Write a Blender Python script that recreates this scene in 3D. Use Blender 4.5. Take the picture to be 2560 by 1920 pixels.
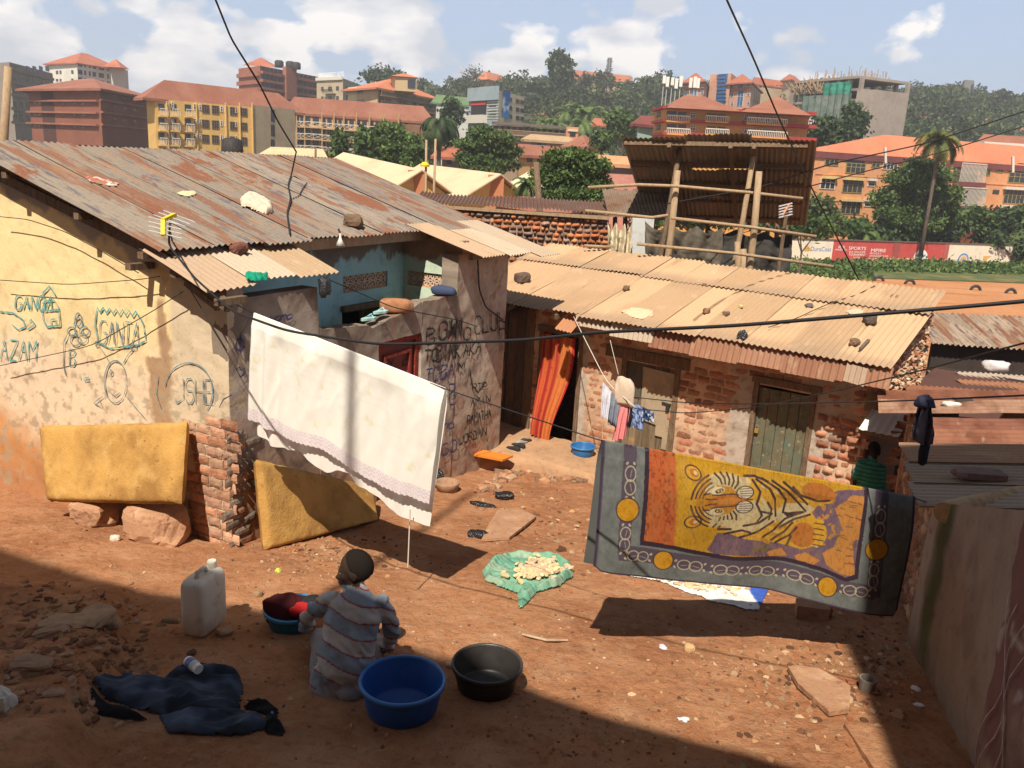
import bpy, math, random
import numpy as np
from mathutils import Vector, Matrix
for _o in list(bpy.data.objects): bpy.data.objects.remove(_o)
SC = bpy.context.scene
COL = SC.collection
R = math.radians
rnd = random.Random(7)
# ------------------------------------------------------------------ camera
CAM_H, FPX = 3.3, 2130.0
PITCH, ROLL = R(14.4), R(3.1)
cf = np.array([0, math.cos(PITCH), -math.sin(PITCH)])
_r0 = np.array([1.0, 0, 0]); _u0 = np.array([0, math.sin(PITCH), math.cos(PITCH)])
cr = math.cos(ROLL)*_r0 + math.sin(ROLL)*_u0
cu = -math.sin(ROLL)*_r0 + math.cos(ROLL)*_u0
C0 = np.array([0, 0, CAM_H])
cam = bpy.data.cameras.new('camera'); cam_o = bpy.data.objects.new('camera', cam); COL.objects.link(cam_o)
cam.sensor_width = 36; cam.lens = FPX/2560*36; cam.clip_start = .05; cam.clip_end = 6000
cam_o.matrix_world = Matrix(((cr[0], cu[0], -cf[0], 0), (cr[1], cu[1], -cf[1], 0), (cr[2], cu[2], -cf[2], CAM_H), (0, 0, 0, 1)))
SC.camera = cam_o
# ------------------------------------------------------------------ light
SUN_AZ = np.array([.24, .97]); SUN_EL = R(54)
SC.view_settings.view_transform = 'Standard'; SC.view_settings.look = 'None'
SC.view_settings.gamma = 1; SC.view_settings.exposure = 0.55; SC.view_settings.use_curve_mapping = False
sd = bpy.data.lights.new('sun', 'SUN'); sd.energy = 5.0; sd.angle = R(.55); sd.color = (1, .9, .76)
so = bpy.data.objects.new('sun', sd); COL.objects.link(so)
so.rotation_euler = Vector((SUN_AZ[0]*math.cos(SUN_EL), SUN_AZ[1]*math.cos(SUN_EL), -math.sin(SUN_EL))).to_track_quat('-Z', 'Y').to_euler()
so.location = (-3, -8, 20)
W = bpy.data.worlds.new('World'); SC.world = W; W.use_nodes = True
def world():
    nt = W.node_tree; N = nt.nodes; L = nt.links; N.clear()
    out = N.new('ShaderNodeOutputWorld'); bg = N.new('ShaderNodeBackground')
    sky = N.new('ShaderNodeTexSky'); sky.sky_type = 'NISHITA'; sky.sun_disc = False
    sky.sun_elevation = SUN_EL; sky.sun_rotation = R(194); sky.air_density = 1.0; sky.dust_density = 1.6; sky.ozone_density = 1.0
    tc = N.new('ShaderNodeTexCoord')
    # clouds live on a flat layer high above: direction / (z + k)
    sep = N.new('ShaderNodeSeparateXYZ'); L.new(tc.outputs['Generated'], sep.inputs[0])
    nrm = N.new('ShaderNodeMapping'); nrm.inputs['Scale'].default_value = (3.2, 3.2, 5.2); nrm.inputs['Location'].default_value = (.35, .2, .1)
    L.new(tc.outputs['Generated'], nrm.inputs[0])
    n1 = N.new('ShaderNodeTexNoise'); n1.inputs['Scale'].default_value = 2.1; n1.inputs['Detail'].default_value = 10; n1.inputs['Roughness'].default_value = .56
    L.new(nrm.outputs[0], n1.inputs['Vector']); n1.inputs['Distortion'].default_value = .25
    vo = N.new('ShaderNodeTexVoronoi'); vo.feature = 'SMOOTH_F1'; vo.inputs['Scale'].default_value = 3.6; vo.inputs['Smoothness'].default_value = .35; vo.inputs['Detail'].default_value = 2; vo.inputs['Roughness'].default_value = .55; L.new(nrm.outputs[0], vo.inputs['Vector'])
    v1 = N.new('ShaderNodeMath'); v1.operation = 'MULTIPLY_ADD'; v1.inputs[1].default_value = -.30; L.new(vo.outputs['Distance'], v1.inputs[0]); L.new(n1.outputs[0], v1.inputs[2])
    # more cloud low on the left, less high on the right
    m1 = N.new('ShaderNodeMath'); m1.operation = 'MULTIPLY_ADD'; m1.inputs[1].default_value = -.19; L.new(sep.outputs['X'], m1.inputs[0]); L.new(v1.outputs[0], m1.inputs[2])
    m2 = N.new('ShaderNodeMath'); m2.operation = 'MULTIPLY_ADD'; m2.inputs[1].default_value = -.50; L.new(sep.outputs['Z'], m2.inputs[0]); L.new(m1.outputs[0], m2.inputs[2])
    cr_ = N.new('ShaderNodeValToRGB'); cr_.color_ramp.elements[0].position = .145; cr_.color_ramp.elements[1].position = .215
    L.new(m2.outputs[0], cr_.inputs[0])
    n2 = N.new('ShaderNodeTexNoise'); n2.inputs['Scale'].default_value = 3.4; n2.inputs['Detail'].default_value = 6
    mp2 = N.new('ShaderNodeMapping'); mp2.inputs['Location'].default_value = (3, 1, .6); mp2.inputs['Scale'].default_value = (2.3, 2.3, 6); L.new(tc.outputs['Generated'], mp2.inputs[0]); L.new(mp2.outputs[0], n2.inputs['Vector'])
    cc = N.new('ShaderNodeValToRGB'); e = cc.color_ramp.elements
    e[0].position = .40; e[0].color = (5.9, 6.2, 6.9, 1); e[1].position = .56; e[1].color = (9.8, 9.4, 9.1, 1)
    L.new(n2.outputs[0], cc.inputs[0])
    # thin milky veil over the whole sky (dust)
    veil = N.new('ShaderNodeMixRGB'); veil.inputs[0].default_value = .62; veil.inputs[2].default_value = (4.9, 6.0, 8.2, 1); L.new(sky.outputs[0], veil.inputs[1])
    mix = N.new('ShaderNodeMixRGB'); L.new(cr_.outputs[0], mix.inputs[0]); L.new(veil.outputs[0], mix.inputs[1]); L.new(cc.outputs[0], mix.inputs[2])
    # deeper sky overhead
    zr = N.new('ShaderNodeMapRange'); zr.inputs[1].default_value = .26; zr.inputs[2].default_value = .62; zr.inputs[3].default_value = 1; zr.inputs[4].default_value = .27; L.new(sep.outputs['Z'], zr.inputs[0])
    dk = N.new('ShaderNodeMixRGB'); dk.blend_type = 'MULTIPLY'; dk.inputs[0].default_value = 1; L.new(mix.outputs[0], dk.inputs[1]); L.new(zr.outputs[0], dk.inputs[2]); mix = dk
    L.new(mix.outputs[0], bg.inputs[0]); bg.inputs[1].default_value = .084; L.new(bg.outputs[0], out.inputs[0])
world()
# ------------------------------------------------------------------ geometry helpers
KPX = 2560/2212                     # measurements were read off a 2212 px wide copy
def ray(x, y):
    return cf + (x*KPX-1280)/FPX*cr - (y*KPX-960)/FPX*cu
def at(x, y, Y):                    # the point seen at x, y, standing Y metres ahead
    d = ray(x, y); return C0 + d*(Y/d[1])
def atz(x, y, z):
    d = ray(x, y); return C0 + d*((z-CAM_H)/d[2])
def gslope(Y):                      # smooth height of the terrain along the view
    ys = [-60, -20, -8, 2, 4.7, 13, 17, 24, 34, 44, 92, 150, 190, 240, 300, 380, 470, 600, 900, 3000]
    zs = [4.0, 3.0, 2.0, .42, 0, -1.245, -1.9, -3.4, -4.7, -5.2, -5.3, -5.0, -2.0, 6, 20, 34, 41, 36, 10, -10]
    return np.interp(Y, ys, zs)
def ong(x, y):                      # on the sloping yard
    d = ray(x, y); t = (CAM_H-.15*4.7)/(-d[2]-.15*d[1]); return C0+t*d
class Fr:                           # a plan turned by an angle: a to the right and nearer, b deeper, z up
    def __init__(s, o, deg):
        t = R(deg); s.o = np.array([o[0], o[1], 0.0])
        s.U = np.array([math.cos(t), -math.sin(t), 0]); s.V = np.array([math.sin(t), math.cos(t), 0])
    def p(s, a, b, z): return s.o + a*s.U + b*s.V + np.array([0, 0, z])
    def ab(s, P): d = P-s.o; return d@s.U, d@s.V, P[2]
    def onb(s, x, y, b):
        d = ray(x, y); return s.ab(C0 + d*((s.o@s.V+b-C0@s.V)/(d@s.V)))
    def ona(s, x, y, a):
        d = ray(x, y); return s.ab(C0 + d*((s.o@s.U+a-C0@s.U)/(d@s.U)))
    def onslope(s, x, y, ax, c0, z0, sl):   # plane z = z0 + sl*(c - c0), c measured along U or V
        A = s.U if ax == 'a' else s.V; d = ray(x, y)
        k = C0[2]-z0-sl*((C0-s.o)@A-c0); m = d[2]-sl*(d@A); return C0-d*(k/m)
LH = Fr((-2.62, 7.62), 27.6)        # the yellow house on the left
RH = Fr((.70, 13.0), 35.5)          # the brick house on the right
def _hash(ix, iy, s):
    n = (ix.astype(np.int64)*374761393 + iy.astype(np.int64)*668265263 + s*974711) & 0x7fffffff
    n = ((n ^ (n >> 13))*1274126177) & 0x7fffffff
    return ((n ^ (n >> 16)) & 0xffff)/65535.0
def vn(x, y, s=0):
    x = np.asarray(x, float); y = np.asarray(y, float)
    ix = np.floor(x); iy = np.floor(y); fx = x-ix; fy = y-iy
    fx = fx*fx*(3-2*fx); fy = fy*fy*(3-2*fy)
    a = _hash(ix, iy, s); b = _hash(ix+1, iy, s); c = _hash(ix, iy+1, s); d = _hash(ix+1, iy+1, s)
    return (a*(1-fx)+b*fx)*(1-fy)+(c*(1-fx)+d*fx)*fy
def fbm(x, y, s=0, o=4):
    t = 0; A = .5; k = 1.0
    for i in range(o):
        t = t+A*vn(np.asarray(x)*k+i*7.3, np.asarray(y)*k-i*3.1, s+i); A *= .5; k *= 2.03
    return t/(1-.5**o)
def sm(e0, e1, x): t = np.clip((x-e0)/(e1-e0), 0, 1); return t*t*(3-2*t)
def nz(v): v = np.asarray(v, float); return v/(np.linalg.norm(v)+1e-12)
def frame(d):                       # two axes square to d
    d = nz(d); h = np.array([0, 0, 1.0]) if abs(d[2]) < .9 else np.array([1.0, 0, 0])
    x = nz(np.cross(h, d)); return x, np.cross(d, x)
ORG = {}
class MB:
    def __init__(s): s.v = []; s.f = []; s.c = []; s.u = []; s.m = []; s.n = 0
    def add(s, V, F, c=(1, 1, 1), u=None, m=0):
        V = np.asarray(V, float).reshape(-1, 3); k = len(V); b = s.n
        s.v.append(V); c = np.asarray(c, float)
        s.c.append(np.tile(c, (k, 1)) if c.ndim == 1 else c.reshape(-1, 3))
        s.u.append(np.zeros((k, 2)) if u is None else np.asarray(u, float).reshape(-1, 2))
        for q in F: s.f.append(tuple(int(i)+b for i in q))
        s.m += [m]*len(F); s.n += k; return s
    def corner(s, p, x, y, z, c=(1, 1, 1), m=0):      # box from a corner and three edges
        p, x, y, z = [np.asarray(q, float) for q in (p, x, y, z)]
        V = [p, p+x, p+x+y, p+y, p+z, p+x+z, p+x+y+z, p+y+z]
        if np.dot(np.cross(x, y), z) < 0: F = [(0, 1, 2, 3), (4, 7, 6, 5), (0, 4, 5, 1), (1, 5, 6, 2), (2, 6, 7, 3), (3, 7, 4, 0)]
        else: F = [(0, 3, 2, 1), (4, 5, 6, 7), (0, 1, 5, 4), (1, 2, 6, 5), (2, 3, 7, 6), (3, 0, 4, 7)]
        lx, ly, lz = [np.linalg.norm(q) for q in (x, y, z)]
        return s.add(V, F, c, [(0, 0), (lx, 0), (lx, ly), (0, ly), (0, lz), (lx, lz), (lx+ly, lz), (ly, lz)], m)
    def box(s, ctr, x, y, z, c=(1, 1, 1), m=0):       # box from its centre and full edges
        ctr, x, y, z = [np.asarray(q, float) for q in (ctr, x, y, z)]
        return s.corner(ctr-(x+y+z)/2, x, y, z, c, m)
    def bar(s, a, b, w, h, c=(1, 1, 1), m=0, up=None):
        a, b = np.asarray(a, float), np.asarray(b, float); d = b-a
        x, y = frame(d)
        if up is not None: y = nz(np.asarray(up)-nz(d)*np.dot(up, nz(d))); x = np.cross(y, nz(d))
        return s.corner(a-x*w/2-y*h/2, x*w, y*h, d, c, m)
    def tube(s, P, r, n=8, c=(1, 1, 1), m=0, cap=True):
        P = np.asarray(P, float); k = len(P); rr = np.broadcast_to(np.asarray(r, float), (k,))
        T = np.gradient(P, axis=0); x, y = frame(T[0]); V = []
        for i in range(k):
            t = nz(T[i]); x = nz(x-t*np.dot(x, t)); y = np.cross(t, x)
            for j in range(n):
                a = 2*math.pi*j/n; V.append(P[i]+rr[i]*(math.cos(a)*x+math.sin(a)*y))
        F = [(i*n+j, i*n+(j+1) % n, (i+1)*n+(j+1) % n, (i+1)*n+j) for i in range(k-1) for j in range(n)]
        if cap: F += [tuple(range(n-1, -1, -1)), tuple(range((k-1)*n, k*n))]
        L = np.concatenate([[0], np.cumsum(np.linalg.norm(np.diff(P, axis=0), axis=1))])
        u = [(j/n*6.28*rr[i], L[i]) for i in range(k) for j in range(n)]
        return s.add(V, F, c, u, m)
    def grid(s, P, c=(1, 1, 1), u=None, m=0, flip=False, wrap=False):
        P = np.asarray(P, float); a, b = P.shape[:2]
        I = np.arange(a*b).reshape(a, b)
        if wrap: I = np.concatenate([I, I[:, :1]], axis=1)
        F = np.stack([I[:-1, :-1], I[:-1, 1:], I[1:, 1:], I[1:, :-1]], -1).reshape(-1, 4)
        if flip: F = F[:, ::-1]
        return s.add(P.reshape(-1, 3), F.tolist(), c, u, m)
    def lathe(s, prof, ctr, n=32, c=(1, 1, 1), m=0, ax=None):
        ctr = np.asarray(ctr, float); X, Y, Z = np.eye(3)
        if ax is not None: Z = nz(ax); X, Y = frame(Z)
        P = np.zeros((len(prof), n, 3))
        for i, (r, z) in enumerate(prof):
            for j in range(n):
                a = 2*math.pi*j/n; P[i, j] = ctr+X*r*math.cos(a)+Y*r*math.sin(a)+Z*z
        return s.grid(P, c, None, m, wrap=True)
    def prism(s, poly, d, c=(1, 1, 1), m=0):          # polygon (3-D points) pushed along d
        P = np.asarray(poly, float); k = len(P); d = np.asarray(d, float)
        nrm = sum(np.cross(P[i]-P[0], P[(i+1) % k]-P[0]) for i in range(k))
        F = [tuple(range(k)), tuple(range(2*k-1, k-1, -1))]+[(i, i+k, (i+1) % k+k, (i+1) % k) for i in range(k)]
        if np.dot(nrm, d) > 0: F = [q[::-1] for q in F]
        return s.add(np.concatenate([P, P+d]), F, c, None, m)
    def rock(s, ctr, rx, ry, rz, seed=0, c=(1, 1, 1), m=0, n=9, rough=.3, rot=0.0, X=None):
        th = np.linspace(0, math.pi, n); ph = np.linspace(0, 2*math.pi, 2*n, endpoint=False)
        T, Pp = np.meshgrid(th, ph, indexing='ij')
        x, y, z = np.sin(T)*np.cos(Pp), np.sin(T)*np.sin(Pp), np.cos(T)
        k = 1+rough*(fbm(x*1.3+z*.7+seed*3.1, y*1.3-z*.9+seed*1.7, seed, 4)-.5)*2
        p = .65; q = lambda t: np.sign(t)*np.abs(t)**p
        a, b = q(x)*rx*k, q(y)*ry*k; cs, sn = math.cos(rot), math.sin(rot)
        P = np.stack([a*cs-b*sn, a*sn+b*cs, q(z)*rz*k], -1)
        if X is not None: P = P@np.asarray(X)
        return s.grid(P+np.asarray(ctr, float), c, None, m, wrap=True, flip=True)
    def build(s, name, mat, parent=None, loc=None, smooth=False, **tags):
        V = np.concatenate(s.v) if s.v else np.zeros((0, 3))
        if parent is not None: o0 = ORG[parent.name]
        elif loc is not None: o0 = np.asarray(loc, float)
        else: o0 = np.array([(V[:, 0].min()+V[:, 0].max())/2, (V[:, 1].min()+V[:, 1].max())/2, V[:, 2].min()])
        me = bpy.data.meshes.new(name); me.from_pydata((V-o0).tolist(), [], s.f)
        ca = me.color_attributes.new('Col', 'FLOAT_COLOR', 'POINT')
        ca.data.foreach_set('color', np.concatenate([np.concatenate(s.c), np.ones((s.n, 1))], 1).astype(np.float32).ravel())
        ua = me.attributes.new('uvm', 'FLOAT_VECTOR', 'POINT')
        ua.data.foreach_set('vector', np.concatenate([np.concatenate(s.u), np.zeros((s.n, 1))], 1).astype(np.float32).ravel())
        for q in (mat if isinstance(mat, (list, tuple)) else [mat]): me.materials.append(q)
        if max(s.m, default=0): me.polygons.foreach_set('material_index', s.m)
        if smooth: me.polygons.foreach_set('use_smooth', [True]*len(s.f))
        me.update()
        o = bpy.data.objects.new(name, me); COL.objects.link(o)
        if parent is not None: o.parent = parent
        else: o.location = o0
        ORG[o.name] = o0
        for k, q in tags.items(): o[k] = q
        return o
def tag(o, label, cat, group=None):
    o['label'] = label; o['category'] = cat
    if group: o['group'] = group
    return o
def thing(name, loc, label, cat, group=None):
    o = bpy.data.objects.new(name, None); COL.objects.link(o); o.empty_display_size = .2
    o.location = loc; ORG[o.name] = np.asarray(loc, float); return tag(o, label, cat, group)
def kids(o): return [c for c in bpy.data.objects if c.parent == o]
def copy_tree(o, parent=None):
    c = o.copy(); COL.objects.link(c)
    if parent is not None: c.parent = parent
    for k in kids(o): copy_tree(k, c)
    return c
# ------------------------------------------------------------------ material helper
def mat(name, base=(.5, .5, .5), rough=.85, layers=(), bump=None, attr=False, spec=.3, metal=0.0, transl=None, coord='obj', emit=None, bump2=None, alpha=None):
    """layers: (scale, colour, lo, hi[, stretch xyz[, amount]]): a noise mask that mixes in a colour"""
    m = bpy.data.materials.new(name); m.use_nodes = True; nt = m.node_tree; N = nt.nodes; L = nt.links
    b = N['Principled BSDF']; b.inputs['Roughness'].default_value = rough; b.inputs['Specular IOR Level'].default_value = spec; b.inputs['Metallic'].default_value = metal
    if coord == 'uv':
        co = N.new('ShaderNodeAttribute'); co.attribute_name = 'uvm'; vec = co.outputs['Vector']
    else:
        co = N.new('ShaderNodeTexCoord'); vec = co.outputs['Object']
    if attr:
        a = N.new('ShaderNodeAttribute'); a.attribute_name = 'Col'; col = a.outputs['Color']
    else:
        a = N.new('ShaderNodeRGB'); a.outputs[0].default_value = (*base, 1); col = a.outputs[0]
    for i, ly in enumerate(layers):
        sc, c, lo, hi = ly[:4]; st = ly[4] if len(ly) > 4 else (1, 1, 1); am = ly[5] if len(ly) > 5 else 1.0
        mp = N.new('ShaderNodeMapping'); mp.inputs['Scale'].default_value = st; mp.inputs['Location'].default_value = (i*3.7, i*1.3, i*2.1); L.new(vec, mp.inputs[0])
        n = N.new('ShaderNodeTexNoise'); n.inputs['Scale'].default_value = sc; n.inputs['Detail'].default_value = 7; n.inputs['Roughness'].default_value = .62; L.new(mp.outputs[0], n.inputs['Vector'])
        rp = N.new('ShaderNodeMapRange'); rp.inputs[1].default_value = lo; rp.inputs[2].default_value = hi; rp.inputs[4].default_value = am; L.new(n.outputs[0], rp.inputs[0])
        mx = N.new('ShaderNodeMixRGB'); L.new(rp.outputs[0], mx.inputs[0]); L.new(col, mx.inputs[1])
        if isinstance(c, (int, float)):             # a number darkens or lightens what is there
            mx.blend_type = 'MULTIPLY'; mx.inputs[2].default_value = (c, c, c, 1)
        else: mx.inputs[2].default_value = (*c, 1)
        col = mx.outputs[0]
    L.new(col, b.inputs['Base Color'])
    prev = None
    for bp in (bump, bump2):
        if not bp: continue
        n = N.new('ShaderNodeTexNoise'); n.inputs['Scale'].default_value = bp[0]; n.inputs['Detail'].default_value = 8; n.inputs['Roughness'].default_value = .65; L.new(vec, n.inputs['Vector'])
        bn = N.new('ShaderNodeBump'); bn.inputs['Strength'].default_value = bp[1]; bn.inputs['Distance'].default_value = bp[2] if len(bp) > 2 else .02; L.new(n.outputs[0], bn.inputs['Height'])
        if prev is not None: L.new(prev, bn.inputs['Normal'])
        prev = bn.outputs[0]
    if prev is not None: L.new(prev, b.inputs['Normal'])
    if emit: b.inputs['Emission Color'].default_value = (*emit[:3], 1); b.inputs['Emission Strength'].default_value = emit[3]
    if transl:
        t = N.new('ShaderNodeBsdfTranslucent'); L.new(col, t.inputs[0]); ms = N.new('ShaderNodeMixShader'); ms.inputs[0].default_value = transl
        L.new(b.outputs[0], ms.inputs[1]); L.new(t.outputs[0], ms.inputs[2]); L.new(ms.outputs[0], N['Material Output'].inputs[0])
    if alpha:                           # worn away in patches: the surface behind shows
        n = N.new('ShaderNodeTexNoise'); n.inputs['Scale'].default_value = alpha[0]; n.inputs['Detail'].default_value = 6; L.new(vec, n.inputs['Vector'])
        rp = N.new('ShaderNodeMapRange'); rp.inputs[1].default_value = alpha[1]; rp.inputs[2].default_value = alpha[2]; rp.inputs[3].default_value = 1; rp.inputs[4].default_value = alpha[3] if len(alpha) > 3 else 0; L.new(n.outputs[0], rp.inputs[0]); L.new(rp.outputs[0], b.inputs['Alpha'])
    return m
# ------------------------------------------------------------------ ground
def bank(x, y):                     # eroded ledge in the left foreground
    e = (x+2.42)*.93+(y-4.6)*.33+.22*(fbm(x*2.1, y*2.1, 5)-.5)
    return (.2+.10*(fbm(x*5, y*5, 6)-.5))*sm(.1, -.16, e)*sm(6.6, 5.6, y)*sm(2.2, 3.6, y)
def gz(x, y):
    x = np.asarray(x, float); y = np.asarray(y, float)
    z = gslope(y)+bank(x, y)
    near = sm(16, 12, y)*sm(9, 7, np.abs(x))
    z = z+near*(.10*(fbm(x*.8, y*.8, 1)-.5)+.045*(fbm(x*3.1, y*3.1, 2)-.5)+.026*(fbm(x*9, y*9, 3)-.5)+.010*(fbm(x*24, y*24, 4, 2)-.5))
    far = sm(150, 300, y)
    z = z+far*((x/500)*6+8*(fbm(x*.008, y*.008, 9)-.5)-9*sm(60, -120, x))
    return z
def gp(px, py, dz=0.0):
    """point of the yard under a pixel, on the real bumpy ground"""
    P = ong(px, py)
    for _ in range(4):
        d = ray(px, py); z = float(gz(P[0], P[1])); P = C0+d*((z-CAM_H)/d[2])
    return P+np.array([0, 0, dz])
M = {}
M['soil'] = mat('soil', (.40, .188, .092), .95, [
    (.9, (.29, .122, .057), .42, .62, (1, 1, 1), .8), (2.6, (.45, .245, .135), .48, .68, (1, 1, 1), .8), (7, (.42, .24, .135), .54, .7, (1, 1, 1), .7),
    (16, .72, .5, .68), (48, (.5, .33, .2), .62, .7, (1, 1, 1), .65), (90, .5, .58, .7)], bump=(55, .9, .014), bump2=(9, .8, .04), spec=.12)
def ground():
    xs = np.concatenate([np.array([-700, -500, -300, -180, -110, -70, -45, -28, -18, -12, -9.5]), np.arange(-7.6, 6.4, .045), np.array([7, 8.5, 11, 15, 22, 34, 50, 80, 130, 200, 320, 500, 700])])
    ys = np.concatenate([np.array([-60, -30, -14, -6, -2, 0, 1, 1.8]), np.arange(2.3, 13.6, .045), np.array([14, 14.6, 15.4, 16.5, 18, 20, 23, 27, 32, 38, 46, 60, 80, 100, 125, 150, 170, 190, 215, 240, 270, 300, 340, 380, 430, 480, 540, 620, 750, 900])])
    X, Y = np.meshgrid(xs, ys, indexing='ij')
    P = np.stack([X, Y, gz(X, Y)], -1)
    mb = MB(); mb.grid(P, flip=True)
    o = mb.build('ground', M['soil'], loc=(0, 0, 0), smooth=True); o['kind'] = 'structure'
ground()
# wide bare pitch beyond the houses and the earth road along it
M['pitch'] = mat('pitch_earth', (.44, .195, .085), .95, [(.12, (.5, .25, .12), .4, .65), (.5, (.36, .15, .065), .5, .7, (.3, 1, 1)), (3, .8, .5, .7)], bump=(6, .3, .05), spec=.1)
def sheet(name, pts, dz, m, kind='structure', n=24):
    pts = [np.asarray(p, float) for p in pts]
    s, t = np.meshgrid(np.linspace(0, 1, n), np.linspace(0, 1, n), indexing='ij')
    P = (pts[0][None, None]*((1-s)*(1-t))[..., None]+pts[1][None, None]*(s*(1-t))[..., None]+pts[2][None, None]*(s*t)[..., None]+pts[3][None, None]*((1-s)*t)[..., None])
    P[..., 2] = gz(P[..., 0], P[..., 1])+dz
    mb = MB(); mb.grid(P, flip=np.cross(pts[1]-pts[0], pts[3]-pts[0])[2] > 0)
    o = mb.build(name, m, smooth=True); o['kind'] = kind; return o
sheet('football_field', [(-6, 41, 0), (70, 41, 0), (110, 98, 0), (-4, 98, 0)], .06, M['pitch'])
M['asphalt'] = mat('asphalt', (.09, .08, .075), .9, [(.3, (.2, .13, .09), .5, .7)])
sheet('road', [(-60, 104, 0), (4, 100, 0), (4, 128, 0), (-60, 132, 0)], .06, M['asphalt'])
# ------------------------------------------------------------------ loose chips and litter nobody could count
M['chips'] = mat('chips', rough=.9, attr=True, layers=[(14, .7, .45, .7)], spec=.2)
def chips(mb, n, centre, sx, sy, smin, smax, cols, seed, flat=.35):
    r = np.random.RandomState(seed)
    for _ in range(n):
        px, py = centre[0]+r.normal(0, sx*.62), centre[1]+r.normal(0, sy*.62)
        if py < 985 or py > 1700 or px > 2040-.0*py: continue
        P = ong(px, py); x, y = P[0], P[1]; z = float(gz(x, y))
        k = r.randint(4, 7); s = (smin+(smax-smin)*r.rand()**2)*(1.6 if r.rand() < .06 else 1); a0 = r.rand()*6.3
        el = r.uniform(.4, 1)
        q = [np.array([s*math.cos(a0+i*6.283/k)*r.uniform(.7, 1.2), el*s*math.sin(a0+i*6.283/k)*r.uniform(.7, 1.2), 0]) for i in range(k)]
        nrm = nz([r.normal(0, .28), r.normal(0, .28), 1]); ax, ay = frame(nrm)
        c = np.array(cols[r.randint(len(cols))])*r.uniform(.6, 1.15)
        mb.prism([np.array([x, y, z-.004])+ax*v[0]+ay*v[1] for v in q], nrm*s*flat, c)
TAN, CREAM, BRK, DRK = (.36, .2, .1), (.48, .33, .2), (.33, .13, .06), (.15, .07, .04)
mb = MB()
chips(mb, 620, (720, 1190), 160, 40, .008, .03, [TAN, TAN, CREAM, BRK, DRK], 1)
chips(mb, 650, (1720, 1440), 200, 130, .008, .035, [TAN, CREAM, BRK, TAN, DRK], 2)
chips(mb, 260, (1900, 1480), 60, 170, .008, .04, [TAN, CREAM, BRK, DRK], 3)
chips(mb, 420, (1190, 1130), 160, 80, .01, .045, [TAN, BRK, DRK, CREAM], 4)
chips(mb, 1500, (1100, 1400), 900, 240, .004, .022, [TAN, BRK, BRK, DRK, CREAM, TAN], 5)
chips(mb, 700, (1500, 1400), 500, 160, .004, .02, [TAN, CREAM, TAN, DRK], 15)
chips(mb, 500, (700, 1300), 400, 120, .004, .018, [TAN, CREAM, BRK, DRK], 16)
chips(mb, 380, (160, 1420), 170, 110, .01, .045, [TAN, BRK, DRK, TAN], 6)
chips(mb, 300, (1300, 1590), 300, 70, .006, .022, [TAN, BRK, DRK], 7)
chips(mb, 70, (900, 1250), 420, 120, .008, .016, [(.55, .6, .2), (.7, .65, .6), (.6, .1, .06), (.75, .6, .3)], 8, .1)
chips(mb, 200, (140, 1160), 160, 50, .006, .02, [TAN, BRK, DRK], 9)
o = mb.build('rubble', M['chips']); o['kind'] = 'stuff'
# ------------------------------------------------------------------ wall, brick, roof and paint tools
def panel(fr, ax, const, s0, s1, zb, zt, colf, thick, res=.035, holes=(), rough=.006, seed=0):
    """wall standing on line a=const or b=const; front faces +a (ax 'a') or -b (ax 'b')"""
    S = np.linspace(s0, s1, max(2, int(abs(s1-s0)/res)+1)); ztop = zt if callable(zt) else (lambda s: zt+0*s)
    zmax = float(np.max(ztop(S))); T = np.linspace(0, 1, max(2, int((zmax-zb)/res)+1))
    if holes:
        S = np.unique(np.round(np.concatenate([S, [h[0] for h in holes], [h[1] for h in holes]]), 4))
        T = np.unique(np.round(np.concatenate([T, [(h[2]-zb)/(zmax-zb) for h in holes], [(h[3]-zb)/(zmax-zb) for h in holes]]), 4))
    s, t = np.meshgrid(S, T, indexing='ij'); top = ztop(s)
    z = zb+t*(zmax-zb) if holes else zb+t*(top-zb)
    if holes: z = np.minimum(z, top)
    nrm = fr.U if ax == 'a' else -fr.V; dr = fr.V if ax == 'a' else fr.U
    bump = rough*(fbm(s*5, z*5, seed, 4)-.5)*2
    base = fr.o+(const*fr.U if ax == 'a' else const*fr.V)
    P = base+s[..., None]*dr+z[..., None]*np.array([0, 0, 1.])+bump[..., None]*nrm
    c = colf(s, z); mb = MB()
    a, b = s.shape; I = np.arange(a*b).reshape(a, b)
    F = np.stack([I[:-1, :-1], I[1:, :-1], I[1:, 1:], I[:-1, 1:]], -1).reshape(-1, 4)
    if holes:
        sc = ((s[:-1, :-1]+s[1:, 1:])/2).ravel(); zc = ((z[:-1, :-1]+z[1:, 1:])/2).ravel(); keep = np.ones(len(sc), bool)
        for h in holes: keep &= ~((sc > h[0]) & (sc < h[1]) & (zc > h[2]) & (zc < h[3]))
        F = F[keep]
    uv = np.stack([s, z], -1)
    mb.add(P, F.tolist(), c.reshape(-1, 3), uv)
    bk = -thick*nrm                                     # top, sides and back
    ring = np.concatenate([P[0, :], P[1:, -1], P[-1, -2::-1]]); rc = np.concatenate([c[0, :], c[1:, -1], c[-1, -2::-1]])
    G = np.stack([ring, ring+bk*.5, ring+bk], 1); mb.grid(G, np.stack([rc*.9]*3, 1).reshape(-1, 3), np.zeros((len(ring)*3, 2)), flip=True)
    for h in holes:
        q = [base+ss*dr+np.array([0, 0, zz]) for ss, zz in ((h[0], h[2]), (h[1], h[2]), (h[1], h[3]), (h[0], h[3]))]
        for i in range(4): mb.add([q[i], q[(i+1) % 4], q[(i+1) % 4]+bk, q[i]+bk], [(0, 1, 2, 3)], c.reshape(-1, 3).mean(0)*.9)
    if not holes: mb.grid(P[::6, ::6]+bk, c[::6, ::6].reshape(-1, 3), flip=False)
    return mb
def mixc(c, d, k): return c*(1-k[..., None])+np.asarray(d)*k[..., None]
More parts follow.
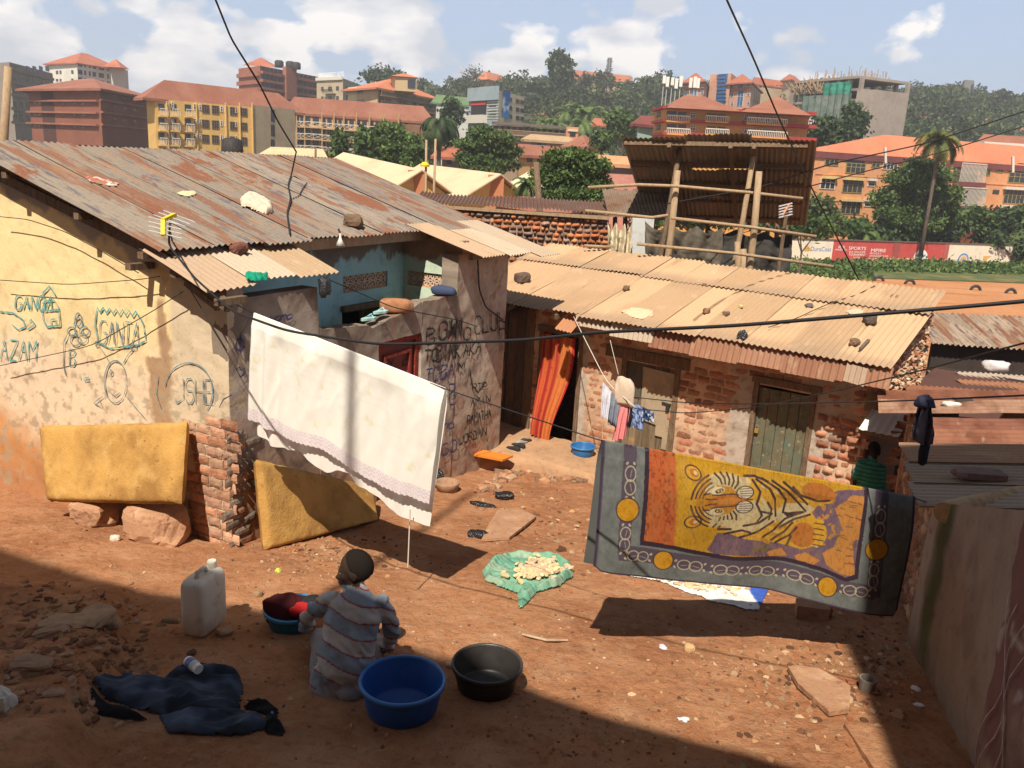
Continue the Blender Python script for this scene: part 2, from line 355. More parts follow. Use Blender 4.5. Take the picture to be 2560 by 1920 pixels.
def bricks(mb, O, du, dn, w, h, bw, bh, gap, col, seed, depth=.02, jit=.12, mask=None, dz=np.array([0, 0, 1.0]), nx=6, ny=4, vary=.3, skip=0):
    r = np.random.RandomState(seed); rows = int(h/bh)
    gx, gy = np.meshgrid(np.linspace(-1, 1, nx), np.linspace(-1, 1, ny), indexing='ij')
    prof = (1-np.abs(gx)**5)*(1-np.abs(gy)**4); F = None
    for j in range(rows):
        x = -r.rand()*bw
        while x < w:
            L = bw*r.uniform(1-jit*1.5, 1+jit*1.5)
            if r.rand() < .18: L *= .55
            cx, cz = x+L/2, (j+.5)*bh+r.normal(0, bh*jit*.25); x += L
            if cx < -L*.3 or cx > w+L*.2 or (mask and not mask(cx, cz)) or r.rand() < skip: continue
            hw, hh = (L-gap)/2, (bh-gap*.8)/2*r.uniform(.88, 1.05); an = r.normal(0, jit*.25)
            ex = gx*hw*(1+.05*r.normal(size=gx.shape)); ey = gy*hh*(1+.08*r.normal(size=gx.shape))
            px = cx+ex*math.cos(an)-ey*math.sin(an); pz = cz+ex*math.sin(an)+ey*math.cos(an)
            d = depth*r.uniform(.5, 1.1); pd = prof*d+r.normal(0, depth*.1, gx.shape)*prof-.004
            P = O+px[..., None]*du+pz[..., None]*dz+pd[..., None]*dn
            c = np.array(col[r.randint(len(col))])*r.uniform(1-vary, 1+vary)
            mb.grid(P, c, None, flip=np.dot(np.cross(du, dz), dn) < 0)
def corr(mb, P0, du, dd, w, L, pitch=.076, amp=.011, col=(1, 1, 1), colf=None, nv=10, seg=8, sag=.0, seed=0, u0=0.0):
    """corrugated sheet: du across the waves (unit), dd down the slope (unit)"""
    du, dd = nz(du), nz(dd); n = np.cross(du, dd); n = n if n[2] > 0 else -n
    k = int(w/pitch*seg)+1; u = np.linspace(0, w, k); v = np.linspace(0, L, nv)
    U_, V_ = np.meshgrid(u, v, indexing='ij')
    wv = amp*np.cos(U_/pitch*2*math.pi)+sag*(fbm(U_*.9+seed, V_*.8, seed, 3)-.5)
    P = np.asarray(P0, float)+U_[..., None]*du+V_[..., None]*dd+wv[..., None]*n
    c = np.tile(np.asarray(col, float), (k*nv, 1)) if colf is None else colf(U_+u0, V_).reshape(-1, 3)
    fl = np.dot(np.cross(dd, du), n) < 0
    uv = np.stack([U_+u0, V_], -1)
    mb.grid(P, c, uv, flip=not fl)
    return mb
def ribbon(mb, P, w, n, c=(1, 1, 1)):
    """flat painted stroke along points P on a surface with normal n"""
    P = np.asarray(P, float)
    if len(P) < 2: return
    Q = [P[0]]
    for i in range(len(P)-1):                          # resample
        k = max(1, int(np.linalg.norm(P[i+1]-P[i])/.03))
        for j in range(1, k+1): Q.append(P[i]+(P[i+1]-P[i])*j/k)
    Q = np.array(Q); T = np.gradient(Q, axis=0); sd_ = np.cross(T, n); sd_ /= np.linalg.norm(sd_, axis=1)[:, None]+1e-9
    ww = w*.5*(1+.25*np.sin(np.arange(len(Q))*1.7+P[0][0]*50)+.5*(fbm(np.arange(len(Q))*.35+P[0][2]*9, np.zeros(len(Q)), 3, 2)-.5)*2); ww[0] *= .6; ww[-1] *= .5
    k = len(Q); V = np.concatenate([Q+sd_*ww[:, None], Q-sd_*ww[:, None]])
    mb.add(V, [(i, i+1, k+i+1, k+i) if np.dot(np.cross(T[i], sd_[i]), n) < 0 else (k+i, k+i+1, i+1, i) for i in range(k-1)], c)
GL = {'A': '002640/1333', 'B': '000636453403/33424130 00', 'C': '45361605011040'[:0]+'453616050110 3041', 'D': '0006263414 3010 00'.replace('14 30', '41 20'), 'E': '46060040/0333', 'F': '004606'[:0]+'000646/0333', 'G': '453616050110304143 23', 'H': '0006/4046/0343', 'I': '2026', 'J': '46411000 01', 'K': '0006/460340', 'L': '060040', 'M': '0006234640', 'N': '00064046', 'O': '160501103041453616', 'P': '0006364433 03', 'R': '00063644 3303/2340', 'S': '4536160504 133342413010 01', 'T': '0646/2620', 'U': '0601103041 46', 'W': '0610233046', 'X': '0046/0640', 'Y': '0623 46/2320', 'Z': '06460040', 'a': '3403010 04143/4440'.replace(' ', ''), 'g': '43341403011030 41/444 1321'.replace(' ', ''), 'e': '0242331 304013 0'.replace(' ', ''), 'd': '4640/43130 10040'.replace(' ', ''), 'l': '2620', 'y': '0422/4410', 'q': '4440/4313010041', 'b': '0600/0313424030 00'.replace(' ', ''), 'n': '0004/033443 40'.replace(' ', ''), 'w': '0410233044', '2': '0516364500 40', '0': '160501103041453616', 'i': '2024'}
def letters(txt, x, y, w, h, shear=0.0, drop=0.0, gap=.25):
    """px polylines of hand-drawn letters; x, y is the foot of the first one; drop = px fall per px run"""
    out = []
    for ch in txt:
        if ch in GL:
            for st in GL[ch].replace(' ', '').split('/'):
                pts = [(int(st[i])/4, int(st[i+1])/6) for i in range(0, len(st)-1, 2)]
                out.append([(x+u*w+v*h*shear, y+u*w*drop-v*h) for u, v in pts])
        x += w*(1+gap); y += w*(1+gap)*drop
    return out
def paint(lines, w, fn, n, mb=None, c=(1, 1, 1), off=.008):
    mb = mb or MB()
    for ln in lines: ribbon(mb, np.array([fn(*q)+np.asarray(n)*off for q in ln]), w, n, c)
    return mb
def circ(x, y, rx, ry=None, a0=0, a1=360, n=18):
    ry = ry or rx
    return [(x+rx*math.cos(R(a0+(a1-a0)*i/n)), y+ry*math.sin(R(a0+(a1-a0)*i/n))) for i in range(n+1)]
def on_LHb(b):
    return lambda x, y: LH.p(*LH.onb(x, y, b))
def on_LHa(a):
    return lambda x, y: LH.p(*LH.ona(x, y, a))
M['plaster'] = mat('stained_plaster', rough=.92, attr=True, layers=[(1.6, .8, .5, .72), (7, .8, .54, .7), (24, .72, .62, .68)], bump=(30, .35, .008), bump2=(6, .4, .015), spec=.15)
M['brick'] = mat('rough_brick', rough=.95, attr=True, layers=[(16, .62, .45, .68), (50, (.55, .42, .3), .58, .7, (1, 1, 1), .6)], bump=(60, .6, .008), spec=.1)
M['wood'] = mat('old_timber', (.2, .135, .085), .85, [(6, (.1, .065, .04), .4, .65, (8, 8, 1)), (30, .6, .5, .7)], bump=(40, .4, .005))
M['palewood'] = mat('pole_wood', (.37, .265, .16), .8, [(5, (.3, .2, .12), .45, .65, (4, 4, 1)), (25, .7, .55, .7)], bump=(40, .4, .004))
M['black'] = mat('black_paint', (.03, .027, .028), .7, [(12, (.16, .12, .1), .55, .7, (1, 1, 1), .6)])
M['scrawl'] = mat('black_scrawl', (.03, .027, .028), .8, alpha=(16, .55, .72, .3))
M['teal'] = mat('teal_paint', (.12, .34, .33), .8, alpha=(13, .52, .72, .25))
M['navy'] = mat('navy_paint', (.05, .05, .16), .7, alpha=(15, .55, .72, .3))
M['redp'] = mat('red_paint', (.5, .03, .03), .7)
M['cable'] = mat('black_cable', (.018, .017, .018), .5)
M['rustgrey'] = mat('weathered_zinc', rough=.78, attr=True, coord='uv', layers=[
    (3.2, (.23, .185, .14), .45, .6, (3, .35, 1), .8), (5, (.10, .088, .105), .53, .62, (4.5, .45, 1), .92),
    (1.5, (.195, .085, .048), .515, .575, (2.4, .42, 1), .85), (2.2, (.27, .16, .095), .56, .63, (3.5, .4, 1), .75), (1.1, (.19, .07, .035), .58, .62, (1.6, .8, 1), .9), (9, (.36, .31, .25), .62, .72, (4, .4, 1), .45), (30, .75, .52, .7)], bump=(40, .2, .004), spec=.35)
M['tanroof'] = mat('dusty_zinc', rough=.85, attr=True, coord='uv', layers=[(.8, (.40, .25, .14), .5, .68, (1, .6, 1), .6), (2, (.28, .18, .11), .58, .7, (3, .5, 1), .6), (5, (.56, .42, .28), .58, .72, (1, .4, 1), .5), (30, .8, .55, .7)], bump=(40, .2, .004), spec=.2)
M['rust'] = mat('rusty_zinc', rough=.8, attr=True, coord='uv', layers=[(1.4, (.13, .045, .022), .45, .62, (.6, 2, 1), .8), (3, (.38, .27, .19), .6, .7, (.5, 3, 1), .7), (9, .6, .55, .7)], bump=(50, .3, .004), spec=.25)
# ------------------------------------------------------------------ the yellow house
def yellow_house():
    t = thing('yellow_house', LH.p(0, 0, -.44), 'low yellow plastered house with graffiti, a rusty corrugated roof and a turquoise back yard', 'house')
    YEL, BEI, GRY, BRN, ORG_ = np.array([.80, .625, .335]), np.array([.68, .55, .385]), np.array([.40, .335, .265]), np.array([.40, .255, .15]), np.array([.52, .24, .085])
    def ztop(s): return np.where(s < -.55, 2.33+.29*(-.55-s), 2.33-.45*(s+.55))
    def cy(s, z):
        n1 = fbm(s*1.7, z*1.7, 11)-.5; n2 = fbm(s*5, z*5, 12)-.5; n3 = fbm(s*13, z*13, 13)-.5
        c = np.zeros(s.shape+(3,))+YEL
        c = mixc(c, BEI*np.array([1.05, 1.0, 1.0]), sm(1.55, 1.0, z+.5*n1+.2*(s+1)*0+.3*n2))
        c = mixc(c, ORG_, sm(.55, -.25, z+.5*n1+.4*n2+.12*(s+2.5)))
        c = mixc(c, [.42, .2, .09], sm(.1, -.55, z+.5*n2))
        c = mixc(c, BEI*.9, sm(-.8, -.74, s+.12*n1+.1*n2-.05*(z-1)))          # greyer render near the corner
        e = np.minimum(sm(-1.12, -1.06, s+.25*n2+.1*n3), sm(-.74, -.8, s+.2*n2+.1*n3+.06*n1))*sm(1.95, 1.85, z)*sm(.45, .6, z)
        c = mixc(c, BRN, e*np.where(z > 1.3, sm(-.96, -.9, s+.1*n2), 1))
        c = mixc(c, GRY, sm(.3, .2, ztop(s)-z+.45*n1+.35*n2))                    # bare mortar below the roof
        c = mixc(c, [.36, .28, .19], sm(.60, .66, n3*.9+n2*.4+.5)*.7*sm(1.6, .9, z))
        return c
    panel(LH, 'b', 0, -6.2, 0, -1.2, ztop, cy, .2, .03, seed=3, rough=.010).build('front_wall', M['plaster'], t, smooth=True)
    def cg(s, z):
        n1 = fbm(s*1.9+9, z*1.9, 21)-.5; n2 = fbm(s*6, z*6, 22)-.5; n3 = fbm(s*16, z*9, 23)-.5
        c = np.zeros(s.shape+(3,))+np.array([.42, .36, .30])
        c = mixc(c, [.27, .215, .17], sm(.0, .18, n1+.5*n2))
        c = mixc(c, [.55, .46, .37], sm(.05, .2, n2-.3*n1)*.7)
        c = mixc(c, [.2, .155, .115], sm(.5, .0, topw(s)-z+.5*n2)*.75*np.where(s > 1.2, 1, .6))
        c = mixc(c, [.40, .21, .12], sm(.0, -.9, z+.6*n1+.3*s-1.0)*.85)
        c = mixc(c, [.46, .36, .28], sm(4.0, 4.05, s)*sm(.0, .25, n1+.2)*.6)
        c = mixc(c, [.45, .06, .05], sm(.17, .22, n3+.25*n1)*.35*(s > 2.3))
        c = mixc(c, [.14, .115, .09], sm(.2, .26, np.abs(n2)+.3*n3)*.6)
        return c
    def topw(s):
        low = np.interp(s, [1.25, 1.5, 2.1, 2.16, 2.35, 3.2, 3.95], [1.56, 1.5, 1.47, 1.42, 1.46, 1.6, 1.62])+.05*(fbm(s*6, s*0, 31)-.5)
        return np.where(s < 1.25, 1.98, np.where(s > 3.96, 2.13, low))
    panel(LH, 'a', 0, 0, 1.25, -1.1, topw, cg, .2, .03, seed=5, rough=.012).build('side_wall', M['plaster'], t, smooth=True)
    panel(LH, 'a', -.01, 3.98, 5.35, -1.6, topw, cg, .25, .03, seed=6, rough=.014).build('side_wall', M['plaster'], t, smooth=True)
    # the low yard wall with its red door is joined to the house
    w = thing('yard_wall', LH.p(0, 2.6, -.7), 'crumbling low plaster wall of the turquoise yard, painted with black letters', 'wall')
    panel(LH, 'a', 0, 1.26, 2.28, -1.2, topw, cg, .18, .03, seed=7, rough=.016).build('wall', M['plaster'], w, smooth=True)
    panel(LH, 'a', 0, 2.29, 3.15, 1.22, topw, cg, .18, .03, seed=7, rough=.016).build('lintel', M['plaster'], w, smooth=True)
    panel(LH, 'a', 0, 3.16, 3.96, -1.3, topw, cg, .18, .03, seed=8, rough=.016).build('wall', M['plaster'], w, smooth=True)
    mb = MB(); q = LH.p
    RED = (.17, .035, .025)
    mb.corner(q(-.07, 2.36, -.9), LH.V*.72, -LH.U*.03, [0, 0, 2.05], RED); d = mb.build('door', mat('red_door', rough=.6, attr=True, layers=[(5, .6, .5, .7), (20, (.1, .05, .04), .6, .7)]), w); d['label'] = 'dark red metal door'
    mb = MB()
    for b0, b1, z0, z1 in ((2.29, 2.36, -.9, 1.22), (3.08, 3.15, -.9, 1.22), (2.36, 3.08, 1.15, 1.22), (2.44, 3.0, 1.0, 1.04), (2.44, 2.48, .1, 1.0), (2.96, 3.0, .1, 1.0)):
        mb.corner(q(-.068, b0, z0), LH.V*(b1-b0), LH.U*.035, [0, 0, z1-z0], (.24, .04, .03))
    mb.build('frame', M['brick'], d)
    L = letters('yud', 838, 792, 13, 24, 0, -.1)+letters('F', 893, 778, 14, 30, 0, -.1)
    paint(L, .022, on_LHa(-.066), LH.U, off=.004).build('lettering', M['scrawl'], d)
    # lettering of the boxing club
    A0 = on_LHa(0)
    bx = letters('B', 918, 744, 17, 34, .05, -.1)+letters('OX', 945, 734, 17, 38, .05, -.1)+letters('IN', 966, 730, 12, 42, .05, -.1)+[[(972, 690), (970, 725), (978, 700), (982, 728)]]
    paint(bx, .034, on_LHa(0), LH.U, off=.02).build('lettering', M['scrawl'], w); bx = letters('TO', 914, 783, 13, 26, .05, -.15)+letters('BINK', 940, 782, 11, 36, .05, -.14)
    paint(bx, .034, A0, LH.U, off=.02).build('lettering', M['scrawl'], w)
    bl = letters('TOBA', 916, 828, 13, 30, .1, -.25)+letters('B', 968, 874, 14, 44, 0, -.1)+letters('na', 955, 930, 10, 22, 0, -.2)+letters('GO', 952, 985, 14, 24, 0, -.4)
    paint(bl, .024, A0, LH.U, off=.02).build('lettering', M['navy'], w)
    mb = MB()
    for cl in (letters('g', 999, 735, 15, 40, 0, -.1)+letters('CLUb', 1023, 722, 13, 38, 0, -.2, .35)+[[(1075, 700), (1076, 740)]], letters('AKA', 997, 773, 11, 28, .1, -.3), letters('M', 988, 806, 12, 22, 0, -.3), letters('RTP', 1018, 845, 9, 16, 0, -.1)+[[(1012, 795), (1016, 830), (1030, 848), (1048, 822)]], letters('AMIN', 1014, 880, 9, 18, 0, -.25), letters('RAMATHA', 1007, 918, 6, 20, 0, -.3), letters('JORDAN', 990, 960, 8, 18, 0, -.35)):
        paint(cl, .026, on_LHa(-.01), LH.U, off=.022).build('lettering', M['scrawl'], t)
    B0 = on_LHb(0); nb = -LH.V
    # doodles on the yellow wall
    gf = letters('GANGA', 35, 668, 13, 30, .08, .03, .3)+[[(96, 655), (96, 632), (110, 618), (124, 640)], [(94, 668), (96, 690), (104, 706), (132, 702), (130, 665), (120, 648), (100, 650), (94, 668)], [(97, 672), (130, 668)], [(114, 704), (113, 690), (122, 688), (123, 702)]]
    paint(gf, .016, B0, nb, off=.016).build('graffiti', M['teal'], t); gf = [[(0, 672), (30, 675), (52, 690), (58, 706), (42, 712), (28, 700)], [(56, 705), (70, 690), (78, 700), (62, 712)]]+letters('AZAM', 2, 778, 17, 44, .05, .02, .2)
    paint(gf, .016, B0, nb, off=.016).build('graffiti', M['teal'], t); gf = letters('B', 153, 790, 12, 36)+letters('i', 172, 818, 8, 18)+letters('q', 184, 822, 10, 14)
    paint(gf, .016, B0, nb, off=.016).build('graffiti', M['teal'], t); gf = [[(212+i*7, 668+(6 if i % 2 else -6)+i*.8) for i in range(14)], [(212, 668), (208, 700), (215, 740), (240, 752), (300, 745), (318, 735), (312, 700), (303, 680)]]
    paint(gf, .016, B0, nb, off=.016).build('graffiti', M['teal'], t)
    fm = mat('faded_graffiti', (.16, .25, .28), .85, alpha=(14, .5, .7, .25))
    for gd in (letters('GANTA', 217, 742, 15, 50, .05, .05, .18), [circ(172, 705, 9, 20), circ(158, 715, 9), circ(185, 715, 10), circ(180, 730, 11), circ(166, 735, 11), circ(172, 690, 7, 14), [(152, 715), (140, 740), (140, 790), (146, 815)]],
               [circ(252, 824, 24, 46), [(240, 783), (225, 758), (213, 742)], circ(212, 742, 4, 5), [(268, 786), (280, 765), (292, 752)], circ(291, 750, 7, 5), circ(243, 804, 3, 5), [(242, 848), (252, 856), (263, 846)], [(275, 855), (300, 885), (318, 905)], [(225, 855), (205, 870), (225, 880), (215, 860)]],
               letters('JSHE', 382, 868, 17, 52, 0, .05, .25)+[circ(410, 845, 52, 62, 190, 400), [(345, 810), (340, 850), (350, 880)]]):
        paint(gd, .013, B0, nb, off=.016).build('graffiti', fm, t)
    hh = [circ(516, 744, 9, 13), [(518, 715), (517, 765)], [(512, 806), (508, 797), (514, 792), (518, 800), (524, 794), (527, 804), (517, 814), (512, 806)], [(470, 880), (480, 862), (498, 852)], [(536, 715), (540, 728), (548, 712)]]+letters('wana', 580, 696, 10, 18, .1, -.14)
    paint(hh, .014, A0, LH.U, off=.018).build('graffiti', M['navy'], t)
    # exposed brick at the foot of the corner
    mb = MB(); BC = [(.46, .22, .13), (.5, .27, .17), (.42, .2, .12), (.52, .32, .21), (.38, .22, .15)]
    bricks(mb, LH.p(-.66, -.012, -.62), LH.U, -LH.V, .67, 1.62, .21, .105, .012, BC, 3, .012, mask=lambda x, z: z < 1.42+.16*(x-.3)+.08*math.sin(x*19) and x > .04+.05*math.sin(z*9)+.05*z)
    bricks(mb, LH.p(.014, .0, -.7), LH.V, LH.U, .30, 1.5, .2, .11, .012, [(.27, .2, .15), (.33, .17, .1), (.24, .19, .15)], 4, .016, mask=lambda x, z: x < .26+.08*math.sin(z*7))
    mb.build('brick_pier', M['brick'], t)
    # turquoise walls round the little yard
    TQ = np.array([.36, .58, .60])
    def ct(s, z):
        n1 = fbm(s*2.3, z*2.3, 41)-.5; n2 = fbm(s*9, z*3, 42)-.5; n3 = fbm(s*26, z*4, 43)-.5
        c = np.zeros(s.shape+(3,))+TQ
        c = mixc(c, [.27, .50, .60], sm(1.35, .9, z+.3*n1))
        c = mixc(c, [.5, .6, .5], sm(.12, .2, n3+.2*n1)*.4)
        c = mixc(c, [.21, .175, .145], sm(2.0, 2.05, z+.3*n1+.35*n2))
        return c
    def ct2(s, z):
        n1 = fbm(s*2.3, z*2.3, 51)-.5; n2 = fbm(s*9, z*4, 52)-.5
        c = mixc(np.zeros(s.shape+(3,))+np.array([.55, .66, .52]), [.34, .6, .55], sm(-.35, -.1, s+.3*n1))
        c = mixc(c, [.62, .55, .36], sm(.02, .16, n1)*.6)
        c = mixc(c, [.42, .26, .16], sm(2.02, 2.06, z+.2*n1+.25*n2-.08*(s+.5)))
        c = mixc(c, [.4, .28, .18], sm(-.13, -.05, s+.2*n2))
        return c
    H1 = [(2.80, 3.72, 1.64, 1.85), (2.78, 3.62, .2, 1.42)]; H2 = [(-.9, -.17, 1.63, 1.83)]
    panel(LH, 'a', -.95, 1.1, 4.1, -1.0, 2.38, ct, .15, .03, H1, seed=9).build('yard_wall', M['plaster'], t)
    panel(LH, 'b', 4.1, -.95, -.02, -1.0, 2.3, ct2, .15, .03, H2, seed=10).build('yard_wall', M['plaster'], t)
    LC = (.62, .45, .33)
    def lattice(name, P, dr, n, w, h, k):
        mb = MB(); Z = np.array([0, 0, 1.0]); cw = w/k
        for r_ in range(2):
            for i in range(k):
                o = P+dr*(i*cw)+Z*(r_*h/2); m1 = .18*cw
                for (x0, z0, x1, z1) in ((0, 0, 1, 0), (0, 0, 0, 1), (0, 0, 1, 1), (0, 1, 1, 0)):
                    mb.bar(o+dr*x0*cw+Z*z0*h/2, o+dr*x1*cw+Z*z1*h/2, .017, .05, LC, up=n)
        mb.bar(P+dr*w, P+dr*w+Z*h, .02, .05, LC, up=n); mb.bar(P+Z*h, P+Z*h+dr*w, .02, .05, LC, up=n)
        mb.bar(P-Z*.03-dr*.02, P-Z*.03+dr*(w+.02), .06, .1, (.5, .28, .16), up=Z)
        mb.build(name, M['plaster'], t)
    lattice('lattice_window', LH.p(-1.0, 2.80, 1.64), LH.V, LH.U, .92, .21, 8)
    lattice('lattice_window', LH.p(-.9, 4.15, 1.63), LH.U, LH.V, .73, .20, 7)
    mb = MB(); mb.bar(LH.p(-.93, 2.75, 1.45), LH.p(-.93, 3.68, 1.44), .07, .12, up=LH.U); mb.bar(LH.p(-1.06, 3.3, 1.40), LH.p(-1.06, 3.3, .2), .05, .05); mb.build('window_beam', M['wood'], t)
    mb = MB(); mb.corner(LH.p(-1.5, 2.5, 0), LH.V*1.4, LH.U*.02, [0, 0, 2], (.03, .03, .03)); mb.corner(LH.p(-.95, 4.9, 0), LH.U*.9, LH.V*.02, [0, 0, 2], (.03, .03, .03)); mb.build('inner_wall', M['plaster'], t)  # near-black planes, coloured to stand in for the dark inside the openings
    mb = MB()                                           # plain far sides that close the house
    for p0, e in ((LH.p(-6.1, 0, -1), LH.V*5.5), (LH.p(-6.1, 5.4, -1.2), LH.U*6.0)): mb.corner(p0, e, nz(np.cross(e, [0, 0, 1]))*.1, [0, 0, 3.2], (.4, .34, .27))
    mb.build('back_wall', M['plaster'], t)
    # roof
    sl = nz(np.array([*(LH.U*1.0)[:2], -.29])); mb = MB(); L = 3.09
    for i in range(9):
        r = np.random.RandomState(i+40); g = r.uniform(.85, 1.1)
        def cf_(u, v, g=g, i=i):
            e = sm(.10, .02, u)*.9+sm(.64, .7, u)*.25
            c = np.zeros(u.shape+(3,))+np.array([.25, .21, .168])*g
            return mixc(c, [.075, .07, .095], np.clip(e*(.6+.8*(fbm(u*3+i, v*.7, i, 3)-.2)), 0, 1)*(1 if i in (2, 4, 6, 7) else .45)*(1.0))
        P0 = LH.p(-3.5, -.32+i*.665, 3.26)+np.array([0, 0, .006*(i % 2)+.004])
        corr(mb, P0+sl*r.uniform(-.01, .04), LH.V, sl, .70, L+r.uniform(-.03, .05), colf=cf_, nv=16, sag=.02, seed=i, u0=i*3.1, amp=.012)
    rf = mb.build('roof', M['rustgrey'], t, smooth=True)
    mb = MB()
    slb = nz(np.array([*(-LH.U)[:2], -.29]))
    corr(mb, LH.p(-3.5, -.3, 3.255), LH.V, slb, 6.0, 3.0, col=(.3, .27, .23), nv=6, seg=6); mb.build('roof', M['rustgrey'], t, smooth=True)
    s2 = nz(np.array([*(LH.U)[:2], -.36])); mb = MB()
    for i in range(3):
        corr(mb, LH.p(-.72, -.33+i*.60, 2.40+.005*(i % 2)), LH.V, s2, .64, (.86, .80, .84)[i], col=[(.40, .29, .20), (.46, .37, .28), (.38, .27, .17)][i], nv=9, sag=.05, seed=60+i, u0=i*2.3)
    mb.build('porch_roof', M['tanroof'], t, smooth=True)
    s3 = nz(np.array([*(LH.U)[:2], -.26])); mb = MB()
    for i in range(3):
        corr(mb, LH.p(-.75, 3.80+i*.62, 2.47+.005*(i % 2)), LH.V, s3, .66, 1.24+(.22 if i == 2 else 0)+(.06 if i == 1 else 0), col=[(.42, .3, .2), (.44, .36, .27), (.4, .32, .24)][i], nv=8, sag=.03, seed=70+i, u0=i*1.9)
    mb.build('porch_roof', M['tanroof'], t, smooth=True)
    for px, py in ((164, 467), (276, 577), (303, 552), (373, 592), (468, 632), (8, 378)):
        a, b, z = LH.onb(px, py, -.27); z = min(z, (2.4-.36*(a+.72) if a > -.6 else 2.4+.29*(-.55-a))-.07); mb = MB(); mb.bar(LH.p(a, -.27, z), LH.p(a, .9 if a < -.1 else .05, z-.0), .075, .06, up=(0, 0, 1)); mb.build('purlin', M['wood'], t)
    mb = MB(); mb.bar(LH.p(-4.2, -.1, 3.2), LH.p(-.5, -.1, 2.28), .05, .10, up=(0, 0, 1)); mb.bar(LH.p(-.62, -.12, 2.30), LH.p(.16, -.12, 1.95), .05, .10, up=(0, 0, 1)); mb.bar(LH.p(-.35, -.14, 2.12), LH.p(.05, -.14, 1.93), .04, .06, up=(0, 0, 1)); mb.build('rafter', M['wood'], t)
    mb = MB(); mb.bar(LH.p(-.62, 1.1, 2.32), LH.p(-.62, 5.4, 2.34), .03, .12, up=(0, 0, 1)); mb.build('eave_board', M['palewood'], t)
    mb = MB(); mb.bar(LH.p(.22, 3.9, 2.13), LH.p(.22, 5.6, 2.14), .06, .08); mb.build('eave_board', M['wood'], t)
    # small lamp under the eave
    l = thing('eave_lamp', LH.p(-.5, 2.55, 2.15), 'white cone shaded lamp hanging under the eave of the yellow house', 'lamp')
    P = LH.p(*LH.ona(735, 517, -.5)); mb = MB(); mb.lathe([(.012, .14), (.014, .09), (.02, .07), (.055, 0), (.05, 0), (.012, .06)], P-np.array([0, 0, .07]), 16); mb.build('shade', mat('white_enamel', (.75, .73, .68), .4), l, smooth=True)
    mb = MB(); mb.tube([P+np.array([0, 0, .06]), P+np.array([-.02, .01, .11]), LH.p(-.6, 2.35, 2.36)], .012, 6); mb.build('arm', M['black'], l)
yellow_house()
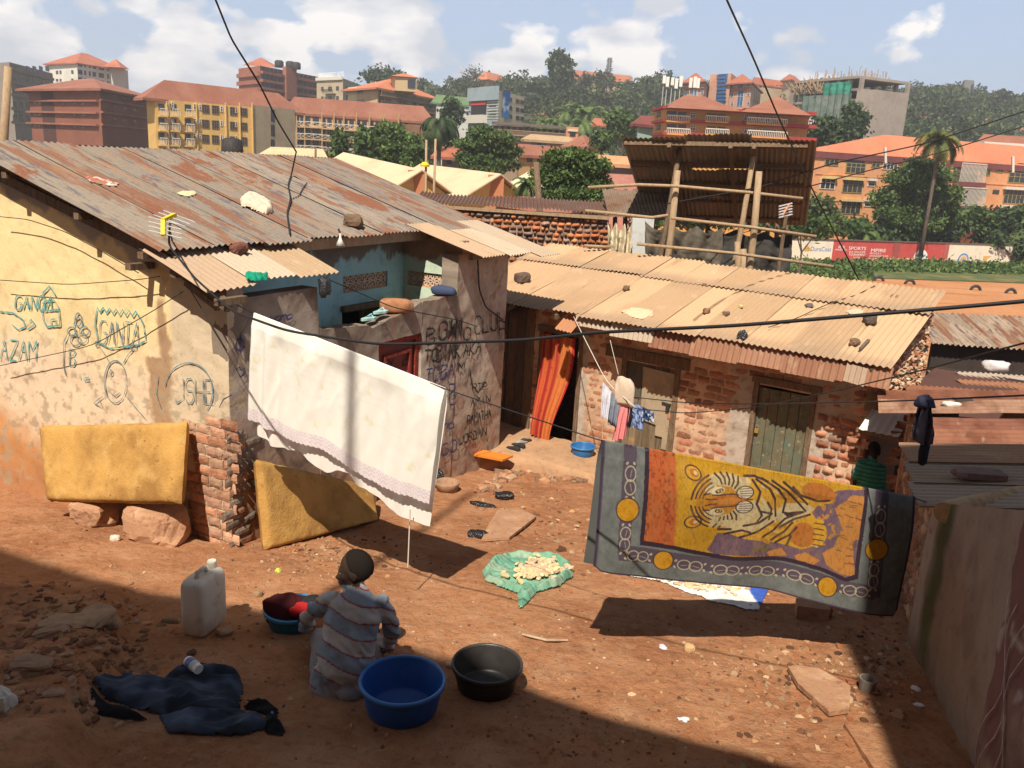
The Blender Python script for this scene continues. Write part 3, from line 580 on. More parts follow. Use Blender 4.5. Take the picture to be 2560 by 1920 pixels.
# ------------------------------------------------------------------ the brick house with the tan roof
def brick_house():
    t = thing('brick_house', RH.p(1.5, 0, -.9), 'low red brick house with a dusty tan corrugated roof and wooden doors', 'house')
    def zt(s): return 1.26+0*s
    def cm(s, z):
        n1 = fbm(s*2, z*2, 61)-.5; n2 = fbm(s*7, z*7, 62)-.5; n3 = fbm(s*18, z*18, 63)-.5
        c = np.zeros(s.shape+(3,))+np.array([.56, .385, .26])
        c = mixc(c, [.43, .28, .185], sm(.0, .2, n2+.4*n1))
        g = np.maximum(np.maximum(sm(.12, .06, np.abs(s-.47)+.1*n2), sm(.22, .14, np.abs(s-3.02)+.14*n1+.08*n2)), np.maximum(sm(.16, .08, np.abs(s-4.06)+.12*n2), sm(.3, .2, np.abs(s-4.2)+.2*np.abs(z-.35)+.15*n2)))
        c = mixc(c, [.43, .365, .30], g)
        c = mixc(c, [.33, .18, .10], sm(-.62, -.95, z+.4*n2))
        c = mixc(c, [.22, .15, .1], sm(.14, .2, n3)*.5)
        return c
    holes = [(-.30, .37, -1.3, .80), (1.20, 2.0, -1.3, .60), (3.22, 3.92, -1.3, .62)]
    panel(RH, 'b', 0, -1.75, 4.66, -1.35, zt, cm, .22, .04, holes, seed=12, rough=.018).build('front_wall', M['plaster'], t)
    BC = [(.43, .20, .115), (.46, .225, .135), (.39, .17, .10), (.47, .265, .17), (.34, .155, .095)]
    rn = np.random.RandomState(5)
    def mask(x, z):
        a, zz = x-1.75, z-1.35; j = rn.normal(0, .05)
        for h in ((-.36, .5), (1.14, 2.06), (2.86, 4.22)):
            if h[0]+j < a < h[1]+j and zz < (.95 if h[0] < 0 else .70) and not (h[0] > 2 and a < 3.0 and zz > .3): return False
        if .85 < a < 2.2 and .62 < zz < .82: return False
        return True
    mb = MB()
    bricks(mb, RH.p(-1.75, 0, -1.35), RH.U, -RH.V, 6.36, 2.6, .225, .108, .019, BC, 21, .012, .12, mask, skip=.01)
    bricks(mb, RH.p(4.12, -.01, -1.2), RH.U, -RH.V, .52, 1.7, .2, .115, .028, [(.42, .2, .12), (.4, .24, .16), (.36, .15, .09)], 22, .04, .22, skip=.1)
    mb.build('brickwork', M['brick'], t, smooth=True)
    # rough gable end, raked by the sun
    mb = MB(); G = RH.p(4.80, 0, -1.0)
    mb.prism([RH.p(4.78, 0, .55), RH.p(4.78, 2.15, .55), RH.p(4.78, 2.15, 1.74), RH.p(4.78, 0, 1.27)], -RH.U*.2, (.42, .29, .19))
    mb.corner(RH.p(4.68, .05, -1.7), RH.V*2.1, -RH.U*.1, [0, 0, 2.4], (.3, .2, .13)); mb.corner(RH.p(4.58, .0, .5), RH.U*.2, RH.V*.12, [0, 0, .72], (.4, .26, .17))
    bricks(mb, RH.p(4.78, 0, .55), RH.V, RH.U, 2.15, 1.3, .15, .075, .012, [(.45, .22, .13), (.52, .36, .23), (.4, .18, .1), (.56, .42, .28)], 23, .075, .45, mask=lambda x, z: z+.55 < 1.2+.22*x, nx=5, ny=4)
    mb.build('gable_wall', M['brick'], t)
    # roof in two rows of sheets
    sl = nz(np.array([*(-RH.V)[:2], -.225])); mb = MB()
    def tc(g):
        def f(u, v):
            n = fbm(u*1.1+g, v*.8, int(g*10), 4)
            c = np.zeros(u.shape+(3,))+np.array([.50, .335, .2])*(.95+.12*math.sin(g*9))
            c = mixc(c, [.30, .2, .13], sm(.09, .0, u)*.55+sm(.56, .7, n)*.35)
            c = mixc(c, [.33, .23, .155], sm(f.L-.3, f.L-.02, v+.2*(n-.5))*.75)
            return c
        return f
    for i in range(11):
        r = np.random.RandomState(300+i); f = tc(i*.37); f.L = 1.92
        corr(mb, RH.p(-1.86+i*.612, 1.42+r.uniform(-.03, .03), 1.676+.006*(i % 2)), RH.U, sl, .655, 1.97+r.uniform(-.05, .05), colf=f, nv=14, sag=.03, seed=80+i, u0=i*2.7)
        f2 = tc(i*.53+.2); f2.L = .95
        corr(mb, RH.p(-1.86+i*.612, 2.30+.1*(i < 5), 1.888+.012+.02*(i < 5)+.006*(i % 2)), RH.U, sl, .655, 1.03+.06*(i == 4), colf=f2, nv=9, sag=.03, seed=95+i, u0=i*1.7)
    mb.build('roof', M['tanroof'], t, smooth=True)
    # the steep rusty strip along the eave
    s4 = nz(np.array([*(-RH.V)[:2]*.35, -.9])); mb = MB()
    for i, a0 in enumerate(np.arange(.55, 4.6, .62)):
        grey = i < 2
        cl = (.44, .36, .28) if grey else [(.29, .145, .09), (.32, .17, .11), (.26, .125, .08)][i % 3]
        corr(mb, RH.p(a0, -.43-.02*(i % 2), 1.235), RH.U, s4, .66, (.16+.06*i) if i < 3 else .27+.02*(i % 2), col=cl, nv=4, amp=.013, seed=120+i, u0=i*3.0)
    corr(mb, RH.p(4.42, -.46, 1.20), nz(RH.U*.9-RH.V*.4), s4, .28, .22, col=(.36, .26, .19), nv=4, amp=.02, seed=131)
    mb.build('eave_strip', M['tanroof'], t, smooth=True)
    mb = MB()
    for a in np.arange(-1.6, 4.8, .9): mb.bar(RH.p(a, -.46, 1.15), RH.p(a, 2.2, 1.74), .05, .07, up=(0, 0, 1))
    mb.build('rafter', M['wood'], t); mb = MB()
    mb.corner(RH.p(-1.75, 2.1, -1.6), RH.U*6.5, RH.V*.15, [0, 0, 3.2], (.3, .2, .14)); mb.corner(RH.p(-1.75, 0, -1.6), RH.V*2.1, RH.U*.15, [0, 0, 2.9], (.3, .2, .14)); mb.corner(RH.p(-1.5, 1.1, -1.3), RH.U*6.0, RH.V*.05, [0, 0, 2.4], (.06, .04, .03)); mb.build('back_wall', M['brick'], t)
    # board door patched with a sheet of ply
    mb = MB(); r = np.random.RandomState(4)
    for i in range(7):
        w = .8/7; mb.corner(RH.p(1.2+i*w+.003, .035+.004*r.rand(), -1.05), RH.U*(w-.006), RH.V*.03, [0, 0, 1.64], np.array([.19, .145, .09])*r.uniform(.7, 1.3))
    mb.corner(RH.p(1.2, .03, .05), RH.U*.26, RH.V*.02, [0, 0, .53], (.10, .095, .075))
    d = mb.build('door', mat('board_door', rough=.8, attr=True, layers=[(4, .55, .48, .66, (9, 9, 1)), (9, (.35, .2, .1), .6, .7)], bump=(30, .4, .005)), t); d['label'] = 'weathered board door patched with a grey sheet'
    mb = MB(); mb.prism([RH.p(1.47, .02, .55), RH.p(1.98, .02, .53), RH.p(1.96, .02, -.62), RH.p(1.88, .02, -.62), RH.p(1.88, .02, -.44), RH.p(1.76, .02, -.44), RH.p(1.76, .02, -.28), RH.p(1.58, .02, -.25), RH.p(1.50, .02, -.2)], -RH.V*.012, (.36, .29, .2)); mb.build('patch_panel', mat('old_ply', (.36, .29, .2), .8, [(5, .75, .45, .65), (14, (.5, .38, .2), .62, .66)]), d)
    mb = MB(); mb.box(RH.p(1.93, -.01, .03), RH.U*.05, RH.V*.04, [0, 0, .1], (.03, .03, .03)); mb.bar(RH.p(1.83, -.0, .08), RH.p(1.97, -.0, .07), .03, .025, (.05, .05, .05)); mb.build('padlock', M['black'], d)
    mb = MB()
    for a in (1.17, 2.03): mb.corner(RH.p(a-.04, -.02, -1.2), RH.U*.08, RH.V*.1, [0, 0, 1.83], (.25, .17, .11))
    mb.corner(RH.p(.85, -.035, .62), RH.U*1.35, RH.V*.1, [0, 0, .16], (.32, .2, .12)); mb.build('door_frame', M['wood'], t)
    # green plank door
    mb = MB()
    for i in range(5):
        w = .70/5; mb.corner(RH.p(3.22+i*w+.004, .03+.004*r.rand(), -1.1), RH.U*(w-.008), RH.V*.03, [0, 0, 1.68], np.array([.085, .125, .092])*r.uniform(.8, 1.2))
    gd = mb.build('door', mat('green_door', rough=.75, attr=True, layers=[(3, (.14, .125, .078), .36, .55, (3, 3, 1)), (16, (.3, .32, .24), .6, .7), (8, .6, .5, .7)], bump=(30, .4, .004)), t); gd['label'] = 'dull green plank door with a padlock'
    mb = MB(); mb.box(RH.p(3.26, .0, -.02), RH.U*.05, RH.V*.03, [0, 0, .06], (.5, .36, .1)); mb.tube([RH.p(3.245, .005, .0), RH.p(3.245, 0, .06), RH.p(3.275, 0, .06), RH.p(3.275, .005, 0)], .007, 6, (.4, .4, .4)); mb.build('padlock', mat('brass', rough=.4, attr=True, metal=.6), gd)
    mb = MB(); mb.tube([RH.p(3.28, .0, -.62), RH.p(3.28, -.02, -.72), RH.p(3.33, -.02, -.76), RH.p(3.36, 0, -.70)], .008, 6); mb.build('handle', M['black'], gd)
    mb = MB()
    for a, z0, z1 in ((3.185, -.55, .65), (3.955, -1.2, .65)): mb.corner(RH.p(a-.035, -.025, z0), RH.U*.07, RH.V*.1, [0, 0, z1-z0])
    mb.corner(RH.p(3.12, -.03, .65), RH.U*.92, RH.V*.11, [0, 0, .09]); mb.build('door_frame', M['wood'], t)
    mb = MB(); mb.corner(RH.p(3.16, -.05, -1.2), RH.U*.045, RH.V*.05, [0, 0, .66]); mb.corner(RH.p(3.94, -.05, -1.2), RH.U*.04, RH.V*.05, [.02, 0, .68]); mb.build('door_frame', M['palewood'], t)
    mb = MB()
    for a in (-.33, .40): mb.corner(RH.p(a-.035, -.02, -1.0), RH.U*.07, RH.V*.1, [0, 0, 1.82])
    mb.corner(RH.p(-.4, -.03, .8), RH.U*.85, RH.V*.1, [0, 0, .1]); mb.build('door_frame', M['wood'], t)
    # boards closing the left end
    mb = MB()
    for i in range(5): mb.corner(RH.p(-1.3+i*.17, -.03-.01*(i % 2), -1.0), RH.U*.155, RH.V*.03, [0, 0, 2.1], np.array([.17, .11, .07])*r.uniform(.6, 1.3))
    for z in (-.5, -.1, .35): mb.corner(RH.p(-1.3, -.06, z), RH.U*.3, RH.V*.03, [0, 0, .3], (.3, .15, .085))
    mb.build('board_infill', mat('dark_boards', rough=.85, attr=True, layers=[(6, .6, .45, .65, (6, 6, 1))]), t)
    # torn sheet hanging at the left of the eave
    mb = MB(); corr(mb, atz(1083, 652, 1.16), nz(RH.U), nz(np.array([*(-RH.V*.9)[:2], -.3])), .62, .3, col=(.2, .13, .09), nv=4, seed=140); mb.build('torn_sheet', M['tanroof'], t, smooth=True); mb = MB(); corr(mb, RH.p(.32, -.42, 1.14), nz(RH.U-.25*RH.V), nz(np.array([*(-RH.V*.8)[:2], -.45])), .33, .26, col=(.40, .19, .1), nv=4, seed=141)
    mb.build('torn_sheet', M['tanroof'], t, smooth=True)
    p = thing('platform', RH.p(0, -.6, -1.0), 'raised earth and cement step in front of the brick house', 'step')
    s, u = np.meshgrid(np.linspace(-1.75, 4.7, 70), np.linspace(0, 1, 26), indexing='ij')
    dep = 1.0+.12*(fbm(s*2, s*0, 150)-.5)+.55*sm(.55, -.3, s)
    b = -np.minimum(u*1.25, 1.0)*dep; z = -.86-.05*sm(.5, 1.0, u)-np.clip((u-.8)/.2, 0, 1)*.5+.05*(fbm(s*4, b*4, 151)-.5)-.02*s
    b = b-np.clip((u-.8)/.2, 0, 1)*.10
    P = RH.o+s[..., None]*RH.U+b[..., None]*RH.V+z[..., None]*np.array([0, 0, 1.])
    mb = MB(); mb.grid(P, (.42, .26, .155), flip=False); mb.build('top', mat('worn_cement', (.43, .26, .15), .95, [(2, (.36, .22, .13), .45, .65), (10, .75, .5, .7)], bump=(30, .5, .01), bump2=(6, .5, .03), spec=.1), p, smooth=True)
brick_house()
# orange curtain in the doorway
def curtain():
    u, v = np.meshgrid(np.linspace(0, 1, 60), np.linspace(0, 1, 60), indexing='ij')
    wtop, sw = .60, sm(.25, 1, v)
    a = -.29+u*(wtop-.27*sm(.2, 1, v))+.04*sw; b = -.05-.25*sm(.2, 1, v)*(1-.3*u)+.028*np.sin(u*34+v*1.5)*(.5+.5*v)+.01*np.sin(u*71)
    z = .78-v*(1.58+.10*u)
    P = RH.o+a[..., None]*RH.U+b[..., None]*RH.V+z[..., None]*np.array([0, 0, 1.])
    c = np.zeros(u.shape+(3,))+np.array([.62, .13, .04]); st = np.sin(u*26)
    c = mixc(c, [.42, .03, .03], sm(.3, .5, st)); c = mixc(c, [.7, .22, .06], sm(.5, .62, u)*sm(.97, .9, u))
    dots = sm(.16, .1, np.hypot((u*7) % 1-.5, ((v*14) % 1-.5)))*(((u*7).astype(int)+(v*14).astype(int)) % 3 == 0)
    c = mixc(c, [.45, .05, .03], dots)
    c = mixc(c, [.5, .03, .03], sm(.92, .95, u))
    mb = MB(); mb.grid(P, c.reshape(-1, 3)); o = mb.build('door_curtain', mat('curtain_cloth', rough=.85, attr=True, layers=[(40, .8, .5, .7)], transl=.25), smooth=True)
    tag(o, 'orange and red patterned curtain swung out of the dark doorway', 'curtain')
curtain()
# ------------------------------------------------------------------ the shed along the right edge
SH = Fr((3.25, 6.05), 14.6)
SB = Fr((3.25, 6.05), 21.4)
def right_shed():
    t = thing('side_shed', SH.p(.3, 0, -.2), 'shed along the alley with a grey plastered wall and rusty sheet roof', 'shed')
    def facing(s0, s1, a, zb, zt, colf, seed, name):     # faces -a
        mb = panel(SH, 'a', a, s0, s1, zb, zt, colf, -.2, .04, seed=seed, rough=.02)
        for V in mb.v: pass
        mb.f = [q[::-1] for q in mb.f]
        return mb.build(name, M['plaster'], t, smooth=True)
    def cgr(s, z):
        n1 = fbm(s*2, z*1.2, 160)-.5; n2 = fbm(s*7, z*5, 161)-.5
        c = np.zeros(s.shape+(3,))+np.array([.26, .20, .152]); c = mixc(c, [.2, .15, .115], sm(.0, .2, n1+.3*n2))
        c = mixc(c, [.075, .09, .03], sm(-.62, -.42, s+.15*n2+.08*n1)*sm(-.1, -.3, s+.12*n2)*.9)
        c = mixc(c, [.3, .235, .18], sm(-.16, -.1, s+.08*n2))
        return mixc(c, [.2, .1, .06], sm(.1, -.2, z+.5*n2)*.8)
    zt = lambda s: np.interp(s, [-2.2, -1.95, 0, .2], [1.78, 1.70, 1.0, .95])
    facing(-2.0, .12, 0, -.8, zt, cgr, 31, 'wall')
    def crd(s, z):
        n1 = fbm(s*3, z*2, 162)-.5; n2 = fbm(s*9, z*9, 163)-.5
        c = np.zeros(s.shape+(3,))+np.array([.17, .085, .075]); c = mixc(c, [.26, .18, .13], sm(.05, .2, n1)); c = mixc(c, [.45, .4, .36], sm(.16, .2, n2)*.5)
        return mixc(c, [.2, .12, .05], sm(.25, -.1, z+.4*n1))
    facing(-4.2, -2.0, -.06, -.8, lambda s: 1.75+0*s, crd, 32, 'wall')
    mb = MB(); sc = []
    for k in range(8):
        q = 300*k; sc.append([SH.p(-.08, -2.15-.08*k+.1*math.sin(j*.9+k), .2+.12*j) for j in range(10)])
    for ln in sc[:4]: ribbon(mb, np.array(ln), .007, -SH.U, (.34, .3, .28))
    mb.build('chalk_marks', M['plaster'], t)
    # brick part farther along
    mb = MB(); mb.corner(SB.p(.02, .12, -1.8), SB.V*3.85, SB.U*.2, [0, 0, 2.65], (.26, .17, .11))
    bricks(mb, SB.p(.02, .12, -1.5), SB.V, -SB.U, 3.85, 2.35, .22, .11, .02, [(.3, .14, .08), (.34, .19, .11), (.25, .12, .07), (.38, .25, .16)], 33, .03, .2)
    bricks(mb, SB.p(0, 3.97, -1.5), SB.U, SB.V, .5, 2.3, .22, .11, .02, [(.3, .14, .08), (.34, .19, .11)], 34, .03, .2)
    mb.corner(SB.p(.0, 3.9, -1.5), SB.U*.5, -SB.V*.2, [0, 0, 2.35], (.38, .25, .16)); mb.build('brick_wall', M['brick'], t)
    mb = MB()                                            # walls that close it
    mb.corner(SH.p(.2, -4.2, -.8), SH.U*4, SH.V*.15, [0, 0, 2.4], (.3, .22, .16)); mb.corner(SH.p(4.0, -4.2, -.8), SH.V*8.2, SH.U*.15, [0, 0, 2.2], (.3, .22, .16)); mb.build('back_wall', M['plaster'], t)
    # roofs: sheets run away from the alley, a little uphill
    up = nz(np.array([*(SH.U*1.0)[:2], .12])); mb = MB(); GC = [(.34, .275, .215), (.30, .235, .18), (.33, .2, .13)]
    for i in range(3):
        corr(mb, SH.p(-.16+.04*i, -.22+i*.5, 1.03+.012*i), SH.V, up, .56, 4.2, col=GC[i], nv=14, sag=.03, seed=170+i, u0=i*2, amp=.014)
    for k in range(1): corr(mb, SH.p(-.1, -4.2+k*2.0, 1.78), SH.V, up, 2.05, 3.9, col=(.36, .31, .27), nv=6, seed=175+k, amp=.014)
    mb.build('roof', M['tanroof'], t, smooth=True)
    mb = MB(); RC = [(.21, .085, .05), (.25, .105, .06), (.20, .08, .05), (.3, .17, .11)]
    for i in range(5):
        corr(mb, SB.p((-.03+.02*i) if i < 3 else -.36, 1.18+i*.60, .93+.01*(i % 2)-.015*i), SB.V, up, .66, 4.5, col=RC[i % 4], nv=16, sag=.05, seed=180+i, u0=i*2.4, pitch=.15, amp=.008)
    mb.build('roof', M['rust'], t, smooth=True)
    mb = MB(); P = ong(2040, 1110)
    c = at(2040, 1108, 5.72); mb.tube([c, c+SH.V*.03+SH.U*.02, c+SH.V*.7+SH.U*.75], [.078, .08, .085], 18, (.5, .33, .18)); mb.build('roof_log', mat('sawn_log', (.42, .26, .13), .8, [(8, .6, .4, .65), (30, .7, .5, .7)]), t, smooth=False)
    # white fluted awning over the passage
    w = thing('passage_awning', RH.p(4.9, -.2, .4), 'white corrugated awning sheet over the dark passage doorway', 'awning')
    mb = MB(); q0, q1, q2, q3 = RH.p(4.62, -.42, .39), RH.p(5.08, -.42, .41), RH.p(5.12, .06, .62), RH.p(4.78, .06, .62)
    corr(mb, q3+RH.U*-.1, RH.U, nz(q0-q3+RH.U*.12), .46, .5, col=(.72, .7, .64), pitch=.09, amp=.007, nv=5); mb.build('sheet', mat('white_zinc', rough=.5, attr=True), w, smooth=True)
    mb = MB(); mb.bar(RH.p(4.6, -.3, .37), RH.p(5.2, -.3, .37), .06, .05); mb.build('beam', M['wood'], w)
    # passage darkness put into near-black colour; cover added so that no light comes through
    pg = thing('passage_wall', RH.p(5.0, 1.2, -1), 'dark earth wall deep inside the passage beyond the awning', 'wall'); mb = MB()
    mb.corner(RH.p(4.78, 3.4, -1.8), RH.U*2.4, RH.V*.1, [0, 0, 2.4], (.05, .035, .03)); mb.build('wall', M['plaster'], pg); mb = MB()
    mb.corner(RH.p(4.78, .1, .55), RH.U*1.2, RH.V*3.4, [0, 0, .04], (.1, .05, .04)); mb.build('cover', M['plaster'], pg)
    # lower rusty sheds farther right
    b = thing('rusty_lean_to', atz(2100, 800, .2), 'patched rusty sheet roofs beyond the shed at the edge of the pitch', 'shed'); mb = MB()
    A, B = at(2010, 742, 15.0), at(2300, 758, 15.0); dr = nz(B-A); dn = nz(np.array([0.0, 1, .22]))
    corr(mb, A, dr, dn, 6.0, 1.6, col=(.36, .27, .2), nv=6, amp=.02, pitch=.1, seed=190, sag=.05); mb.build('roof', M['rustgrey'], b, smooth=True)
    mb = MB(); C1 = at(2005, 800, 13.2)
    for i in range(3): corr(mb, at(2062, 838-i*18, 11.6+i*.55), nz(np.array([.98, -.06, .02])), nz(np.array([.05, -1, -.16])), 5.0, .75, col=[(.35, .27, .21), (.3, .14, .08), (.4, .33, .27)][i], nv=5, amp=.012, seed=192+i, sag=.05)
    corr(mb, at(1935, 828, 11.2), nz(np.array([.98, -.1, .0])), nz(np.array([.1, -1, -.1])), 3.2, .6, col=(.25, .11, .065), nv=5, seed=196, sag=.05)
    mb.build('roof', M['rust'], b, smooth=True)
    mb = MB(); q = at(2008, 790, 15.2); mb.corner(q-np.array([0, 0, 2.5]), [6, .0, 0], [0, .1, 0], [0, 0, 2.9], (.05, .04, .035)); mb.build('wall', M['plaster'], b); mb = MB(); mb.corner(at(2035, 850, 11.9)-np.array([0, 0, 1.6]), [5, -.2, 0], [0, .1, 0], [0, 0, 1.5], (.2, .13, .09)); mb.build('wall', M['plaster'], b)  # first wall is near black, standing in for deep shade under the far eave
    mb = MB(); mb.bar(at(2005, 802, 13.4), at(2030, 838, 12.0), .04, .04, (.5, .5, .5)); mb.bar(at(2000, 820, 12.4), at(2058, 838, 12), .12, .05); mb.build('beam', M['wood'], b)
right_shed()
# ------------------------------------------------------------------ rough brick wall and roofs behind the yard
def stone_wall():
    t = thing('rough_brick_wall', at(1140, 600, 17), 'unplastered wall of rough orange brick ends under a sagging roof edge', 'wall')
    A, B = at(960, 440, 17.2), at(1316, 468, 17.4); A[2] -= .02; dr = B-A; w = np.linalg.norm(dr[:2]); du = nz([dr[0], dr[1], 0]); dn = nz(np.cross(du, [0, 0, 1])); dn = dn if dn[1] < 0 else -dn
    mb = MB(); mb.corner(A-np.array([0, 0, 3.3]), du*w, -dn*.25, [0, 0, 3.25], (.22, .15, .11))
    bricks(mb, A-np.array([0, 0, 2.0]), du, dn, w, 1.98, .155, .105, .012, [(.55, .19, .075), (.46, .16, .07), (.28, .15, .1), (.5, .22, .1), (.3, .2, .15), (.2, .12, .09)], 41, .085, .22)
    mb.build('brickwork', M['brick'], t, smooth=True)
    mb = MB(); corr(mb, A+np.array([-.6, -.06, .02]), du, nz(np.array([0, 1, .10])), w+.6, 1.5, col=(.14, .085, .065), nv=5, amp=.02, seed=200, sag=.12); mb.build('roof', M['rust'], t, smooth=True)
    mb = MB(); mb.bar(A+np.array([-.7, -.08, -.03]), B+np.array([0, -.08, -.03]), .06, .06); mb.build('eave_pole', M['palewood'], t)
stone_wall()
def scaffold():
    t = thing('pole_shelter', at(1550, 590, 16.0), 'tall open shelter on timber poles under a steep corrugated roof', 'shelter')
    NL, NR, FR, FL = at(1341, 297, 16.2), at(1758, 303, 15.6), at(1738, 470, 18.6), at(1392, 440, 19.6)
    mb = MB(); du = nz(NR-NL); dd = nz((FR-NR)); w = np.linalg.norm(NR-NL); L = np.linalg.norm(FR-NR)
    for j in range(3):
        for i in range(6):
            r = np.random.RandomState(i*7+j)
            P0 = NL+du*(i*w/6.0)+dd*(j*L/3)-np.array([0, 0, .03*j+.006*(i % 2)])+(np.array([0, 0, .07]) if j == 0 and i in (2, 3) else 0)
            corr(mb, P0+dd*r.uniform(-.06, .06), du, dd, w/6+.06, L/3+.2, col=np.array([.24, .205, .165])*r.uniform(.8, 1.15), nv=5, pitch=.09, amp=.013, seed=210+i+j*9, u0=i*1.3+j*2)
    mb.build('roof', M['tanroof'], t, smooth=True)
    n = nz(np.cross(du, dd)); n = n if n[2] > 0 else -n
    for k in (.03, .27, .5, .74, .98):
        mb = MB(); mb.bar(NL+dd*L*k-n*.06+du*.05, NL+dd*L*k-n*.06+du*w*.97, .06, .08, up=n); mb.build('purlin', M['wood'], t)
    for k in (.26, .58, .70):
        mb = MB(); mb.bar(NL+du*w*k-n*.13, NL+du*w*k+dd*L*.98-n*.13, .07, .09, up=n); mb.build('rafter', M['wood'], t)
    def post(x0, y0, x1, y1, D, r=.085, nm='post', extra=0.0, m='palewood'):
        a = at(x0, y0, D); b = at(x1, y1, D); b = b+nz(b-a)*extra
        mb = MB(); mb.tube([a, a*.7+b*.3+np.array([.02, 0, 0]), a*.3+b*.7, b], [r*.9, r, r*1.05, r*1.1], 9); mb.build(nm, M[m], t, smooth=True)
    post(1464, 368, 1437, 590, 15.2, .06, extra=1.6); post(1470, 312, 1450, 420, 16.3, .05, m='wood', extra=3.4); post(1640, 370, 1616, 600, 14.8, .06, extra=1.6); post(1628, 335, 1607, 450, 16, .05, extra=3.2)
    post(1593, 522, 1592, 600, 15.4, .055, extra=1); post(1606, 538, 1604, 600, 15.4, .06, extra=1)
    for pl, D in (([(1270, 405), (1379, 399), (1462, 402), (1610, 415), (1734, 429)], 15.05), ([(1264, 455), (1408, 470), (1443, 465)], 15.05), ([(1450, 471), (1616, 490), (1763, 511)], 14.65), ([(1376, 527), (1584, 547), (1800, 576)], 14.65), ([(1262, 531), (1320, 534)], 15.3)):
        mb = MB(); mb.tube([at(x, y, D) for x, y in pl], .027, 8); mb.build('rail', M['palewood'], t, smooth=True)
    mb = MB()                                            # low dark sheds below
    corr(mb, at(1300, 408, 18.2), nz(np.array([1, -.05, 0])), nz(np.array([.1, -.7, -.5])), 1.5, .9, col=(.2, .15, .11), nv=4, amp=.015, seed=230); corr(mb, at(1400, 428, 20.5), nz(np.array([1, -.02, 0])), nz(np.array([0, -.8, -.3])), 3.4, 1.0, col=(.17, .14, .11), nv=4, amp=.015, seed=231)
    mb.build('low_roof', M['rust'], t, smooth=True)
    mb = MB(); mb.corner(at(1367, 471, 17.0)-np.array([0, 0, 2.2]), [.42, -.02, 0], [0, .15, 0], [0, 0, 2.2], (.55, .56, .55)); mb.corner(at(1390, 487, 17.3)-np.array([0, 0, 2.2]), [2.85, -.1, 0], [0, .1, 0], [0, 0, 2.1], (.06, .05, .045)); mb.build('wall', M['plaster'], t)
    for x in (1330, 1352, 1372, 1400, 1412, 1530, 1660, 1680, 1700): post(x, 408 if x < 1420 else 440, x-5, 520, 18.3 if x < 1420 else 19, .05, 'prop', 1.5, 'wood')
    # tarpaulins
    def drape(name, x0, x1, y0, y1, D, c, seed, label, fold=.12):
        u, v = np.meshgrid(np.linspace(0, 1, 50), np.linspace(0, 1, 36), indexing='ij')
        n = fbm(u*5, v*2.5, seed, 4)-.5
        A, B, Cc, Dd = at(x0, y0, D), at(x1, y0+(x1-x0)*.08, D), at(x1-6, y1+(x1-x0)*.08, D-.2), at(x0, y1, D-.2)
        P = A*((1-u)*(1-v))[..., None]+B*(u*(1-v))[..., None]+Cc*(u*v)[..., None]+Dd*((1-u)*v)[..., None]
        P = P+np.array([0, -1., 0])*(fold*(n*2+.5*np.sin(u*19+v*3)))[..., None]+np.array([0, 0, -1.])*(.22*np.abs(np.sin(u*math.pi*3))*(1-v)*fold*4)[..., None]
        mb = MB(); mb.grid(P, c); o = mb.build(name, mat(name+'_cloth', c, .8, [(4, .6, .45, .65), (14, .75, .5, .7)], transl=.12), smooth=True); tag(o, label, 'tarpaulin')
    drape('tarpaulin', 1313, 1367, 478, 562, 16.6, (.62, .53, .37), 7, 'crumpled cream tarpaulin hanging beside the white wall of the pole shelter', .2)
    drape('tarpaulin', 1394, 1560, 478, 580, 16.8, (.125, .105, .08), 8, 'dark grey tarpaulin hanging between the poles of the shelter', .16)
    drape('tarpaulin', 1530, 1712, 490, 590, 17.0, (.05, .045, .04), 9, 'near black tarpaulin at the right end of the shelter', .14)
    a = thing('tv_aerial', at(1690, 592, 15.5), 'silver television aerial on a thin mast beside the pole shelter', 'aerial'); mb = MB()
    mb.tube([at(1698, 467, 15.5), at(1690, 520, 15.5), at(1680, 592, 15.5)], .035, 6); mb.build('mast', M['wood'], a); mb = MB()
    for k in range(5): mb.tube([at(1683, 446+k*6, 15.4), at(1711, 439+k*6, 15.7)], .013, 5, (.7, .7, .68))
    mb.tube([at(1688, 470, 15.5), at(1706, 440, 15.5)], .02, 5, (.7, .35, .2)); mb.build('rods', mat('aerial_metal', rough=.4, attr=True, metal=.3), a)
scaffold()
# ------------------------------------------------------------------ the town beyond
def text_mesh(txt, name, P, du, dz, h, m, parent, width=None):
    cu_ = bpy.data.curves.new('txt', 'FONT'); cu_.body = txt; cu_.size = 1; ob = bpy.data.objects.new('txt', cu_); COL.objects.link(ob)
    bpy.context.view_layer.update(); me = bpy.data.meshes.new_from_object(ob.evaluated_get(bpy.context.evaluated_depsgraph_get())); bpy.data.objects.remove(ob)
    V = np.array([v.co[:] for v in me.vertices]); F = [tuple(p.vertices) for p in me.polygons]; bpy.data.meshes.remove(me)
    V[:, :2] -= V[:, :2].min(0); sy = h/max(V[:, 1].max(), 1e-6); sx = width/V[:, 0].max() if width else sy
    mb = MB(); mb.add(np.asarray(P)+V[:, :1]*sx*nz(du)+V[:, 1:2]*sy*nz(dz), F)
    return mb.build(name, m, parent)
def simple(name, c, rough=.85, **k): return mat(name, c, rough, [(.35, .8, .45, .7), (2.5, .8, .5, .7)], **k)
M['glass'] = mat('dark_glass', (.035, .035, .04), .25, spec=.5)
M['bluegl'] = mat('blue_glass', (.03, .12, .3), .2, spec=.5)
M['rail'] = mat('white_rail', (.6, .56, .48), .6)
M['tile'] = mat('red_roof_tiles', (.36, .115, .065), .85, [(.25, (.43, .16, .09), .4, .65), (2, .75, .5, .7)])
M['tile2'] = mat('brown_roof_sheets', (.26, .10, .062), .8, [(.25, (.32, .14, .09), .4, .65), (2, .78, .5, .7)])
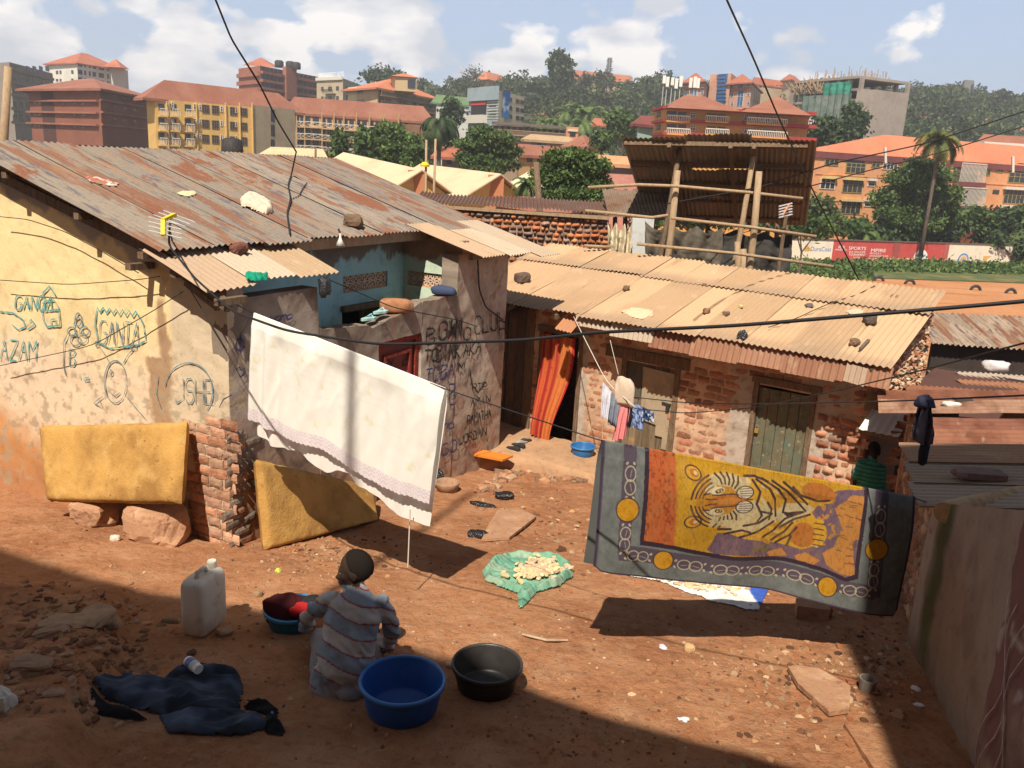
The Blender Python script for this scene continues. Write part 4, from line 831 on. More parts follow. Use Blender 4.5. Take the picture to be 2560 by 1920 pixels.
M['tile3'] = mat('orange_roof_tiles', (.52, .19, .10), .85, [(.2, (.45, .16, .085), .4, .65), (1.5, .85, .5, .7)])
class Bld:
    """block seen by its left end, near corner and right end (all at one height); facade 0 = left part, 1 = right part"""
    def __init__(s, name, label, L, Cn, Rr, mw, zb=-5.3, cat='building', mw2=None, group=None):
        C_ = at(*Cn); z = C_[2]
        def pt(q):
            P = at(*q); P[2] = z; return P
        s.C = C_; s.R = pt(Rr); s.L = pt(L); s.z = z; s.zb = zb
        if L[0] == Cn[0]: s.L = s.C+nz(np.array([-(s.R-s.C)[1], (s.R-s.C)[0], 0]))*L[2]
        if Rr[0] == Cn[0]: s.R = s.C+nz(np.array([(s.L-s.C)[1], -(s.L-s.C)[0], 0]))*(-Rr[2] if np.cross(s.L-s.C, [0, 0, 1])[1] < 0 else Rr[2])
        s.B = s.L+s.R-s.C
        s.t = thing(name, np.array([s.C[0], s.C[1], zb]), label, cat, group)
        V = []
        for P in (s.L, s.C, s.R, s.B): V += [np.array([P[0], P[1], zb-6]), P.copy()]
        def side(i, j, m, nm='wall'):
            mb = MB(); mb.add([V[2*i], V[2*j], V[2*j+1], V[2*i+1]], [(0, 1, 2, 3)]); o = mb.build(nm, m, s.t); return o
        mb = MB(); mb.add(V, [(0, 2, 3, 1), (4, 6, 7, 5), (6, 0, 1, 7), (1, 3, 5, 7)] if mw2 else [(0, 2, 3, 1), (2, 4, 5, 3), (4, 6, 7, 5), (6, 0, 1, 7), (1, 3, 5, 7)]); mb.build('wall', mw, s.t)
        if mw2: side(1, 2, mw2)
        s.f = [(s.L, s.C), (s.C, s.R)]; s.cache = {}
    def hit(s, f, x, y):
        A, B = s.f[f]; d = nz(B-A); n = np.array([d[1], -d[0], 0]); r = ray(x, y); return C0+r*((A-C0)@n/(r@n))
    def nrm(s, f):
        A, B = s.f[f]; d = nz(B-A); n = np.array([d[1], -d[0], 0]); return n if n@(C0-A) > 0 else -n
    def slab(s, f, x0, x1, y, h, out, m, name='ledge', ref=None, c=(1, 1, 1)):
        """ledge across a facade at the height seen at px (ref, y)"""
        z = s.hit(f, ref if ref is not None else (x0+x1)/2, y)[2]; a, b = s.hit(f, x0, y), s.hit(f, x1, y); a[2] = b[2] = z
        mb = MB(); mb.corner(a+np.array([0, 0, -h/2]), b-a, s.nrm(f)*out, [0, 0, h], c); return mb.build(name, m, s.t)
    def win(s, f, x0, x1, y0, y1, ref=None, m='glass', frame=None, name='window', out=.05, bars=0, sill=False):
        xm = ref if ref is not None else (x0+x1)/2
        z1, z0 = s.hit(f, xm, y0)[2], s.hit(f, xm, y1)[2]; a, b = s.hit(f, x0, (y0+y1)/2), s.hit(f, x1, (y0+y1)/2); n = s.nrm(f)
        a[2] = b[2] = z0; h = np.array([0, 0, z1-z0]); mb = MB(); mb.corner(a, b-a, n*out, h); w = mb.build(name, M[m] if isinstance(m, str) else m, s.t)
        if frame is not None:
            mb = MB(); e = nz(b-a); t_ = .07
            for k in range(bars+2): mb.corner(a+(b-a)*k/(bars+1)-e*t_/2, e*t_, n*(out+.05), h)
            for k in (0, .62, 1): mb.corner(a+h*k-e*.05-np.array([0, 0, t_/2]), b-a+e*.1, n*(out+.04), [0, 0, t_])
            mb.build('frame', frame, w)
        return w
    def wins(s, f, cols, rows, ref=None, **k):
        for y0, y1 in rows:
            for x0, x1 in cols: s.win(f, x0, x1, y0, y1, ref=ref, **k)
    def hip(s, m, h, over=.7, inset=.5, name='roof', fas=None, fh=.35):
        ctr = (s.L+s.R)/2; q = []
        for P in (s.L, s.C, s.R, s.B): q.append(P+nz(P-ctr)*over*1.4)
        la, lb = np.linalg.norm(s.L-s.C), np.linalg.norm(s.R-s.C)
        if lb >= la: m1, m2 = (q[0]+q[1])/2, (q[2]+q[3])/2; order = ((0, 1, 4), (1, 2, 5, 4), (2, 3, 5), (3, 0, 4, 5)); sh = la*inset/lb
        else: m1, m2 = (q[1]+q[2])/2, (q[3]+q[0])/2; order = ((1, 2, 4), (2, 3, 5, 4), (3, 0, 5), (0, 1, 4, 5)); sh = lb*inset/la
        sh = min(sh, .5); r1, r2 = m1+(m2-m1)*sh, m2+(m1-m2)*sh
        up = np.array([0, 0, h]); V = q+[r1+up, r2+up]; mb = MB(); mb.add(V, [o[::-1] if False else o for o in order]); mb.add([p-np.array([0, 0, .05]) for p in q], [(3, 2, 1, 0)])
        o = mb.build(name, m, s.t)
        mb = MB()
        for i in range(4): a, b = q[i], q[(i+1) % 4]; mb.corner(a-np.array([0, 0, fh]), b-a, nz(ctr-(a+b)/2)*.12, [0, 0, fh-.02])
        mb.build('fascia', fas or m, s.t); return o
    def balc(s, f, x0, x1, yt, yb, m='rail', ref=None, out=1.0, slab=True, cross=0):
        xm = ref if ref is not None else (x0+x1)/2
        z1, z0 = s.hit(f, xm, yt)[2], s.hit(f, xm, yb)[2]; a, b = s.hit(f, x0, yb), s.hit(f, x1, yb); a[2] = b[2] = z0; n = s.nrm(f); e = nz(b-a)
        mb = MB(); k = max(4, int(np.linalg.norm(b-a)/.22))
        if cross:
            for i in range(cross):
                p, q = a+(b-a)*i/cross, a+(b-a)*(i+1)/cross; u = np.array([0, 0, z1-z0])
                mb.bar(p+n*out, q+n*out+u, .07, .05); mb.bar(q+n*out, p+n*out+u, .07, .05); mb.bar(p+n*out, p+n*out+u, .09, .06)
        else:
            for i in range(k+1): mb.corner(a+(b-a)*i/k+n*(out-.06), e*.07, n*.05, [0, 0, z1-z0])
        mb.corner(a+n*(out-.06)+np.array([0, 0, z1-z0]), b-a, n*.1, [0, 0, .12]); o = mb.build('balcony_rail', M[m], s.t)
        if slab: mb = MB(); mb.corner(a-np.array([0, 0, .22]), b-a, n*out, [0, 0, .2]); mb.build('balcony_floor', s.bm, s.t)
        return o
def town():
    conc, conc_d = simple('bare_concrete', (.27, .225, .185)), simple('dark_concrete', (.16, .13, .11))
    # far left bare blocks
    b = Bld('concrete_block', 'unfinished grey concrete block at the far left behind the wooden pole', (-40, 137, 215), (20, 134, 205), (112, 139, 232), conc, zb=0); b.bm = conc
    for y in (160, 186, 212, 240, 268): b.slab(1, 20, 112, y, .6, .5, conc)
    b.wins(1, [(28+i*14, 36+i*14) for i in range(6)], [(143, 154), (167, 180), (193, 206), (220, 234), (248, 262)])
    b = Bld('white_house', 'large white house with a red hipped roof and a small corner turret', (102, 150, 290), (166, 136, 280), (266, 149, 300), simple('white_wall', (.66, .63, .55)), zb=6); b.bm = conc
    b.hip(M['tile'], 4.4, .8); b.wins(0, [(121, 126), (129, 133), (154, 159)], [(152, 160), (170, 176)], ref=140)
    b.wins(1, [(169, 178), (182, 186), (192, 196), (200, 207), (213, 224), (231, 235), (242, 246)], [(140, 148), (155, 165), (171, 176)], ref=200)
    t = thing('turret', b.R, 'little square turret with a pointed red roof at the end of the white house', 'turret'); q = at(251, 150, 290); mb = MB()
    mb.corner(at(240, 170, 292)-np.array([0, 0, 6]), [4.2, .8, 0], [-.8, 4.2, 0], [0, 0, 9.2], (.5, .46, .4)); mb.build('wall', mat('turret_wall', rough=.9, attr=True), t); mb = MB(); c4 = at(251, 147, 290)
    mb.add([c4+np.array([-3, -3, 0]), c4+np.array([3, -3, 0]), c4+np.array([3, 3, 0]), c4+np.array([-3, 3, 0]), c4+np.array([0, 0, 2.8])], [(0, 1, 4), (1, 2, 4), (2, 3, 4), (3, 0, 4), (3, 2, 1, 0)]); mb.build('roof', M['tile'], t)
    # dark red block
    rb = simple('red_brown_wall', (.235, .085, .05)); b = Bld('red_block', 'dark red brown apartment block with thin ledges and almost no windows', (61, 191, 165), (215, 192, 150), (318, 206, 172), rb); b.bm = rb
    for y in (216, 241, 266): b.slab(0, 62, 214, y+2, .3, .55, M['tile2']); b.slab(1, 216, 317, y+8, .3, .55, M['tile2'], ref=270)
    b.win(0, 92, 119, 193, 320, m=simple('recess_shade', (.075, .03, .02)), name='painted_recess', out=.04)  # flat dark strip: shade of a sunken bay painted on, nothing is sunk
    b.wins(1, [(245, 251), (266, 272), (288, 294)], [(207, 213), (231, 237), (257, 262)], ref=270); b.wins(0, [(75, 79), (84, 88), (135, 138), (160, 164), (178, 184)], [(222, 226), (247, 251), (272, 276)], ref=140); b.hip(M['tile2'], 2.8, 1.6)
    # yellow apartments
    ye = simple('yellow_wall', (.63, .405, .13)); b = Bld('yellow_apartments', 'yellow apartment block with white balconies and a brown hipped roof', (316, 212, 128), (334, 213, 125), (546, 226, 135), ye, mw2=None); b.bm = ye
    e = Bld('yellow_apartments', 'plain beige stair end with a slit of windows joined to the yellow apartment block', (546, 226.5, 135), (546.5, 226.5, 135), (637, 238, 143), simple('beige_wall', (.42, .34, .22))); e.bm = ye
    e.wins(1, [(585, 593)], [(237, 263), (269, 294), (301, 318)], ref=589)
    for x0 in (342, 368, 399):
        for k in range(3):
            y = 224+k*31.5+(x0-342)*.03; b.win(1, x0, x0+13, y, y+14); b.balc(1, x0-1, x0+16, y+12, y+25, out=.9)
    b.wins(1, [(360, 364), (371, 375), (418, 423), (430, 434), (476, 480), (486, 490), (508, 512)], [(225+k*31.5, 236+k*31.5) for k in range(3)], ref=420, frame=M['rail'])
    b.wins(1, [(437, 451), (458, 472), (497, 511), (519, 533)], [(229+k*32, 246+k*32) for k in range(3)], ref=470, frame=M['wood'], bars=2)
    for x in (362, 425, 488, 518, 545): b.win(1, x-.8, x+.8, 222, 340, m=ye, name='downpipe', out=.25)
    rb2 = Bld('yellow_roof_block', 'top', (316, 212, 128), (334, 213, 125), (637, 237, 143.5), ye, zb=6); r = rb2.hip(M['tile2'], 2.8, 1.3, .9)
    for c in list(kids(rb2.t)):
        if c.name.startswith('wall'): bpy.data.objects.remove(c)
        else: c.parent = b.t; c.matrix_parent_inverse = Matrix.Identity(4); c.location = Vector(ORG[rb2.t.name])-Vector(ORG[b.t.name])
    bpy.data.objects.remove(rb2.t); eb = e.t
    for c in list(kids(eb)): c.parent = b.t; c.location = Vector(ORG[eb.name])-Vector(ORG[b.t.name])
    bpy.data.objects.remove(eb)
    # tan gallery block
    ta = simple('tan_wall', (.5, .33, .17)); b = Bld('gallery_block', 'tan three storey block with open galleries and white crossed railings', (636, 244, 158), (640, 244.5, 156), (915, 262, 163), ta); b.bm = ta
    xs = [640, 657, 694, 720, 741, 768, 796, 826, 858]
    for k in range(3):
        y = 250+k*25.7
        for i in range(8):
            x0, x1 = xs[i], xs[i+1]; w = x1-x0; yy = y+(x0-640)*.075
            b.win(1, x0+w*.12, x0+w*.36, yy, yy+17, m='glass'); b.win(1, x0+w*.5, x0+w*.86, yy+1, yy+19, name='door')
            b.balc(1, x0, x1, yy+13.5, yy+23, out=1.5, cross=2)
    for x in xs: b.win(1, x-.8, x+.8, 244, 345, m=ta, name='pillar', out=1.55)
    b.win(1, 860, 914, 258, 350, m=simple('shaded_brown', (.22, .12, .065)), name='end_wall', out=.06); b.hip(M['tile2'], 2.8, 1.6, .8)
    # orange brick block on the rise
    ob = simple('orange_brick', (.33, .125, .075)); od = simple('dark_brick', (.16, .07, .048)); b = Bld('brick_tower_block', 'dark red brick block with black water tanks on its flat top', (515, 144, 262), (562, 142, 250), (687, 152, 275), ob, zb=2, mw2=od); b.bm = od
    for y in (160, 177, 193, 206): b.slab(0, 515, 562, y+2, 1.1, .6, ob); b.slab(1, 563, 686, y+6, .7, .8, ob, ref=620)
    b.win(1, 611, 634, 146, 215, m=ob, name='stair_tower', out=1.2); b.wins(1, [(566+i*9, 572+i*9) for i in range(5)]+[(637+i*10, 643+i*10) for i in range(5)], [(150, 158), (168, 177), (186, 194)], ref=600)
    b.wins(0, [(526, 545)], [(157, 166), (176, 184)], m='glass', ref=535)
    mb = MB(); q = [at(524, 141, 260), at(596, 146, 262), at(600, 144, 282), at(530, 139, 282)]; ap = at(564, 124, 270); mb.add(q+[ap], [(0, 1, 4), (1, 2, 4), (2, 3, 4), (3, 0, 4)]); mb.build('roof', M['tile'], b.t)
    for i, (x, y) in enumerate(((603, 144), (627, 146), (640, 148))):
        tk = MB(); P = at(x, y, 262); P[2] -= .2; tk.lathe([(0, 2.0), (.8, 1.95), (1.3, 1.6), (1.3, .3), (1.2, 0)], P, 14); o = tk.build('water_tank', M['black'], smooth=True); tag(o, ['biggest black water tank, at the left of the brick block top', 'middle black water tank on the brick block top', 'right hand black water tank on the brick block top'][i], 'water tank', 'water tanks on the brick block')
    # hotel with roof letters
    be = simple('beige_render', (.46, .37, .25)); b = Bld('hotel', 'beige block with white letters standing along its flat roof', (684, 168, 240), (741, 169, 232), (800, 178, 262), be, zb=3); b.bm = be
    b.slab(0, 684, 741, 170, .8, .4, M['rail']); b.wins(0, [(694, 699), (709, 717), (726, 732)], [(187, 196), (208, 216)], ref=712); b.balc(0, 704, 726, 195, 201, m='black', out=1.2); b.wins(1, [(748, 752), (756, 760)], [(188, 198), (206, 214)], ref=752)
    d = nz(b.C-b.L); text_mesh('NEW UNIVERSITY HOTEL', 'roof_lettering', at(688.5, 167.3, 239), d, [0, 0, 1], 1.15, mat('sign_white', (.85, .85, .85), .5), b.t, 11.4)
    # apartments with the dormer
    pe = simple('peach_wall', (.58, .38, .22)); ps = simple('shaded_peach', (.42, .26, .16)); b = Bld('peach_apartments', 'peach apartment block with dark galleries, a dormer and an orange roof', (752, 187, 200), (816, 190, 188), (940, 206, 212), pe, zb=0, mw2=ps); b.bm = ps  # right facade takes a darker copy of the peach, its shade put into colour
    b.win(0, 752, 771, 188, 230, m=simple('cream_wall', (.68, .55, .33)), name='corner_wall', out=.08); b.wins(0, [(773, 785)], [(192, 202), (215, 225)], ref=779); b.wins(0, [(763, 767)], [(193, 197)])
    for k in range(4): b.wins(1, [(819, 830), (832, 844), (858, 868), (870, 880), (891, 899), (906, 914), (927, 934)], [(199+k*20.3, 209+k*20.3)], ref=875); b.balc(1, 818, 938, 207+k*20.3, 214.5+k*20.3, m='palewood', ref=875, out=.7)
    b.hip(M['tile3'], 3.4, 1.2, .8); dm = at(878, 186, 192); mb = MB(); mb.corner(dm+np.array([-2.4, 0, -1]), [4.4, 1.0, 0], [-2, 7, 0], [0, 0, 2.9], (.5, .36, .2)); mb.build('dormer', mat('dormer_wall', rough=.9, attr=True), b.t)
    mb = MB(); mb.corner(dm+np.array([.2, .45, -.2]), [1.6, .36, 0], [0, -.1, 0], [0, 0, 1.7]); mb.build('window', M['glass'], b.t); mb = MB(); mb.add([dm+np.array([-3.1, -.7, 1.9]), dm+np.array([2.6, .8, 1.9]), dm+np.array([.5, 8, 1.9]), dm+np.array([-5, 7, 1.9]), dm+np.array([-1.2, 4, 3.0])], [(0, 1, 4), (1, 2, 4), (2, 3, 4), (3, 0, 4), (3, 2, 1, 0)]); mb.build('roof', M['tile3'], b.t)
    # green roofed white house, glass fronted block
    b = Bld('green_roofed_house', 'white three storey house with a pale green hipped roof', (941, 222, 205), (943, 222, 203), (1022, 222, 208), simple('white_render', (.68, .66, .6)), zb=-2); b.bm = conc; b.hip(simple('green_roof', (.16, .24, .12)), 1.9, .9); b.wins(1, [(949, 954), (994, 1002), (1007, 1018)], [(224, 231), (238, 245), (252, 259)], ref=985)
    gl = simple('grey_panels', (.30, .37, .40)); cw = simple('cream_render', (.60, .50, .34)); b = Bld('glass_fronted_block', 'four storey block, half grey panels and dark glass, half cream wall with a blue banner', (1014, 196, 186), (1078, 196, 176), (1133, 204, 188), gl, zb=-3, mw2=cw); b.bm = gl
    b.win(0, 1019, 1051, 209, 256, m='glass', name='window', out=.15); b.win(0, 1019, 1051, 220, 227, m=simple('red_band', (.55, .07, .07)), name='band', out=.25); b.slab(0, 1014, 1078, 203, 2.6, .5, gl, 'canopy'); b.wins(0, [(1056, 1072)], [(228, 231), (239, 241), (247, 249), (254, 256)], ref=1064)
    for y in (208, 214, 220, 226, 232, 238, 244, 250, 256): b.slab(0, 1052, 1077, y, .12, .1, M['rail'], 'panel_joint', ref=1064)
    b.slab(0, 1016, 1052, 258, 1.6, 1.2, M['rail'], 'balcony'); b.wins(1, [(1099, 1106), (1114, 1122), (1124, 1132)], [(213, 222), (231, 240), (249, 258)], ref=1112, m='glass')
    mb = MB(); p, q = b.hit(1, 1083, 226), b.hit(1, 1099, 226); zt_, zb_ = b.hit(1, 1091, 197)[2], b.hit(1, 1091, 255)[2]; p[2] = q[2] = zb_; n = b.nrm(1)
    u, v = np.meshgrid(np.linspace(0, 1, 30), np.linspace(0, 1, 50), indexing='ij'); cc = mixc(np.zeros(u.shape+(3,))+np.array([.02, .12, .38]), [.55, .68, .78], sm(.45, .62, fbm(u*4, v*5, 250))*sm(.1, .35, v)*sm(.85, .6, v)); cc = mixc(cc, [.03, .25, .5], sm(.2, .1, v))
    mb.grid(p+u[..., None]*(q-p)+v[..., None]*np.array([0, 0, zt_-zb_])+n*.25, cc.reshape(-1, 3)); mb.build('banner', mat('banner_print', rough=.6, attr=True), b.t)
    # low shops along the far road
    tn = simple('shop_tan', (.33, .235, .16)); b = Bld('shop_row', 'long low row of shops with a flat roof and gallery', (1060, 270, 160), (1062, 270, 158), (1224, 274, 163), tn, zb=-3.5); b.bm = tn; b.slab(1, 1062, 1224, 271, .5, 1.2, conc_d); b.wins(1, [(1068+i*13, 1076+i*13) for i in range(12)], [(276, 285)], ref=1140); b.balc(1, 1062, 1223, 285, 293, m='palewood', out=1)
    b = Bld('orange_shop', 'small orange fronted shop with a white sign board', (1223, 273, 156), (1224, 273, 155), (1250, 274, 156), simple('orange_front', (.6, .28, .13)), zb=-4); b.bm = tn; b.win(1, 1226, 1247, 279, 284, m='rail', name='sign_board', out=.2); b.win(1, 1231, 1243, 286, 295)
    b = Bld('blue_shop', 'low shop with a bright blue front under a tan roof', (1149, 302, 140), (1150, 302, 138), (1225, 303, 141), simple('blue_front', (.05, .22, .38)), zb=-4.8); b.bm = tn; b.win(1, 1180, 1224, 303, 320, m=tn, name='front', out=.06); b.win(1, 1161, 1169, 309, 318); b.hip(simple('dusty_roof', (.42, .29, .17)), .9, 1.4)
    b = Bld('small_house', 'small house with a brown roof and an orange gable end', (1232, 314, 132), (1268, 318, 128), (1295, 312, 134), simple('cream_house', (.55, .42, .25)), zb=-5); b.bm = tn; b.wins(0, [(1236, 1242), (1247, 1254), (1258, 1264)], [(318, 325)]); b.win(1, 1270, 1293, 296, 330, m=simple('orange_gable', (.5, .2, .09)), name='gable', out=.1); b.hip(M['tile2'], 1.8, 1.2)
    b = Bld('brown_roof_house', 'broad low house with brown roofs behind the leafy trees', (1120, 333, 118), (1122, 334, 116), (1205, 337, 120), simple('ochre_wall', (.45, .28, .12)), zb=-5.3); b.bm = tn; b.hip(M['tile2'], 1.4, 1.5, .6); b.wins(1, [(1138, 1150), (1160, 1172)], [(341, 350)])
    b = Bld('palm_house', 'low house with a red brown roof behind the tall palm', (955, 339, 122), (957, 339, 120), (1040, 341, 124), simple('wall_shade', (.2, .14, .09)), zb=-5.3); b.bm = tn; b.hip(M['tile'], 1.5, 1.2, .4); b.wins(1, [(965, 975), (990, 1005)], [(344, 355)])
    b = Bld('garage_row', 'long open garage with a dusty orange roof and parked cars inside', (1288, 352, 96), (1290, 352.5, 95), (1390, 356, 97), simple('garage_wall', (.10, .08, .07)), zb=-5.2); b.bm = tn; b.hip(simple('dusty_orange_roof', (.52, .28, .14)), .9, 1.6, .4)
    b = Bld('pink_house', 'plain pink wall of a low house beside the pole shelter', (1309, 375, 70), (1310, 375, 69), (1384, 378, 71), simple('pink_wall', (.62, .3, .24)), zb=-5.2); b.bm = tn
    b = Bld('teal_fronted_house', 'low house with a maroon roof and a pale green glass front', (1377, 268, 128), (1379, 268, 126), (1418, 268, 128), simple('green_glass_front', (.35, .5, .42)), zb=-3); b.bm = tn; b.hip(simple('maroon_roof', (.2, .06, .05)), 1.3, .8); b.wins(1, [(1382+i*7, 1387+i*7) for i in range(5)], [(270, 276)], m='rail')
    b = Bld('brown_tiled_house', 'small house with a brown tiled roof among trees on the slope', (1279, 270, 190), (1281, 270, 188), (1320, 272, 190), simple('pale_wall', (.5, .4, .26)), zb=-2); b.bm = tn; b.hip(M['tile'], 1.5, .8); b.wins(1, [(1286+i*8, 1291+i*8) for i in range(4)], [(273, 278)])
    # yellow gabled halls
    yg = simple('ochre_gable', (.55, .36, .11)); rf = mat('cream_sheet_roof', (.56, .44, .29), .85, [(.5, (.48, .36, .23), .45, .65), (6, (.3, .14, .08), .66, .74, (1, 1, 1), .6)])
    def gable(label, A, lf, rt, back, D, yb, group):
        ap, l, r = at(*A, D), at(*lf, D-1.5), at(*rt, D+1.5); d = back; zb = at(A[0], yb, D)[2]
        t = thing('gabled_hall', np.array([ap[0], ap[1], zb]), label, 'hall', group); mb = MB(); gl_ = l.copy(); gr_ = r.copy(); gl_[2] = gr_[2] = zb-1
        mb.prism([gl_, gr_, r, ap, l], d); mb.build('wall', yg, t); e = nz(d)*-.5; up = np.array([0, 0, .12])
        for s_ in (l, r):
            o = nz(s_-ap)*.6; mb = MB(); mb.prism([ap+e+up, s_+o+e+up, s_+o+d-e+up, ap+d-e+up], [0, 0, .1]); mb.build('roof', rf, t)
        mb = MB(); mb.corner(ap+np.array([-.55, -.25, -6.5]), [1.1, .1, 0], [0, .2, 0], [0, 0, 6.6], (.42, .17, .08)); mb.build('pilaster', mat('brown_pilaster', rough=.9, attr=True), t)
        mb = MB(); mb.corner(ap+np.array([-2.2, -.2, -2.6]), [.35, 0, 0], [0, .2, 0], [0, 0, 1.3]); mb.build('window', M['glass'], t); mb = MB(); mb.corner(ap+np.array([1.2, -.2, -2.6]), [.35, 0, 0], [0, .2, 0], [0, 0, 1.3]); mb.build('window', M['glass'], t)
        mb = MB(); mb.corner(ap+np.array([-4, -.6, -5.2]), [2.4, .2, 0], [0, .6, 0], [0, 0, .15]); mb.build('ledge', M['rail'], t)
    gable('ochre gabled hall with a streaked cream roof, nearer the rusty house roof', (900, 371), (840, 409), (970, 423), at(752, 360, 62)-at(900, 371, 58)+np.array([0, 0, .7]), 58, 432, 'gabled halls')
    gable('second ochre gabled hall, nearer the round leafy tree', (1072, 381), (1005, 423), (1118, 420), at(916, 370, 66)-at(1072, 381, 60)+np.array([0, 0, .3]), 60, 440, 'gabled halls')
    def flat_roof(name, label, pts, D, m, h=.2, zb=None):
        P = [at(x, y, d) for (x, y), d in zip(pts, D)]; t = thing(name, np.mean(P, 0)-np.array([0, 0, 3]), label, 'house'); mb = MB(); mb.prism(P, [0, 0, -h]); mb.build('roof', m, t)
        c = np.mean(P, 0); mb = MB(); mb.prism([c+(p-c)*.9-np.array([0, 0, h]) for p in P], [0, 0, -3.0]); mb.build('wall', simple(name+'_wall', (.3, .2, .12)), t)
    flat_roof('cream_roof_house', 'house with a big pale cream roof behind the rusty house', [(534, 347), (716, 356), (698, 322), (585, 317)], [50, 50, 58, 58], simple('cream_roof', (.62, .48, .28)))
    flat_roof('cream_roof_house', 'cream roofed house partly hidden by the round leafy tree', [(1085, 402), (1165, 425), (1195, 372), (1140, 371)], [62, 60, 70, 72], simple('cream_roof', (.66, .55, .38)))
    flat_roof('red_roof_house', 'low house with a flat dusty red roof behind the rough brick wall', [(1060, 432), (1235, 457), (1262, 441), (1130, 424)], [33, 31, 36, 38], mat('red_sheet_roof', (.34, .13, .1), .8, [(.6, (.4, .19, .14), .4, .65)]))
    flat_roof('red_roof_house', 'narrow dark red roof strip behind the ochre halls', [(700, 356), (756, 362), (752, 355), (712, 350)], [66, 66, 72, 72], simple('dull_red_roof', (.22, .06, .05)))
    # hilltop
    b = Bld('hilltop_hall', 'long building with an orange roof on top of the wooded hill', (1240, 172, 392), (1242, 172, 390), (1356, 178, 400), simple('hall_wall', (.55, .4, .25)), zb=28); b.hip(M['tile3'], 4, 2, .4)
    b = Bld('hilltop_house', 'house with an orange roof half hidden by trees on the hill', (1038, 172, 380), (1056, 172, 376), (1092, 178, 390), simple('hall_wall', (.55, .4, .25)), zb=28); b.hip(M['tile3'], 3.5, 2, .5)
    # blue striped pavilion block
    pk = simple('pink_render', (.58, .33, .22)); ce = Bld('blue_glass_building', 'peach building with a tall blue glass stripe between two pavilions', (1535, 156, 250), (1580, 158, 244), (1598, 160, 258), pk, zb=4); ce.bm = pk; ce.win(0, 1550, 1569, 160, 223, m='bluegl', out=.3)
    for i in range(8): ce.slab(0, 1550, 1569, 163+i*8, .15, .4, M['glass'], 'mullion', ref=1560)
    for nm, x0, xc, x1, y in (('left hand pavilion of the blue glass building with a pointed red roof', 1478, 1522, 1538, 174), ('right hand pavilion of the blue glass building with a pointed red roof', 1574, 1625, 1646, 177)):
        b = Bld('pavilion', nm, (x0, y, 246), (xc, y+1, 238), (x1, y+2, 262), pk, zb=4, group='pavilions beside the blue glass stripe'); b.hip(M['tile'], 2.8, 1.2); m_ = (x0+xc)/2
        b.win(0, m_-5, m_+5, y+3, y+13, m='bluegl'); b.win(0, m_-6, m_+6, y+19, y+52, m='bluegl', frame=M['rail'], bars=1); b.wins(0, [(m_-20, m_-15), (m_+15, m_+20)], [(y+5, y+11), (y+24, y+31), (y+43, y+50)], m='bluegl', frame=M['rail'], ref=m_); b.slab(0, x0, xc, y+16, .6, .4, M['tile'])
        b.wins(1, [(xc+3+i*4, xc+5+i*4) for i in range(4)], [(y+22, y+50)], ref=xc+10)
    b = Bld('hill_wing', 'long wing with a red roof beside the blue striped building', (1628, 181, 300), (1630, 181, 298), (1694, 182, 305), simple('wing_wall', (.5, .38, .24)), zb=10); b.hip(M['tile'], 2.2, 1, .4); b.wins(1, [(1640+i*9, 1645+i*9) for i in range(6)], [(184, 189)])
    b = Bld('hill_house', 'small hipped red roof house left of the netted building site', (1692, 172, 300), (1710, 172, 295), (1730, 173, 305), simple('wing_wall', (.55, .42, .27)), zb=10); b.hip(M['tile'], 2.2, 1, .5)
    # building site
    cs = simple('raw_concrete', (.32, .27, .23)); t = thing('building_site', at(1780, 290, 190), 'grey concrete building site wrapped in green netting with props on top', 'building site')
    A, B = at(1702, 290, 196), at(1838, 290, 180); e = B-A; zs = [at(1760, y, 189)[2] for y in (292, 270, 245, 220, 198, 172)]; e[2] = 0; dn = nz(np.array([-e[1], e[0], 0])); dn = dn if dn[1] > 0 else -dn
    for z in zs: mb = MB(); mb.corner(np.array([A[0], A[1], z-.25]), e, dn*14, [0, 0, .5]); mb.build('floor_slab', cs, t)
    for i in range(7):
        for j in (0, 1): mb = MB(); p = A+e*i/6+dn*(.2+13*j); p[2] = zs[0]-8; mb.corner(p, nz(e)*.7, dn*.7, [0, 0, zs[-1]-zs[0]+8]); mb.build('column', cs, t)
    mb = MB(); p = A+dn*7; p[2] = zs[0]-8; mb.corner(p, e, dn*.3, [0, 0, zs[-2]-zs[0]+8]); mb.build('inner_wall', conc_d, t)
    mb = MB(); p = np.array([B[0], B[1], zs[0]-10]); mb.corner(p, nz(e)*3.6+dn*1, dn*9, [0, 0, zs[-1]-zs[0]+7.5]); mb.build('end_tower', cs, t)
    gn = mat('green_net', (.02, .19, .13), .8, [(.4, (.05, .3, .22), .4, .65), (2, .7, .5, .7)]); gn2 = mat('thin_net', (.12, .17, .14), .85, [(.3, (.2, .22, .19), .45, .7), (1.5, .6, .5, .7)])
    for nm, x0, x1, y0, y1, m_ in (('net', .52, .96, 181, 206, gn), ('net', .2, .98, 206, 262, gn2)):
        mb = MB(); u, v = np.meshgrid(np.linspace(x0, x1, 24), np.linspace(0, 1, 12), indexing='ij'); z1, z0 = at(1780, y0, 188)[2], at(1780, y1, 188)[2]
        P = A+u[..., None]*e; P[..., 2] = z0+v*(z1-z0); P = P-dn*(.5+.4*np.sin(u*60)*.6+.3*fbm(u*9, v*3, 260))[..., None]; mb.grid(P); mb.build(nm, m_, t)
    r = np.random.RandomState(9); mb = MB()
    for i in range(60): p = A+e*r.rand()+dn*r.uniform(0, 12); p[2] = zs[-1]; mb.bar(p, p+np.array([r.normal(0, .2), 0, r.uniform(1, 2.6)]), .12, .12)
    for i in range(70): p = A+e*r.rand()*.5-dn*.4; p[2] = zs[-2]+r.uniform(-.5, 1.0); mb.bar(p, p+np.array([r.normal(0, .8), 0, r.uniform(.5, 2.2)]), .15, .15)
